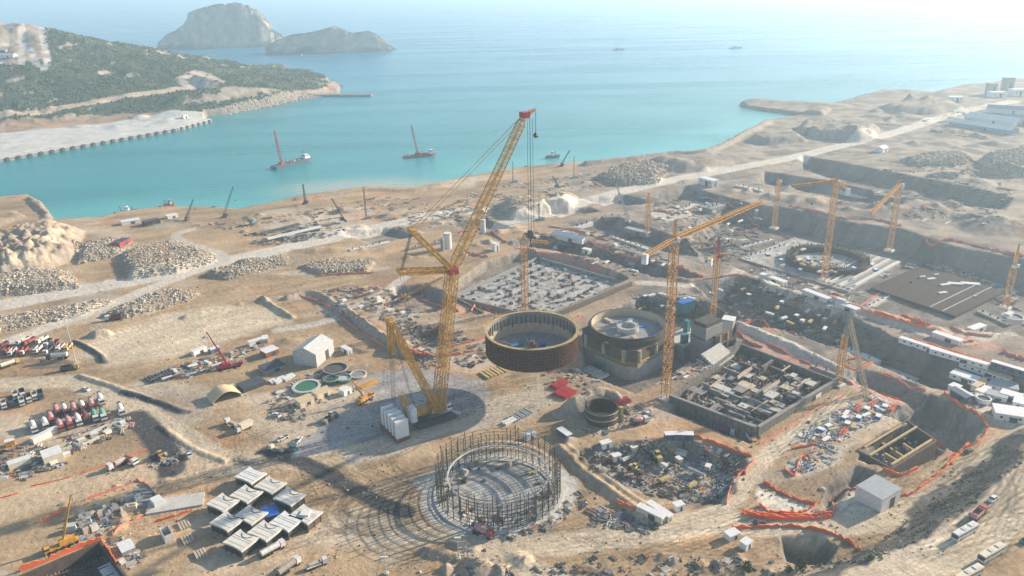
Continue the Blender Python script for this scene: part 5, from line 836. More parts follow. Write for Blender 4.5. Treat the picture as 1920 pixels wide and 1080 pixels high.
CABS = [((1735, 656), (1775, 669), 30, 3.2, 3, "longest thin white cabin, upper one along the orange net"), ((1797, 676), (1830, 687), 30, 3.6, 3, "second long thin white cabin, end to end with the longest"), ((1846, 702), (1878, 712), 26, 4, 3, "long cream cabin at the head of the cabin village"), ((1890, 698), (1912, 706), 17, 3, 4, "narrow white cabin with a dark blue side, right of the long cream one"), ((1789, 733), (1800, 728), 5, 4.5, 3.4, "small white cube cabin at the village's left tip"), ((1808, 712), (1826, 718), 13, 7, 3, "ribbed white cabin block behind the cube cabin"), ((1838, 726), (1858, 712), 14, 4, 3, "slanting cream cabin across the middle of the village"), ((1878, 728), (1900, 732), 14, 9, 3, "wide grey roofed cabin in the village"), ((1868, 748), (1884, 752), 9, 6, 3, "grey cabin in front of the wide grey roofed one"), ((1894, 748), (1908, 752), 9, 6, 3.2, "white cabin right of the grey cabins"), ((1890, 782), (1915, 786), 13, 10, 3.8, "largest white cabin at the front of the village"), ((1803, 746), (1818, 755), 10, 5.5, 3.2, "blue grey gabled cabin by the pit net"), ((1925, 765), (1945, 770), 12, 8, 3.4, "white cabin cut by the right edge of the view"), ((1842, 738), (1860, 727), 9, 4, 3, "second slanting cream cabin beside the round tank")]
for k, (a, b, l, w_, h_, lab) in enumerate(CABS): shed("site_cabin", lab, "cabin", a, b, l, w_, h_, "white_paint" if k not in (3, 11) else "hull_blue_grey", {7: "roof_grey", 8: "roof_grey", 11: "roof_grey", 2: "roof_tan", 6: "roof_tan"}.get(k, "roof_white"), 'gable' if k == 11 else 'flat', CAB, windows=max(1, int(l / 4)), rise=.15)
for a, b, l, lab in (((1449, 527), (1480, 538), 22, "long white roofed store along the orange net, left of three"), ((1530, 558), (1556, 568), 20, "long cream roofed store along the orange net, middle of three"), ((1588, 580), (1610, 588), 15, "cream roofed store along the orange net, right of three"), ((1830, 620), (1852, 612), 13, "white trailer cabin on the curved haul road"), ((1775, 638), (1800, 646), 16, "pale cabin row below the red stacks")): shed("store_cabin", lab, "cabin", a, b, l, 4.5, 3, "pale_wall", "roof_white", 'flat', "long stores by the orange net")
for a, b, l, lab in (((1220, 968), (1238, 980), 12, "nearer cream container of the pair beside the pipe stacks"), ((1236, 964), (1254, 976), 12, "farther cream container of the pair beside the pipe stacks"), ((1258, 822), (1275, 821), 6, "blue grey container at the edge of the dark trench"), ((1285, 822), (1300, 822), 7, "long pale container right of the blue grey one"), ((1058, 818), (1072, 826), 8, "white topped container with a blue end, below the sand heap"), ((1272, 955), (1282, 952), 4, "small white box cabin right of the container pair"), ((993, 822), (1003, 818), 5.5, "small white hut at the back of the scaffold ring"), ((1155, 862), (1165, 858), 4, "little white cabin on the pit's edge below the cage"), ((374, 662), (388, 656), 9, "white site container standing left of the red crane"), ((650, 660), (664, 668), 8, "white container stack right of the grey warehouse"), ((480, 645), (497, 640), 9, "dark edged white container behind the flat sheds"), ((498, 640), (500, 650), 6, "cream container end on, beside the dark edged one"), ((402, 660), (414, 655), 6, "pale blue container just left of the red crane's boom"), ((1135, 838), (1148, 834), 5, "white box body parked under the little cage tower")):
    r_ = shed("container", lab, "container", a, b, l, 3 if l < 9 else 2.8, 2.9, "cream_wall" if "cream" in lab else "white_paint" if "blue" not in lab else "hull_blue_grey", "roof_white", 'flat', "containers on the site")
for lab, uv, R, h_, mm, top in (("white round silo, larger of two behind the boom", (840, 465), 3.2, 13, "pale_wall", "white_sheet"), ("slim white silo behind the giant boom", (906, 438), 2.3, 13, "pale_wall", "white_sheet"), ("slim grey silo left of the larger white one", (830, 470), 1.5, 11, "concrete_dark", "grey_steel"), ("open round water tank with green inside, in the workshop yard", (575, 728), 7.2, 1.6, "concrete", "green_paint"), ("dark round drum tank right of the grey warehouse", (630, 697), 6.5, 2.6, "dark_steel", "scaffold"), ("small green round tank beside the open one", (622, 716), 4, 2.4, "green_paint", "dark_steel"), ("green round mixer tank right of the small green one", (645, 714), 4, 2.2, "green_paint", "pale_steel"), ("oval pale ring tank at the right of the workshop yard", (672, 705), 4.5, 1.4, "pale_steel", "liner_grey"), ("round white water tank among the cabins", (1843, 754), 3.4, 2.6, "white_paint", "dark_steel"), ("round pale concrete foundation at the rebar mat crane", (1898, 602), 6, 3.5, "concrete", "concrete_dark")):
    b = ON(*uv); r_ = thing("round_tank" if h_ < 5 else "silo", lab, "tank" if h_ < 5 else "silo", b); m = MB(); m.ring((*b[:2], b[2]), R * .86, R, -.3, h_, 28); m.build("shell", mm, r_); m = MB(); m.cyl((*b[:2], b[2] - .2), R * .87, h_ * .75 + .2 if h_ < 5 else h_ + .2, 24); m.build("contents" if h_ < 5 else "core", top, r_); m = MB(); m.ring((*b[:2], b[2]), R * .98, R * 1.08, h_ * .9, h_ * .97, 28); m.build("rim", "pale_steel", r_)
for k in range(5):
    u, v = 512 + 8.5 * k, 716 - 2.6 * k + (k % 2) * 3; b = ON(u, v); m = MB(); m.box(b, (3.6, 4.6, .9 + .2 * (k % 2)), .75); tag(m.build("white_slab", "white_sheet"), ["leftmost white slab stack in the workshop yard row", "second white slab stack from the left in the yard row", "middle white slab stack in the workshop yard row", "fourth white slab stack in the yard row", "rightmost white slab stack in the row, by the round tank"][k], "slab stack", "white slab stacks in the workshop yard")
# ================================================================== vehicles
mat("cab_white", (.62, .60, .57), rough=.5, var=.3, scale=1.2); mat("cab_red", (.34, .085, .07), rough=.6, var=.3, scale=1.2); mat("pink_drum", (.48, .25, .24), rough=.6, var=.2); mat("maroon", (.17, .05, .06), rough=.6); mat("tyre", (.03, .03, .03), rough=.9); mat("cab_teal", (.07, .26, .33), rough=.4); mat("cab_yellow", (.50, .38, .16), rough=.5); mat("cab_dark", (.07, .08, .10), rough=.5); mat("dusty_metal", (.30, .27, .23), rough=.8); mat("drum_green", (.14, .34, .24), rough=.6); mat("cab_orange", (.58, .24, .06), rough=.5); mat("dust_white", (.62, .58, .52), rough=.7)
def proto(kind):
    r = thing(kind, "x", "x", (0, 0, -500)); B = lambda nm, mm, *bx, par=None: (lambda m: [m.box(c, d, 0, None, **k) for c, d, k in bx] and m.build(nm, mm, par or r, False))(MB()); b = lambda c, d, **k: (c, d, k)
    def wheels(xs, y, rad=.55, wd=.5):
        for x in xs:
            for s in (-1, 1): m = MB(); m.bar((x, s * y - wd / 2, rad), (x, s * y + wd / 2, rad), rad, n=10); m.build("wheel", "tyre", r, False)
    if kind in ("dump_truck", "mixer_truck", "tanker_truck", "flatbed_truck"):
        B("chassis", "cab_dark", b((-.3, 0, .7), (8.4, 1.0, .5))); wheels((3, -1.6, -3), 1.05); c = B("cab", "cab_white", b((3.3, 0, .8), (2.1, 2.5, 2.3), top=(.88, .94))); B("windscreen", "glass", b((3.42, 0, 1.95), (1.98, 2.42, .75), top=(.9, .97)), par=c); B("bumper", "cab_dark", b((4.3, 0, .5), (.3, 2.5, .5)))
    if kind == "dump_truck":
        m = MB()
        for y in (-1.2, 1.2): m.box((-1.3, y, 1.3), (5.6, .16, 1.5))
        for x in (-4.05, 1.45): m.box((x, 0, 1.3), (.16, 2.5, 1.7))
        m.box((-1.3, 0, 1.2), (5.6, 2.4, .2)); m.build("dump_bed", "dusty_metal", r, False); B("load", "maroon", b((-1.3, 0, 1.4), (5.2, 2.2, .5), top=(.8, .7)))
    if kind == "mixer_truck":
        m = MB(); m.bar((1.9, 0, 2.0), (.3, 0, 2.35), .85, n=12, r2=1.25); m.bar((.3, 0, 2.35), (-2.0, 0, 2.75), 1.25, n=12, r2=1.1); m.bar((-2.0, 0, 2.75), (-3.6, 0, 3.1), 1.1, n=12, r2=.55); m.build("drum", "pink_drum", r, False); B("hopper", "cab_dark", b((-3.7, 0, 2.3), (.9, 1.2, 1.5), top=(1.4, 1.2))); B("chute", "dusty_metal", b((-4.5, .2, 1.2), (.4, .6, 1.4)))
    if kind == "tanker_truck":
        m = MB(); m.bar((-5.5, 0, 2.2), (2.0, 0, 2.2), 1.25, n=14); m.build("tank", "cab_white", r, False); B("catwalk", "dusty_metal", b((-1.8, 0, 3.4), (6, .6, .15))); wheels((-4.4, -5.2), 1.05); B("rear_bogie", "cab_dark", b((-4.8, 0, .7), (2.4, 1.4, .6)))
    if kind == "flatbed_truck": B("bed", "dusty_metal", b((-1.4, 0, 1.2), (6.2, 2.5, .25))); B("side_rail", "dusty_metal", b((-1.4, 1.2, 1.45), (6.2, .1, .5))); B("cargo", "liner_tan", b((-1.2, 0, 1.45), (4.2, 1.7, 1.0)))
    if kind == "bus":
        m = MB(); m.box((0, 0, .45), (12.4, 2.6, 1.35)); m.build("lower_body", "cab_white", r, False); B("window_band", "glass", b((0, 0, 1.8), (12.36, 2.54, .85))); m = MB(); m.box((0, 0, 2.65), (12.4, 2.6, .5), top=(.98, .9)); m.build("roof", "cab_white", r, False)
        for x in np.linspace(-5.4, 5, 9):
            B("window_pillar", "cab_white", b((x, 0, 1.8), (.16, 2.58, .86)))
        B("windscreen", "glass", b((6.2, 0, 1.25), (.12, 2.3, 1.5))); B("roof_hatch", "pale_steel", b((1.2, 0, 3.14), (1.4, 1.7, .2))); B("air_conditioner", "dust_white", b((-3.4, 0, 3.14), (2.2, 1.7, .28))); B("front_bumper", "cab_white", b((6.22, 0, .4), (.16, 2.5, .7))); wheels((4, -3.6), 1.1, .5, .4)
        for s in (-1, 1): B("headlight", "pale_steel", b((6.31, s * .95, .75), (.08, .4, .22)))
    if kind == "car":
        m = MB(); m.box((0, 0, .3), (4.5, 1.8, .65), top=(.96, .94)); m.build("body", "cab_white", r, False); B("glasshouse", "glass", b((-.25, 0, .95), (2.6, 1.65, .5), top=(.72, .86))); B("roof", "cab_white", b((-.25, 0, 1.44), (1.75, 1.36, .08))); wheels((1.4, -1.4), .82, .34, .22)
    if kind == "pickup":
        m = MB(); m.box((0, 0, .4), (5.3, 1.9, .7)); m.build("body", "cab_white", r, False); B("glasshouse", "glass", b((.5, 0, 1.1), (2.1, 1.7, .55), top=(.75, .88))); B("roof", "cab_white", b((.45, 0, 1.64), (1.5, 1.45, .08))); B("load_bed", "cab_dark", b((-1.7, 0, 1.02), (1.6, 1.6, .1))); wheels((1.6, -1.6), .88, .4, .25)
    if kind == "box_truck":
        B("chassis", "cab_dark", b((0, 0, .7), (8, 1, .5))); wheels((2.8, -2.4), 1.0, .5); B("box_body", "cab_white", b((-1.1, 0, 1.1), (5.8, 2.5, 2.5))); c = B("cab", "cab_white", b((2.9, 0, .8), (1.9, 2.3, 2.0), top=(.85, .94))); B("windscreen", "glass", b((3.0, 0, 1.8), (1.8, 2.22, .7), top=(.9, .97)), par=c)
    if kind == "loader":
        B("body", "cab_yellow", b((-.8, 0, .8), (3.6, 2, 1.4), top=(.9, .9))); wheels((1.4, -1.8), 1.1, .85, .6); c = B("cab", "cab_yellow", b((0, 0, 2.1), (1.4, 1.5, 1.3), top=(.9, .9))); B("cab_window", "glass", b((0, 0, 2.4), (1.42, 1.52, .7)), par=c); B("arm", "cab_yellow", b((2.2, 0, .9), (2.2, 1.2, .35), sh=(0, 0))); B("bucket", "dusty_metal", b((3.5, 0, .3), (1.1, 2.7, 1), top=(.7, 1)))
    return r
PROTO = {}; USED = set()
def place(kind, label, cat, uv, to, group=None, scale=1.0, **sw):
    if kind not in PROTO: PROTO[kind] = proto(kind)
    b = ON(*uv); h = head(uv, to) if isinstance(to, tuple) else to
    r = dup(PROTO[kind], b, h, label, group, scale); r['category'] = cat
    for nm, mm in sw.items(): swap(r, nm, mm)
    return r
ORD = ["first", "second", "third", "fourth", "fifth", "sixth", "seventh", "eighth", "ninth", "tenth", "eleventh"]
BG = "buses on the upper haul road"
place("bus", "white coach with a dark windscreen, behind the other on the upper road", "bus", (1808, 1003), (1775, 1022), BG, 1.0); place("bus", "cream white coach in front, nearest the pale truck's corner", "bus", (1858, 1043), (1826, 1062), BG, 1.0, roof="cream_wall"); place("bus", "cream coach cut off by the bottom edge of the view", "bus", (1815, 1084), (1785, 1100), BG, 1.0, roof="cream_wall")
place("dump_truck", "dusty red dump truck ahead of the white coach", "truck", (1833, 968), (1860, 945), None, 1.05, cab="cab_red", dump_bed="pink_drum"); place("car", "white car driving alone on the upper haul road", "car", (1861, 938), (1840, 952), None, 1.15); place("car", "dark green car at the right edge of the upper road", "car", (1922, 1016), (1900, 1030), None, 1.1, body="green_paint", roof="green_paint")
# concrete mixers
MG = "concrete mixers parked in two rows"
for k, (u, v, d, c) in enumerate(((108, 776, "pink_drum", "maroon"), (123, 774, "dust_white", "maroon"), (140, 772, "pink_drum", "cab_red"), (156, 768, "dust_white", "maroon"), (173, 764, "pink_drum", "cab_red"), (190, 754, "dust_white", "cab_white"))): place("mixer_truck", "mixer, %s drum, %s cab, %s from left in the back row" % ({"pink_drum": "pink", "dust_white": "pale"}[d], {"maroon": "dark", "cab_red": "red", "cab_white": "white"}[c], ORD[k]), "mixer truck", (u, v), (u + 6, v + 14), MG, 1.15, drum=d, cab=c)
for k, (u, v, d, c) in enumerate(((64, 806, "dust_white", "cab_white"), (86, 800, "dust_white", "cab_white"), (97, 790, "pink_drum", "cab_red"), (114, 804, "pink_drum", "cab_red"), (131, 798, "pink_drum", "cab_red"), (148, 793, "dust_white", "cab_white"), (162, 788, "maroon", "maroon"), (179, 785, "drum_green", "cab_white"), (194, 783, "drum_green", "cab_white"), (228, 774, "dust_white", "cab_white"))): place("mixer_truck", "mixer, %s drum, %s cab, %s from left in the front row" % ({"pink_drum": "pink", "dust_white": "pale", "maroon": "maroon", "drum_green": "green"}[d], {"maroon": "dark", "cab_red": "red", "cab_white": "white"}[c], ORD[k]), "mixer truck", (u, v), (u + 6, v + 14), MG, 1.15, drum=d, cab=c)
DG = "dump trucks parked at the left"
for k, (u, v, c, b_) in enumerate(((5, 652, "cab_red", "maroon"), (14, 660, "cab_red", "cab_red"), (24, 664, "cab_white", "dust_white"), (45, 643, "cab_white", "dust_white"), (56, 644, "cab_red", "cab_red"), (80, 641, "cab_white", "dust_white"), (91, 647, "cab_white", "cab_dark"), (104, 649, "cab_dark", "maroon"))): place("dump_truck", "%s dump truck, %s bed, %s from left in the back row" % ({"cab_red": "red", "cab_white": "white", "cab_dark": "dark"}[c], {"maroon": "maroon", "cab_red": "red", "dust_white": "pale", "cab_dark": "dark"}[b_], ORD[k]), "truck", (u, v), (u - 8, v + 8), DG, 1.0, cab=c, dump_bed=b_)
for k, (u, v, c, b_) in enumerate(((38, 664, "cab_red", "cab_red"), (46, 662, "cab_white", "cab_red"), (72, 659, "cab_white", "dust_white"), (91, 661, "cab_white", "cab_dark"), (114, 656, "cab_white", "dust_white"), (129, 655, "cab_yellow", "cab_yellow"))): place("dump_truck", "%s dump truck, %s bed, %s from left in the front row" % ({"cab_red": "red", "cab_white": "white", "cab_yellow": "yellow"}[c], {"cab_red": "red", "dust_white": "pale", "cab_dark": "dark", "cab_yellow": "yellow"}[b_], ORD[k]), "truck", (u, v), (u - 8, v + 8), DG, 1.0, cab=c, dump_bed=b_)
place("tanker_truck", "long white tanker parked below the front row of dump trucks", "tanker", (106, 673), (86, 677), None, 1.15, cab="cab_dark"); place("tanker_truck", "cream tanker parked alone at the left edge", "tanker", (22, 685), (34, 680), None, 1.0, tank="cream_wall", cab="cab_yellow"); place("dump_truck", "brown dump truck standing on the road by the light pole", "truck", (131, 694), (146, 692), None, 1.1, cab="cab_yellow", dump_bed="formwork_brown"); place("dump_truck", "dark red dump truck below the middle boulder heap", "truck", (214, 600), (204, 601), None, 1.2, cab="cab_white", dump_bed="maroon")
TG = "trucks in the small lot above the mixers"
for k, (u, v, c) in enumerate(((8, 762, "cab_white"), (22, 758, "cab_dark"), (30, 745, "dust_white"), (43, 742, "cab_white"), (42, 757, "cab_white"), (55, 751, "cab_white"), (66, 746, "cab_white"), (77, 744, "cab_dark"))): place("dump_truck", "%s parked truck, %s from the left in the small lot above the mixers" % ({"cab_white": "white", "cab_dark": "dark", "dust_white": "dusty"}[c], ORD[k]), "truck", (u, v), (u + 3, v + 12), TG, 1.0, cab=c, dump_bed="cab_dark" if k % 2 else "dust_white")
place("car", "white car alone on the light road above the mixers", "car", (161, 732), (172, 734), None, 1.2); place("pickup", "white pickup beside the dark road and the spoil strip", "pickup", (355, 855), (362, 868), None, 1.15)
PG = "vehicles near the asphalt pad"  # the pad is shadow painted into the ground colour
place("car", "white car at the front of the material yard", "car", (519, 780), (510, 776), PG, 1.2); place("pickup", "silver pickup in the group on the dark road's end", "pickup", (530, 824), (522, 828), PG, 1.15, body="dust_white"); place("pickup", "white pickup pointing right, at the asphalt edge", "pickup", (559, 828), (566, 820), PG, 1.15); place("car", "teal car below the white pickup at the asphalt edge", "car", (551, 842), (557, 847), PG, 1.2, body="cab_teal", roof="cab_teal"); place("flatbed_truck", "flatbed truck with a tan load, lowest of the group at the dark road", "truck", (519, 846), (506, 842), PG, .9, cab="cream_wall")
place("box_truck", "cream box truck standing in the open sand with long shadows", "truck", (458, 806), (445, 812), None, 1.1, box_body="cream_wall"); place("flatbed_truck", "white flatbed truck just left of the cream box truck", "truck", (435, 798), (424, 793), None, 1.0)
place("tanker_truck", "white tanker truck in front of the precast modules", "tanker", (515, 1033), (535, 1022), None, 1.0); place("tanker_truck", "grey dusty tanker truck near the bottom edge of the view", "tanker", (545, 1066), (565, 1052), None, 1.0, tank="dusty_metal"); place("flatbed_truck", "white trailer parked behind the grey dusty tanker", "truck", (595, 1062), (610, 1056), None, .9, bed="white_sheet")
place("flatbed_truck", "red and white crane truck, front one of the pair by the orange tape", "truck", (244, 868), (254, 872), "crane trucks by the orange tape", 1.1, bed="cab_red", cargo="maroon"); place("flatbed_truck", "red and white crane truck, rear one of the pair by the orange tape", "truck", (222, 874), (210, 880), "crane trucks by the orange tape", 1.1, bed="cab_red", cargo="dust_white"); place("loader", "orange loader on the dark trench road", "loader", (302, 858), (310, 868), None, 1.1, body="cab_orange"); place("loader", "dark wheel loader on the painted shadow patch left of the giant crane", "loader", (622, 786), (612, 792), None, 1.3, body="cab_dark", cab="pale_steel")
place("mixer_truck", "red mixer truck on the ground edge of the big hall", "mixer truck", (1358, 815), (1378, 818), None, 1.1, drum="maroon", cab="cab_white"); place("dump_truck", "white and orange truck at the hall's front corner", "truck", (1408, 828), (1422, 832), None, 1.1, cab="cab_orange", dump_bed="white_sheet"); place("mixer_truck", "mixer truck with a pale cab beside the little cage tower", "mixer truck", (1198, 795), (1212, 792), None, 1.1, drum="pink_drum", cab="cab_white"); place("mixer_truck", "red and white mixer truck at the foot of the scaffold ring apron", "mixer truck", (905, 1003), (918, 1008), None, 1.1, drum="pink_drum", cab="cab_red")
place("box_truck", "white truck at the edge of the pit near the long stores", "truck", (1580, 572), (1595, 577), None, 1.1); place("car", "blue car on the strip between the long stores", "car", (1552, 566), (1560, 569), None, 1.3, body="blue_paint", roof="blue_paint"); place("box_truck", "long white truck on the curved haul road at the right edge", "truck", (1888, 600), (1880, 606), None, 1.3)
place("loader", "yellow loader working in the cluttered pit", "loader", (1190, 882), (1200, 886), None, 1.1); place("loader", "yellow excavator in the middle of the cluttered pit", "loader", (1232, 862), (1226, 854), None, 1.4); place("car", "dark car on the haul road by the lower right pit", "car", (1424, 982), (1434, 980), None, 1.1, body="cab_dark", roof="cab_dark"); place("car", "dark car at the top of the lower right haul road", "car", (1815, 848), (1825, 842), None, 1.1, body="cab_dark", roof="cab_dark")
for o in PROTO.values():
    for c in list(o.children):
        for g in list(c.children): bpy.data.objects.remove(g)
        bpy.data.objects.remove(c)
    bpy.data.objects.remove(o)
# white skip
b = ON(314, 1008); r_ = thing("waste_skip", "big white open skip casting a wide shadow on brown soil", "skip", b, head((314, 1008), (322, 1022))); m = MB()
for y in (-1.6, 1.6): m.box((0, y, 0), (6.5, .2, 3.4))
for x in (-3.2, 3.2): m.box((x, 0, 0), (.2, 3.2, 3.4))
m.build("side_wall", "cab_white", r_, False); m = MB(); m.box((0, 0, .1), (6.3, 3.1, .3)); m.build("floor", "dusty_metal", r_, False)
# tall light masts
for uv, tp, lab in (((145, 690), (126, 592), "tall pale light mast beside the parked dump trucks"), ((860, 1048), (858, 1010), "small light pole near the bottom road fork"), ((724, 1076), (722, 1046), "thin light pole at the bottom edge left of the ditch")):
    b = ON(*uv); z = over(b, *tp); r_ = thing("light_mast", lab, "light mast", b); m = MB(); m.bar(b, (b[0], b[1], z), .3, r2=.15); m.build("pole", "pale_steel", r_); m = MB(); m.box((b[0], b[1], z), (2.4, .5, .7)); m.build("lamp_head", "white_paint", r_); m = MB(); m.box(b, (1.5, 1.5, .8)); m.build("base", "concrete", r_)
# ================================================================== orange safety nets
FG = "orange safety nets around the pits"
def fence(label, pts, h=1.9, m_="net_orange", th=.35):
    P = [ON(u, v) for u, v in pts]; P = catmull(P, 7) if len(P) > 2 else [P[0] + (P[1] - P[0]) * t for t in np.linspace(0, 1, 13)]; Q = []
    for p in P: Q.append(np.array([p[0], p[1], hz(p[0], p[1])]))
    o = thing("safety_net", label, "safety net", Q[0], 0, FG); m = MB(); n = len(Q); vs = []
    for i, q in enumerate(Q):
        d = (Q[min(i + 1, n - 1)] - Q[max(i - 1, 0)])[:2]; d = d / max(np.linalg.norm(d), 1e-6); nx = np.array([-d[1], d[0], 0]) * th / 2; hh = h * .85 * (random.uniform(.55, 1.1) if random.random() < .8 else random.uniform(.12, .4))
        vs += [q - nx - (0, 0, .3), q + nx - (0, 0, .3), q + nx + (0, 0, hh), q - nx + (0, 0, hh)]
    f = []
    for i in range(n - 1):
        for k in range(4): j = (k + 1) % 4; f.append((4 * i + k, 4 * i + j, 4 * i + 4 + j, 4 * i + 4 + k))
    f += [(0, 3, 2, 1), tuple(4 * (n - 1) + k for k in range(4))]; m.add(vs, f); m.build("netting", m_, o); acc = 99; last = Q[0]
    for q in Q:
        acc += np.linalg.norm((q - last)[:2]); last = q
        if acc > 9: m = MB(); m.box((q[0], q[1], q[2] - .3), (.25, .25, h + .5)); m.build("post", "timber_yellow", o); acc = 0
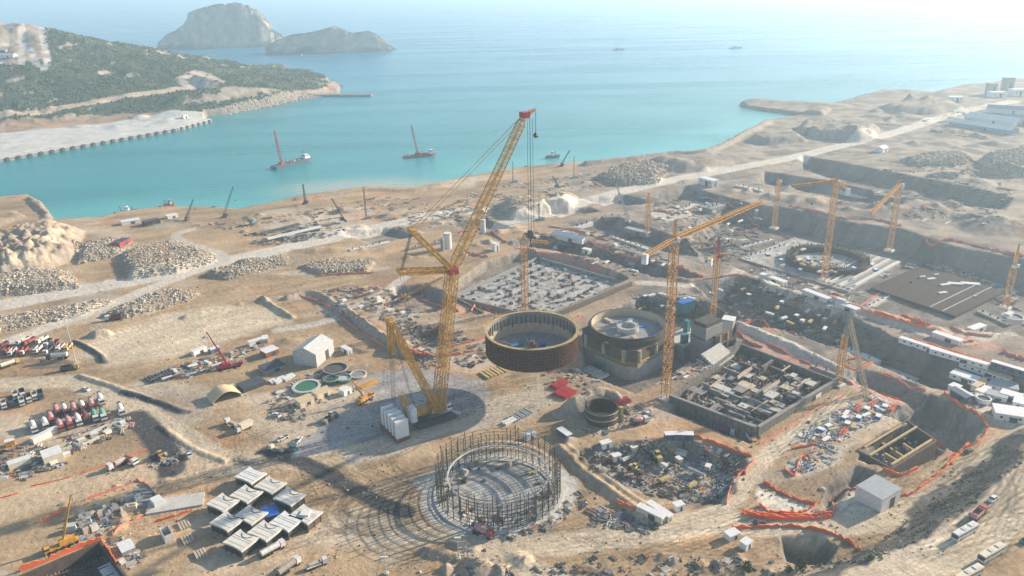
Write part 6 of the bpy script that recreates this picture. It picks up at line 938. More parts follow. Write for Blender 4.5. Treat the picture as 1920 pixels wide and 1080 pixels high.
for lab, pts, h, m_ in (("bold orange net bending along the haul road's inner side, under the pale ground patch", [(1392, 966), (1440, 974), (1510, 974), (1560, 970)], 2.6, 0), ("second orange strip just above the bold one by the pale ground patch", [(1394, 960), (1450, 967), (1520, 967), (1560, 962)], 1.6, 0), ("orange net rounding the bottom tip of the pale ground patch", [(1424, 948), (1450, 962), (1500, 962), (1526, 950), (1530, 940)], 1.8, 0), ("orange net along the upper edge of the pale ground patch", [(1432, 905), (1460, 922), (1500, 940), (1528, 945)], 1.8, 0), ("long orange net on the outer side of the haul road, above the dark hole", [(1372, 992), (1440, 988), (1500, 990), (1560, 1002), (1590, 1016), (1614, 1034)], 2.2, 0),
    ("orange net curving round the flat grey roofed warehouse's yard", [(1562, 968), (1560, 945), (1575, 928), (1610, 916), (1630, 912)], 1.5, 1), ("orange net between the warehouse and the haul road bend", [(1678, 925), (1705, 928), (1740, 905), (1780, 870), (1820, 832)], 1.8, 0), ("orange net around the right end of the deep grey pit", [(1852, 805), (1836, 828), (1800, 848), (1775, 862)], 1.8, 0), ("rose orange net on the deep grey pit's upper right rim", [(1770, 738), (1800, 762), (1830, 775), (1852, 803)], 2, 0), ("red orange net between the deep pit and the half built walls", [(1712, 788), (1745, 800), (1776, 822)], 2, 0), ("bright orange net at the lower corner of the half built walls", [(1655, 882), (1690, 892), (1720, 880)], 2.2, 0), ("orange net right of the half built walls", [(1778, 824), (1760, 850), (1720, 875)], 1.6, 1),
    ("orange net down the left side of the lower pit road", [(1362, 946), (1372, 910), (1400, 880), (1418, 860)], 1.8, 1), ("orange net from the cluttered pit up to the hall's front", [(1320, 842), (1350, 868), (1378, 885), (1398, 890)], 2, 0), ("orange net on the trench side below the hall", [(1290, 812), (1340, 832), (1380, 846), (1410, 856)], 1.9, 0), ("red orange net along the lane in front of the hall", [(1424, 832), (1480, 800), (1530, 768), (1580, 745)], 1.3, 1), ("orange strip below the blue tarped stacks", [(1484, 842), (1520, 836), (1570, 824)], 1.6, 0), ("orange net around the pale cluttered island", [(1470, 880), (1490, 893), (1500, 862), (1530, 848)], 1.5, 0),
    ("long orange net along the upper edge of the hall's pit", [(1415, 664), (1460, 682), (1520, 704), (1555, 720)], 2, 0), ("rose net beyond the hall, parallel to the long one", [(1440, 645), (1500, 675), (1560, 700), (1600, 722)], 1.8, 1), ("orange net right of the folded jib, on the pit's lip", [(1590, 675), (1650, 682), (1700, 700), (1722, 714)], 2.4, 0), ("orange net on the far slope behind the small puddle", [(1585, 690), (1620, 688), (1655, 678)], 2, 0), ("red net at the head of the deep grey pit", [(1630, 728), (1670, 742), (1690, 752)], 2.4, 0),
    ("long bold orange net between the two big pits, left half", [(1398, 500), (1450, 516), (1500, 532), (1540, 548)], 2.6, 1), ("long bold orange net between the two big pits, right half", [(1540, 546), (1570, 556), (1585, 562)], 3.2, 0), ("red stacks of netting on the strip between the big pits", [(1630, 576), (1670, 588), (1720, 604), (1745, 610)], 3, 0), ("second red strip of netting below the red stacks", [(1640, 586), (1690, 602), (1730, 612)], 2, 0), ("orange net right of the red stacks", [(1752, 604), (1800, 622), (1860, 632)], 2, 1), ("long orange net above the thin white cabins", [(1712, 638), (1770, 655), (1830, 675), (1880, 692), (1925, 708)], 2.2, 0), ("orange net by the puddle right end of the far pit", [(1755, 630), (1800, 642), (1825, 640)], 1.8, 1),
    ("long rose net on the rim of the far pit, left part", [(1480, 386), (1540, 400), (1590, 412)], 2.4, 1), ("rose net on the far pit's rim behind the orange crane", [(1590, 410), (1640, 412), (1690, 424)], 2.2, 1), ("long rose net on the far pit's rim, right part", [(1735, 452), (1755, 458), (1785, 451), (1850, 466), (1920, 482)], 2.8, 1), ("rose net along the rebar mat's upper edge", [(1795, 510), (1830, 520), (1880, 540), (1910, 545)], 2.4, 1), ("red net pair near the rebar mat's top corner", [(1785, 490), (1815, 498), (1835, 502)], 2.4, 0), ("red net right of the red pair by the rebar mat", [(1795, 502), (1822, 508)], 2, 0),
    ("rose net across the terrace above the column foundation", [(965, 465), (1020, 478), (1080, 492), (1128, 512)], 2.4, 1), ("second rose net curling on the terrace above the column foundation", [(1080, 528), (1062, 515), (1085, 508), (1130, 512)], 2, 1), ("rose net on the rim left of the orange crane's counterweight", [(1095, 450), (1130, 465), (1180, 482), (1200, 484)], 2, 1), ("orange net behind the orange crane's mast", [(1262, 498), (1290, 508), (1318, 520)], 2, 0), ("rose net along the slope under the long jib", [(1355, 378), (1390, 392), (1425, 407), (1400, 415)], 2, 1), ("rose net left of the upper orange crane mast", [(1225, 395), (1250, 398), (1265, 404)], 2.2, 1), ("rose net on the low rise left of the column foundation", [(800, 545), (790, 560), (830, 575), (860, 585)], 2, 1), ("bundle of red nets at the near corner of the column foundation", [(884, 585), (905, 575), (930, 590), (940, 600)], 3, 1),
    ("orange net behind the derrick mast, running down from the ditch", [(560, 548), (610, 572), (660, 612), (720, 650)], 1.8, 1), ("rose net under the giant boom by the dark pit", [(760, 652), (810, 668), (860, 665), (905, 655)], 2.2, 1), ("rose net along the ditch behind the derrick mast", [(735, 640), (770, 662), (800, 668)], 2, 0), ("rose net right of the giant boom's foot", [(850, 650), (890, 640), (915, 632)], 2, 1),
    ("orange net along the dark open tank's long side", [(38, 1072), (90, 1052), (150, 1028), (190, 1014)], 2.8, 0), ("orange net on the dark open tank's short right side", [(192, 1016), (208, 1040), (222, 1064)], 2.6, 0), ("red net along the block yard's lower side", [(212, 1004), (240, 982), (282, 960)], 1.6, 1), ("red net at the far corner of the block yard", [(256, 900), (275, 910), (298, 936)], 1.6, 1), ("red net along the block yard's upper side", [(160, 938), (205, 922), (255, 904)], 1.4, 1), ("orange strip lying past the block yard crane", [(70, 980), (105, 965), (138, 948)], 1.2, 0), ("orange net below the grey concrete pad", [(290, 980), (330, 968), (360, 958)], 1.8, 0), ("thin orange tape line beside the crane trucks", [(60, 912), (130, 895), (200, 872), (275, 842)], .7, 0), ("short orange tape at the left edge", [(0, 934), (18, 930), (34, 925)], 1.0, 0), ("red net near the pipe stacks at the sandy track", [(1155, 940), (1180, 950), (1205, 962)], 1.6, 1), ("small red net heap by the twin containers", [(1160, 950), (1175, 948), (1190, 956)], 2, 0),
    ("rose net along the middle pit's far rim, left end", [(1290, 530), (1340, 522), (1400, 519)], 2, 1), ("red net zigzag on the middle pit floor behind the brown block", [(1380, 600), (1420, 585), (1450, 600), (1490, 612)], 2, 0), ("orange net along the lane behind the hall, nearest the towers", [(1372, 625), (1400, 640), (1430, 652)], 2, 0), ("rose net under the long jib's middle", [(1290, 425), (1330, 438), (1365, 450)], 2, 1), ("rose net along the ring slab's left edge", [(1392, 496), (1430, 512), (1480, 530)], 2, 1), ("rose net beside the short hazy crane", [(1460, 420), (1490, 430), (1505, 442)], 2, 1), ("rose net on the terrace under the white office", [(1330, 372), (1365, 382), (1395, 394)], 2, 1), ("orange net on the pit terrace right of the hook block", [(1030, 425), (1065, 430), (1100, 438), (1140, 452)], 2, 1), ("orange net around the low rise by the silos", [(860, 440), (900, 430), (930, 442), (950, 455)], 1.8, 1), ("red net beside the white tower hut", [(915, 482), (890, 478), (870, 470)], 2.2, 1), ("rose net below the struts, by the stone strip", [(590, 520), (640, 514), (700, 512)], 1.6, 1), ("orange net round the puddle's near side", [(1650, 700), (1690, 716), (1735, 735)], 2, 1), ("rose net at the right edge above the long cream cabin", [(1880, 660), (1900, 668), (1925, 676)], 2.4, 1), ("orange net on the pit rim right of the rebar mat", [(1890, 555), (1915, 570), (1930, 585)], 2, 1), ("rose net between ring slab and rebar mat", [(1600, 560), (1640, 535), (1690, 508)], 1.6, 1), ("rose net down the slope left of the reactor", [(1010, 620), (1050, 612), (1090, 596)], 1.8, 1)):
    fence(lab, pts, h, "net_rose" if m_ else "net_orange")
# ================================================================== boulder heaps, scrub, clutter
def inpoly(poly, R_):
    P = np.array(poly, float); x0, y0 = P.min(0); x1, y1 = P.max(0)
    while True:
        x, y = R_.uniform(x0, x1), R_.uniform(y0, y1); c = False
        for k in range(len(P)):
            a, b = P[k], P[k - 1]
            if (a[1] > y) != (b[1] > y) and x < (b[0] - a[0]) * (y - a[1]) / (b[1] - a[1]) + a[0]: c = not c
        if c: return x, y
mat("boulder", None, attr=True, rough=.95, var=.25, scale=.8, spec=.1); mat("leaf", None, attr=True, rough=.9, var=.3, scale=.3, spec=.1); mat("clutter", None, attr=True, rough=.8, var=.2)
R4 = random.Random(21)
BL = ["largest boulder heap beside the light road at the left", "boulder heap around the red posted shed", "boulder heap under the tall sand heap at the left edge", "long low boulder heap between the two left roads", "boulder heap ending in a point beside the left road", "low stony strip beyond the left road junction", "boulder heap on the shore behind the hook ropes", "stony heap by the upper right road", "dark boulder heap at the right edge", "low broken stone heap left of the giant boom"]
for (poly, h, sl), lab in zip(BOULDERS, BL):
    m = MB(); W_ = px(poly); area = abs(sum(W_[k - 1][0] * W_[k][1] - W_[k][0] * W_[k - 1][1] for k in range(len(W_)))) / 2; far = W_[:, 1].mean() > 700; s0 = 1.35 if far else .85; n = int(min(5200, area / (s0 * s0) * 1.25))
    for k in range(n):
        x, y = inpoly(W_, R4); s = s0 * min(2.4, .32 + .36 * R4.expovariate(1.1)); g = R4.uniform(.65, 1.2); c = R4.choice(((.47, .385, .285), (.43, .36, .28), (.52, .42, .30), (.38, .32, .27), (.48, .42, .34))); m.rock((x, y, hz(x, y) + s * R4.uniform(-.1, .4)), (s, s * R4.uniform(.6, 1), s * R4.uniform(.5, .9)), [q * g for q in c])
    tag(m.build("boulders", "boulder"), lab, "boulder heap", None, 'stuff')
# rocks along the shore
m = MB()
for k in range(6, 24):
    a, b = G(*site_px[k], SEA), G(*site_px[k + 1], SEA); L_ = np.hypot(*(b - a)[:2]); nn = int(min(150, L_ / 2.2))
    for j in range(nn): p = a + (b - a) * R4.random(); s = R4.uniform(.8, 2.2) * (1 if p[1] < 900 else 1.5); x, y = p[0] + R4.gauss(0, 2.5), p[1] + R4.gauss(0, 2.5); z = hz(x, y); g = R4.uniform(.4, 1.1); m.rock((x, y, max(z, SEA) + .1), (s, s * .8, s * .7), (.34 * g, .29 * g, .25 * g))
pp = [G(u, v, SEA) for u, v in ((430, 213), (500, 200), (560, 187), (600, 181))]
for a, b in zip(pp, pp[1:]):
    for j in range(150): p = a + (b - a) * R4.random(); s = R4.uniform(1.5, 3.2); x, y = p[0] + R4.gauss(0, 4), p[1] + R4.gauss(0, 5); g = R4.uniform(.6, 1.2); m.rock((x, y, max(hz(x, y), SEA) + .2), (s, s * .8, s * .7), (.48 * g, .41 * g, .33 * g))
tag(m.build("shore_rocks", "boulder"), "dark and pale rocks lining the waterline", "rocks", None, 'stuff')
# scrub wood on the peninsula hill
m = MB(); cand = np.argwhere(hill & (~cliff) & (Cc[..., 0] < .30)); cand = cand[(Y[cand[:, 0], cand[:, 1]] < 2150)]; wts = Y[cand[:, 0], cand[:, 1]] ** 2; idx = rng.choice(len(cand), 22000, replace=False, p=wts / wts.sum())
for i, j in cand[idx]:
    x, y = X[i, j] + R4.uniform(-2, 2), Y[i, j] + R4.uniform(-3, 3); dn = float(vnoise(np.array(x / 45.), np.array(y / 45.), 5))
    if R4.random() > .1 + 1.25 * dn: continue
    s = R4.uniform(1.1, 2.9); g = R4.uniform(.8, 1.15); c = R4.choice(((.08, .10, .047), (.095, .112, .052), (.075, .092, .05), (.11, .112, .058))); m.rock((x, y, hz(x, y) + s * .35), (s, s, s * R4.uniform(.6, 1.1)), [q * g for q in c])
tag(m.build("scrub_wood", "leaf"), "dense green scrub wood over the peninsula hill", "scrub", None, 'stuff')
m = MB(); bk = [(1640, 1030), (1700, 975), (1765, 925), (1850, 862), (1900, 830), (1925, 860), (1860, 915), (1795, 965), (1730, 1012), (1660, 1045), (1500, 1078), (1480, 1066), (1560, 1055)]
for k in range(240):
    u, v = inpoly(bk, R4); p = ON(u, v); s = R4.uniform(.25, .8); g = R4.uniform(.6, 1.3); c = R4.choice(((.15, .145, .075), (.22, .19, .12), (.12, .12, .06)))
    for q in range(3): m.rock((p[0] + R4.gauss(0, s * .7), p[1] + R4.gauss(0, s * .7), p[2] + s * R4.uniform(.2, .8)), s * R4.uniform(.4, .8), [a * g for a in c])
tag(m.build("bank_weeds", "leaf"), "sparse dry weeds on the dark road bank", "weeds", None, 'stuff')
m = MB(); k = 0
while k < 6500:
    y = 215 * math.exp(R4.random() * 1.0); x = y * R4.uniform(-.72, .72)
    if R4.random() > float(vnoise(np.array(x / 14.), np.array(y / 14.), 71)) ** 2 * 1.6: continue
    s = .16 + .14 * R4.expovariate(1); g = R4.uniform(.5, 1.2); c = R4.choice(((.42, .33, .23), (.30, .25, .19), (.20, .17, .14), (.5, .44, .36))); m.rock((x, y, hz(x, y) + s * .2), (s, s * R4.uniform(.5, 1.3), s * .7), [q * g for q in c]); k += 1
tag(m.build("rubble", "boulder"), "small stones and clods strewn over the sandy ground", "rubble", None, 'stuff')
# real shrubs near the bottom edge
for k, (u, v, s, lab) in enumerate(((1500, 1066, 2.6, "green bush at the lip of the dark hole"), (1478, 1072, 1.8, "smaller bush left of the green one by the dark hole"), (1400, 1066, 2.2, "dusty bush among the brown heaps at the bottom edge"), (1632, 1050, 1.6, "low bush at the foot of the road bank"))):
    b = ON(u, v); r_ = thing("bush", lab, "bush", b); m = MB(); m.bar(b - (0, 0, .2), b + (0, 0, s * .6), .12, n=5); m.bar(b, b + (s * .3, .1, s * .6), .07, n=4); m.build("trunk", "formwork_brown", r_); m = MB()
    for q in range(170): d = np.array([R4.gauss(0, 1), R4.gauss(0, 1), R4.gauss(0, .7)]); d = d / np.linalg.norm(d) * s * R4.uniform(.3, .85); g = R4.uniform(.6, 1.4); m.rock(b + d + (0, 0, s * .7), R4.uniform(.12, .3) * s * .5, (.07 * g, .10 * g, .04 * g))
    m.build("crown", "leaf", r_)
# loose building material, too much to count
PAL = {"mix": ((.42, .37, .30), (.33, .30, .27), (.12, .11, .11), (.52, .49, .44), (.42, .33, .22), (.32, .20, .15), (.20, .19, .18), (.17, .20, .23), (.46, .40, .31), (.28, .25, .22)), "pale": ((.66, .63, .58), (.56, .51, .43), (.44, .40, .35), (.18, .17, .17), (.12, .22, .38), (.44, .24, .17), (.30, .28, .26), (.50, .47, .42), (.24, .22, .2)), "dark": ((.10, .095, .09), (.18, .17, .16), (.30, .28, .25), (.50, .46, .40), (.36, .22, .14), (.14, .15, .17)), "yard": ((.60, .54, .43), (.46, .40, .32), (.22, .20, .18), (.12, .11, .10), (.40, .18, .13), (.62, .60, .56))}
def litter(lab, poly, n, pal="mix", big=3.0, heads=None, cluster=7, dz=0.0):
    m = MB(); P = PAL[pal]; k = 0; base = heads if heads is not None else .72
    while k < n * 1.35:
        u, v = inpoly(poly, R4); q = ON(u, v); hd = base + R4.choice((0, 0, 0, 1.57)) + R4.gauss(0, .12); c = R4.choice(P); g = R4.uniform(.75, 1.2); kind = R4.random(); cnt = R4.randint(2, cluster); s = big * R4.choice((.3, .45, .6, .8)); ca, sa = math.cos(hd), math.sin(hd); jl = R4.random() < .3
        gap = s * .55 if kind < .2 else .5
        for j in range(cnt):
            o = (j - cnt / 2) * gap + R4.gauss(0, .08); e = R4.gauss(0, .15 if not jl else s); x, y = q[0] - sa * o + ca * e, q[1] + ca * o + sa * e; z = max(hz(x, y), dz - 5.15) if dz else hz(x, y); col = [a * g * R4.uniform(.88, 1.12) for a in c]; h2 = hd + R4.gauss(0, .03 if not jl else .4)
            if kind < .2: m.box((x, y, z - .1), (s, s * .5, R4.uniform(.3, 1.1)), h2, col)
            elif kind < .72: m.box((x, y, z + .05), (s * 2.8, .28, .25 + .22 * R4.randint(0, 2)), h2, col)
            elif kind < .92: m.bar((x - ca * s, y - sa * s, z + .25), (x + ca * s, y + sa * s, z + .25), .2, col, 6)
            else: m.rock((x + R4.gauss(0, s), y + R4.gauss(0, s), z + .05), s * .35, col)
            k += 1
    tag(m.build("debris", "clutter"), lab, "debris", None, 'stuff')
H1, H2 = head((1255, 752), (1390, 652)), head((1420, 815), (1255, 752))
for a in (("jumbled building material in the foreground pit under the cage tower", [(1090, 850), (1160, 832), (1290, 830), (1390, 856), (1375, 905), (1340, 940), (1200, 920), (1130, 892)], 1300, "mix", 2.2), ("bright scraps and steel bundles on the pit's right floor", [(1260, 850), (1340, 860), (1375, 890), (1350, 935), (1270, 905)], 700, "pale", 2.2), ("stacked formwork, sheets and pipes on the lane right of the hall", [(1495, 820), (1560, 775), (1640, 745), (1690, 765), (1620, 800), (1540, 840)], 950, "pale", 2.0, H1), ("pale scrap on the small island of ground below the stacks", [(1475, 872), (1520, 845), (1570, 835), (1560, 865), (1500, 892)], 160, "pale", 2), ("scattered steel and timber around the scaffold ring's apron", [(1000, 985), (1060, 945), (1090, 920), (1105, 940), (1050, 985), (960, 1010), (920, 1015)], 160, "dark", 1.6), ("black pipe and rail stacks left of the twin containers", [(1095, 965), (1120, 950), (1200, 975), (1235, 990), (1200, 1000), (1140, 985)], 200, "dark", 3, 2.4),
    ("cluttered machinery and formwork around the little cage tower", [(1060, 800), (1120, 815), (1180, 800), (1230, 780), (1200, 760), (1170, 770), (1100, 800)], 240, "mix", 2), ("building material crowding the ground left of the giant boom", [(600, 545), (690, 530), (760, 560), (800, 590), (760, 610), (640, 590)], 520, "mix", 3), ("building material between the giant boom and the hanging ring", [(740, 600), (860, 620), (915, 630), (910, 680), (860, 690), (780, 690), (760, 640)], 560, "dark", 2.6), ("scrap and panels in the shore yard", [(460, 440), (560, 420), (640, 405), (650, 435), (560, 455), (470, 460)], 320, "dark", 3, .35), ("mixed stores along the shore strip", [(280, 410), (420, 418), (560, 398), (700, 370), (800, 372), (700, 395), (560, 412), (420, 430)], 380, "mix", 3.4), ("stores and machines in the middle distance behind the boom", [(700, 395), (840, 375), (960, 345), (1120, 320), (1150, 340), (1000, 390), (880, 420), (740, 430)], 800, "mix", 4), ("stacked material at the workshop yard's edge", [(285, 705), (330, 685), (400, 665), (470, 650), (500, 640), (490, 655), (430, 685), (330, 715)], 420, "yard", 2.2, .45), ("yard goods between the sheds and the tanks", [(500, 745), (560, 700), (620, 690), (680, 700), (640, 730), (560, 775), (510, 775)], 360, "yard", 1.8), ("loose goods in front of the tan workshop sheds", [(500, 765), (540, 755), (580, 775), (560, 790), (510, 790)], 130, "mix", 1.5),
    ("low stacks behind the mixer rows", [(120, 820), (200, 790), (245, 785), (250, 800), (190, 830), (130, 850)], 280, "yard", 2, .35), ("low stacks and pallets at the left edge below the mixers", [(-10, 850), (60, 830), (110, 840), (130, 870), (60, 895), (-10, 905)], 320, "yard", 2.2, .35), ("spoil and scrap along the dark trench road", [(290, 850), (330, 850), (335, 870), (290, 875)], 90, "dark", 1.6), ("scrap on the grey floor between the two big pits", [(1300, 545), (1400, 525), (1500, 560), (1660, 640), (1700, 690), (1560, 650), (1400, 600)], 1300, "dark", 3.4), ("pale scrap around the ring foundation", [(1390, 490), (1470, 455), (1560, 455), (1680, 485), (1600, 540), (1480, 530)], 700, "pale", 3), ("scrap on the terraces behind the long jib", [(1230, 372), (1300, 355), (1420, 390), (1440, 430), (1380, 480), (1300, 470), (1230, 430)], 900, "dark", 4), ("stores on the terrace behind the column foundation", [(960, 440), (1100, 425), (1200, 460), (1280, 500), (1200, 520), (1100, 490)], 600, "mix", 3.4), ("rebar, boards and scrap strewn over the column foundation floor", [(860, 545), (960, 500), (1010, 482), (1165, 524), (1040, 580), (960, 592)], 520, "mix", 2.2, .72, 6, .01), ("goods crowding the reactor's back yard", [(1190, 550), (1290, 545), (1320, 570), (1260, 600), (1200, 580)], 300, "mix", 2.6), ("goods at the reactor's foot, right side", [(1190, 722), (1260, 690), (1300, 670), (1370, 640), (1350, 680), (1260, 720)], 260, "yard", 2.2), ("steel goods at the reactor's foot, left side", [(1000, 690), (1090, 690), (1140, 725), (1100, 740), (1020, 720)], 150, "mix", 2), ("scrap over the right end of the far pit", [(1700, 470), (1790, 480), (1900, 520), (1920, 560), (1860, 540), (1760, 500)], 600, "mix", 3.5), ("goods scattered over the far open ground", [(1640, 300), (1780, 285), (1900, 340), (1880, 420), (1740, 420), (1600, 370)], 800, "dark", 5), ("far goods and huts under the town", [(1700, 220), (1780, 200), (1920, 200), (1920, 270), (1780, 260)], 220, "mix", 7), ("distant goods along the hazy headland", [(1480, 240), (1600, 215), (1700, 215), (1660, 250), (1540, 262)], 130, "mix", 6), ("loose rubble at the bottom edge, right of the ditch", [(850, 1030), (1000, 1060), (1200, 1040), (1450, 1050), (1450, 1080), (850, 1085)], 260, "dark", 1.4), ("small goods around the cabin village", [(1780, 715), (1860, 740), (1920, 780), (1880, 790), (1800, 750)], 200, "pale", 2.2), ("scrap at the block yard", [(130, 985), (180, 955), (250, 925), (290, 915), (280, 950), (220, 990), (140, 1020)], 220, "pale", 1.6), ("goods beside the dark open tank", [(200, 1010), (250, 1000), (270, 1040), (250, 1075), (230, 1060)], 70, "dark", 1.6)):
    litter(*a)
# ================================================================== counted stacks
def stacks(zone, poly, n, group, spec, seed):
    R_ = random.Random(seed); P = np.array(poly, float); done = []
    for k in range(n):
        for tr in range(60):
            u, v = inpoly(P, R_)
            if all(abs(u - a) / 13 + abs(v - b) / 9 > 1 for a, b in done): break
        done.append((u, v))
    done.sort(); q3 = max(1, n // 3)
    for k, (u, v) in enumerate(done):
        kind, mm, nm, col = spec[k % len(spec)]; b = ON(u, v); h = R_.choice((.72, .72, 2.29)) + R_.gauss(0, .2)
        lab = "%s %s in the %s, %s from left" % (col, nm, zone, ORDS[k]); r = thing(nm.replace(" ", "_").replace("steel_frame", "lattice_section").replace("steel_crate", "metal_crate"), lab, nm.split()[-1] if nm.split()[-1] != "block" else "concrete block", b, h, group); m = MB()
        if kind == "block": s = R_.uniform(2.4, 4.6); m.box((0, 0, -.2), (s, s * R_.uniform(.6, .9), R_.uniform(1.6, 3.2)), 0, None, top=(R_.uniform(.7, .95), R_.uniform(.7, .95))); m.box((s * .2, 0, 1.2), (s * .35, s * .3, R_.uniform(1, 2.4))); m.build("block_body", mm, r, False)
        elif kind == "plank":
            for i in range(3): m = MB(); m.box((0, 0, .35 * i + .1), (5.5, 2.2 - .2 * i, .26)); m.build("plank_layer", mm, r, False)
            m = MB(); m.box((-1.6, 0, -.1), (.3, 2.2, .2)); m.box((1.6, 0, -.1), (.3, 2.2, .2)); m.build("bearer", "formwork_brown", r, False)
        elif kind == "pipe":
            for i, (y, z) in enumerate(((-.7, .35), (0, .35), (.7, .35), (-.35, .95), (.35, .95))): m = MB(); m.bar((-4, y, z), (4, y, z), .34, n=8); m.build("pipe", mm, r, False)
        elif kind == "frame": m.lattice((-4, 0, .9), (4, 0, .9), 1.6, 5, .14, .08); m.build("lattice_frame", mm, r, False)
        elif kind == "crate": m.box((0, 0, -.1), (3.2, 2.4, 1.7)); m.build("crate_body", mm, r, False); m = MB(); m.box((0, 0, 1.6), (3.3, 2.5, .15)); m.build("lid", "white_sheet", r, False)
ORDS = ["first", "second", "third", "fourth", "fifth", "sixth", "seventh", "eighth", "ninth", "tenth", "eleventh", "twelfth", "thirteenth", "fourteenth", "fifteenth", "sixteenth", "seventeenth", "eighteenth", "nineteenth", "twentieth", "twenty first", "twenty second", "twenty third", "twenty fourth"]
stacks("netted block yard", [(128, 992), (165, 958), (240, 930), (280, 918), (270, 945), (222, 978), (160, 1005)], 22, "concrete blocks in the netted yard", (("block", "concrete", "concrete block", "pale"), ("block", "concrete_dark", "concrete block", "grey"), ("block", "liner_tan", "concrete block", "tan")), 1)
stacks("tarp yard right of the hall", [(1510, 818), (1570, 780), (1640, 755), (1680, 770), (1610, 802), (1540, 835)], 20, "stacks in the tarp yard", (("crate", "blue_tarp", "tarped crate", "blue"), ("plank", "white_sheet", "plank stack", "white"), ("crate", "grey_steel", "steel crate", "grey"), ("plank", "timber_yellow", "plank stack", "yellow"), ("frame", "net_orange", "steel frame", "orange")), 2)
stacks("foreground pit", [(1110, 855), (1180, 840), (1300, 842), (1370, 870), (1340, 920), (1220, 905)], 14, "stacks in the foreground pit", (("plank", "timber_yellow", "plank stack", "yellow"), ("pipe", "pale_steel", "pipe stack", "pale"), ("crate", "liner_tan", "crate", "tan"), ("frame", "dark_steel", "steel frame", "dark"), ("plank", "white_sheet", "panel stack", "white")), 3)
stacks("yard behind the mixers", [(60, 870), (100, 835), (200, 795), (245, 795), (170, 835), (100, 875)], 16, "stacks behind the mixers", (("crate", "cream_wall", "crate", "cream"), ("plank", "liner_tan", "plank stack", "tan"), ("pipe", "concrete", "pipe stack", "grey")), 4)
stacks("pipe yard by the red crane", [(290, 712), (330, 695), (400, 675), (420, 690), (340, 712)], 12, "stacks in the pipe yard", (("pipe", "dark_steel", "pipe stack", "dark"), ("plank", "white_sheet", "panel stack", "white")), 5)
stacks("ground left of the boom", [(610, 548), (690, 535), (760, 565), (790, 590), (680, 590)], 18, "stacks left of the boom", (("frame", "hull_rust", "steel frame", "rust"), ("crate", "pale_wall", "crate", "pale"), ("pipe", "dark_steel", "pipe stack", "dark"), ("plank", "timber_yellow", "plank stack", "yellow")), 6)
stacks("shore yard", [(470, 440), (560, 425), (640, 412), (645, 432), (560, 448)], 14, "stacks in the shore yard", (("pipe", "dark_steel", "pipe stack", "dark"), ("pipe", "pale_steel", "pipe stack", "pale"), ("plank", "concrete", "panel stack", "grey")), 7)
stacks("middle pit floor", [(1310, 548), (1400, 530), (1500, 565), (1600, 610), (1660, 650), (1560, 640), (1420, 590)], 24, "stacks on the middle pit floor", (("crate", "grey_steel", "steel crate", "grey"), ("plank", "white_sheet", "panel stack", "white"), ("pipe", "dark_steel", "pipe stack", "dark"), ("plank", "timber_yellow", "plank stack", "yellow"), ("crate", "hull_blue_grey", "tool crate", "blue grey")), 9)
stacks("pit under the long jib", [(1240, 380), (1310, 365), (1420, 395), (1430, 430), (1380, 470), (1300, 460)], 24, "stacks in the pit under the long jib", (("plank", "white_sheet", "panel stack", "white"), ("frame", "dark_steel", "steel frame", "dark"), ("crate", "pale_wall", "crate", "pale"), ("pipe", "pale_steel", "pipe stack", "pale")), 10)
stacks("ring slab yard", [(1400, 485), (1490, 452), (1690, 490), (1600, 540)], 20, "stacks around the ring foundation", (("plank", "pale_wall", "panel stack", "pale"), ("crate", "blue_tarp", "tarped crate", "blue"), ("plank", "timber_yellow", "plank stack", "yellow")), 12)
stacks("terrace behind the column floor", [(960, 440), (1100, 425), (1210, 465), (1280, 502), (1200, 515), (1080, 480)], 20, "stacks on the terrace behind the column floor", (("crate", "pale_wall", "crate", "pale"), ("pipe", "dark_steel", "pipe stack", "dark"), ("plank", "white_sheet", "panel stack", "white"), ("frame", "hull_rust", "steel frame", "rust")), 13)
stacks("reactor back yard", [(1200, 552), (1285, 548), (1310, 570), (1255, 592)], 12, "stacks behind the reactor", (("crate", "blue_tarp", "tarped crate", "blue"), ("plank", "white_sheet", "panel stack", "white"), ("pipe", "teal_paint", "pipe stack", "teal")), 8)
WG = "low concrete walls and slabs over the far right works"
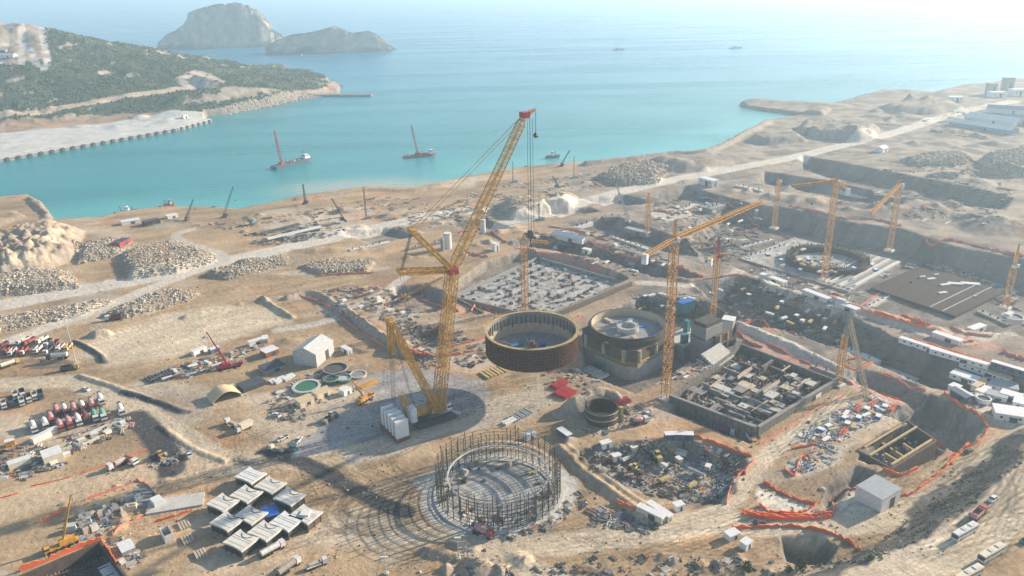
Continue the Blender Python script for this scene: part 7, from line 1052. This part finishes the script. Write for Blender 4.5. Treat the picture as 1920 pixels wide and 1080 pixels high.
WL = [((1262, 388), (1300, 380), 5, 2, "slab left of the tan block behind the long jib"), ((1325, 392), (1352, 384), 12, 4, "square block right behind the tip of the long jib"), ((1300, 452), (1380, 440), 3, 2.5, "long wall on the pit floor under the long jib"), ((1390, 446), (1450, 432), 3, 2, "long wall running to the short hazy crane"), ((1405, 462), (1482, 440), 4, 1.6, "pale kerb on the left of the ring slab"), ((1455, 436), (1500, 440), 9, 1, "pale slab beyond the ring slab's top corner"), ((1310, 478), (1370, 462), 2, 2, "thin wall left of the far pit's near road"), ((1630, 552), (1735, 500), 2, 1.2, "kerb along the left edge of the rebar mat"), ((1640, 560), (1700, 582), 6, 1, "slab strip in front of the rebar mat"), ((1500, 610), (1560, 632), 3, 1.5, "curved looking wall on the middle pit floor"), ((1440, 600), (1480, 622), 8, 1.4, "slab at the middle pit's near end"), ((1590, 640), (1650, 664), 5, 1.4, "slab under the folded jib's top"), ((1660, 668), (1720, 690), 10, .8, "pale slab beside the puddle"), ((1520, 690), (1590, 716), 2.5, 2, "retaining wall behind the hall's corner"), ((1130, 410), (1180, 402), 8, 2, "slab by the leaning pale crane"), ((1040, 432), (1110, 420), 3, 2, "wall on the terrace right of the hook"), ((1150, 446), (1215, 470), 3, 1.6, "kerb along the terrace road"), ((1840, 560), (1900, 585), 5, 1.2, "slab right of the rebar mat"), ((1700, 478), (1770, 492), 5, 1, "slab at the top corner of the rebar mat"), ((1560, 350), (1640, 364), 4, 2, "wall on the far terrace under the road"), ((1380, 350), (1430, 360), 6, 2, "slab on the terrace near the white office"), ((860, 400), (930, 385), 4, 1.5, "slab behind the silos"), ((760, 470), (830, 455), 3, 1.5, "wall left of the silos"), ((655, 470), (730, 455), 4, 1.2, "slab beside the light road left of the struts")]
for k, (a, b, w_, h_, lab) in enumerate(WL):
    p, q = ON(*a), ON(*b); c = (p + q) / 2; z = min(p[2], q[2], hz(c[0], c[1])); nm = "concrete_wall" if w_ < 4 else "concrete_slab"; o = thing(nm, "low grey concrete " + lab, "concrete wall" if w_ < 4 else "slab", (c[0], c[1], z), math.atan2(q[1] - p[1], q[0] - p[0]), WG); o['kind'] = 'thing'; L_ = np.hypot(*(q - p)[:2]); m = MB(); m.box((0, 0, -1.5), (L_, w_, h_ + 1.5)); m.build("body", ("concrete", "concrete_dark", "liner_grey", "pale_wall")[k % 4], o, False)
    for j in range(int(L_ / 6)): m = MB(); m.box((-L_ / 2 + 3 + j * 6, 0, h_), (.5, min(w_, 1.2), R4.uniform(.6, 2.4))); m.build("upstand", ("rebar", "formwork_brown")[j % 2], o, False)
# long pipes and beams on the shore yard, red frames, wooden deck
for a, b, mm, lab in (((490, 438), (560, 420), "dark_steel", "long dark pipe string on the shore yard, left one"), ((580, 442), (640, 428), "dark_steel", "long dark pipe string on the shore yard, right one"), ((500, 448), (600, 425), "pale_steel", "long pale pipe string in the middle of the shore yard")):
    p, q = ON(*a), ON(*b); r_ = thing("pipe_string", lab, "pipes", p); 
    for k in range(5): m = MB(); o = np.array([.5, -.9, 0]) * k * 1.2; m.bar(p + o + (0, 0, .7), q + o + (0, 0, .7), .6, n=8); m.build("pipe", mm, r_)
for uv, to, n, lab in (((1058, 738), (1075, 728), 7, "bright red steel frames lying by the reactor's left corner"), ((1048, 722), (1056, 718), 4, "small red steel bundle above the bright red frames"), ((1163, 756), (1170, 752), 4, "red steel frame on the sand heap's right slope")):
    b = ON(*uv); h = head(uv, to); r_ = thing("red_frame", lab, "steel frame", b, h)
    for k in range(n): m = MB(); m.lattice((-5, k * 1.3 - n * .65, .8 + .25 * (k % 3)), (5, k * 1.3 - n * .65, 1.2 + .25 * (k % 2)), 1.0, 5, .16, .1); m.build("lattice_beam", "red_paint", r_, False)
for uv, to, L_, W_, n, mm, lab in (((925, 699), (950, 690), 14, 9, 6, "timber_yellow", "wooden beams laid out under the hanging ring"), ((975, 780), (1000, 768), 13, 6, 8, "grey_steel", "rack of dark grey panels behind the scaffold ring"), ((690, 722), (715, 712), 11, 4, 2, "crane_yellow", "yellow steel boom section lying in the workshop yard"), ((1115, 700), (1140, 712), 16, 8, 6, "pale_steel", "pale frames lying at the foot of the reactor's left wall"), ((265, 935), (275, 912), 14, 9, 5, "concrete_dark", "grey beam stacks in the netted block yard"), ((955, 792), (970, 785), 7, 4, 2, "white_sheet", "white boards at the end of the dark panel rack"), ((300, 706), (330, 695), 15, 8, 8, "dark_steel", "dark rail rack at the end of the workshop yard")):
    b = ON(*uv); r_ = thing("beam_rack", lab, "beams", b, head(uv, to))
    for k in range(n): m = MB(); m.box(((k + .5) / n * L_ - L_ / 2, 0, 0), (L_ / n * .62, W_, .9 + .2 * (k % 2))) if n > 4 else m.box((0, (k + .5) / n * W_ - W_ / 2, 0), (L_, W_ / n * .7, 1.2)); m.build("beam", mm, r_, False)
for uv, to, dm, mm, lab in (((100, 862), (112, 858), (8, 8, 4.5), "cream_wall", "cream double container block at the yard behind the mixers"), ((38, 872), (55, 866), (9, 4, 3), "cream_wall", "cream container left of the double block"), ((78, 824), (95, 816), (9, 3, 3), "dust_white", "grey white tank body between mixers and containers"), ((20, 835), (28, 833), (4, 3, 3), "cab_orange", "orange box body among the dark trucks at the left edge"), ((102, 812), (108, 818), (3, 5, 3), "cream_wall", "cream end of a container beside the pink mixers"), ((330, 945), (350, 942), (22, 9, .8), "concrete", "flat grey concrete pad right of the block yard"), ((296, 946), (300, 950), (5, 4, 3), "pale_wall", "pale hopper at the left end of the grey pad"), ((212, 1074), (222, 1088), (11, 7, 1.2), "white_sheet", "white slab stack at the dark open tank's right corner"), ((238, 1030), (245, 1040), (7, 5, 2), "grey_steel", "grey steel plate stack right of the dark open tank")):
    b = ON(*uv); r_ = thing("box_store", lab, "container" if dm[2] > 2.5 else "slab", b, head(uv, to)); m = MB(); m.box((0, 0, -.2), dm); m.build("body", mm, r_, False); m = MB(); m.box((0, 0, dm[2] - .2), (dm[0] * 1.01, dm[1] * 1.01, .15)); m.build("top_plate", "roof_white" if mm != "concrete" else "concrete", r_, False)
for k, (u, v) in enumerate(((346, 985), (352, 1012), (377, 1040))):
    b = ON(u, v); r_ = thing("timber_pallet", ["timber pallet left of the module cluster, top of three", "timber pallet left of the module cluster, middle of three", "timber pallet left of the module cluster, bottom of three"][k], "pallet", b, 2.2); m = MB()
    for i in range(4): m.box((0, i * 1.1 - 1.6, 0), (5.5, .8, .8))
    m.build("timbers", "liner_tan", r_, False)
# two dead straight blue stands beside the modules
for uv, lab in (((398, 962), "small blue steel stand at the left end module"), ((425, 1026), "small blue steel stand at the bottom module")):
    b = ON(*uv); r_ = thing("steel_stand", lab, "stand", b); m = MB(); m.bar(b, b + (0, 0, 3), .3); m.box(b, (2.8, .4, .5), .5); m.box(b, (.4, 2.8, .5), .5); m.build("post", "blue_paint", r_)
print("objects", len(bpy.data.objects), "t", round(time.time() - T0, 1))
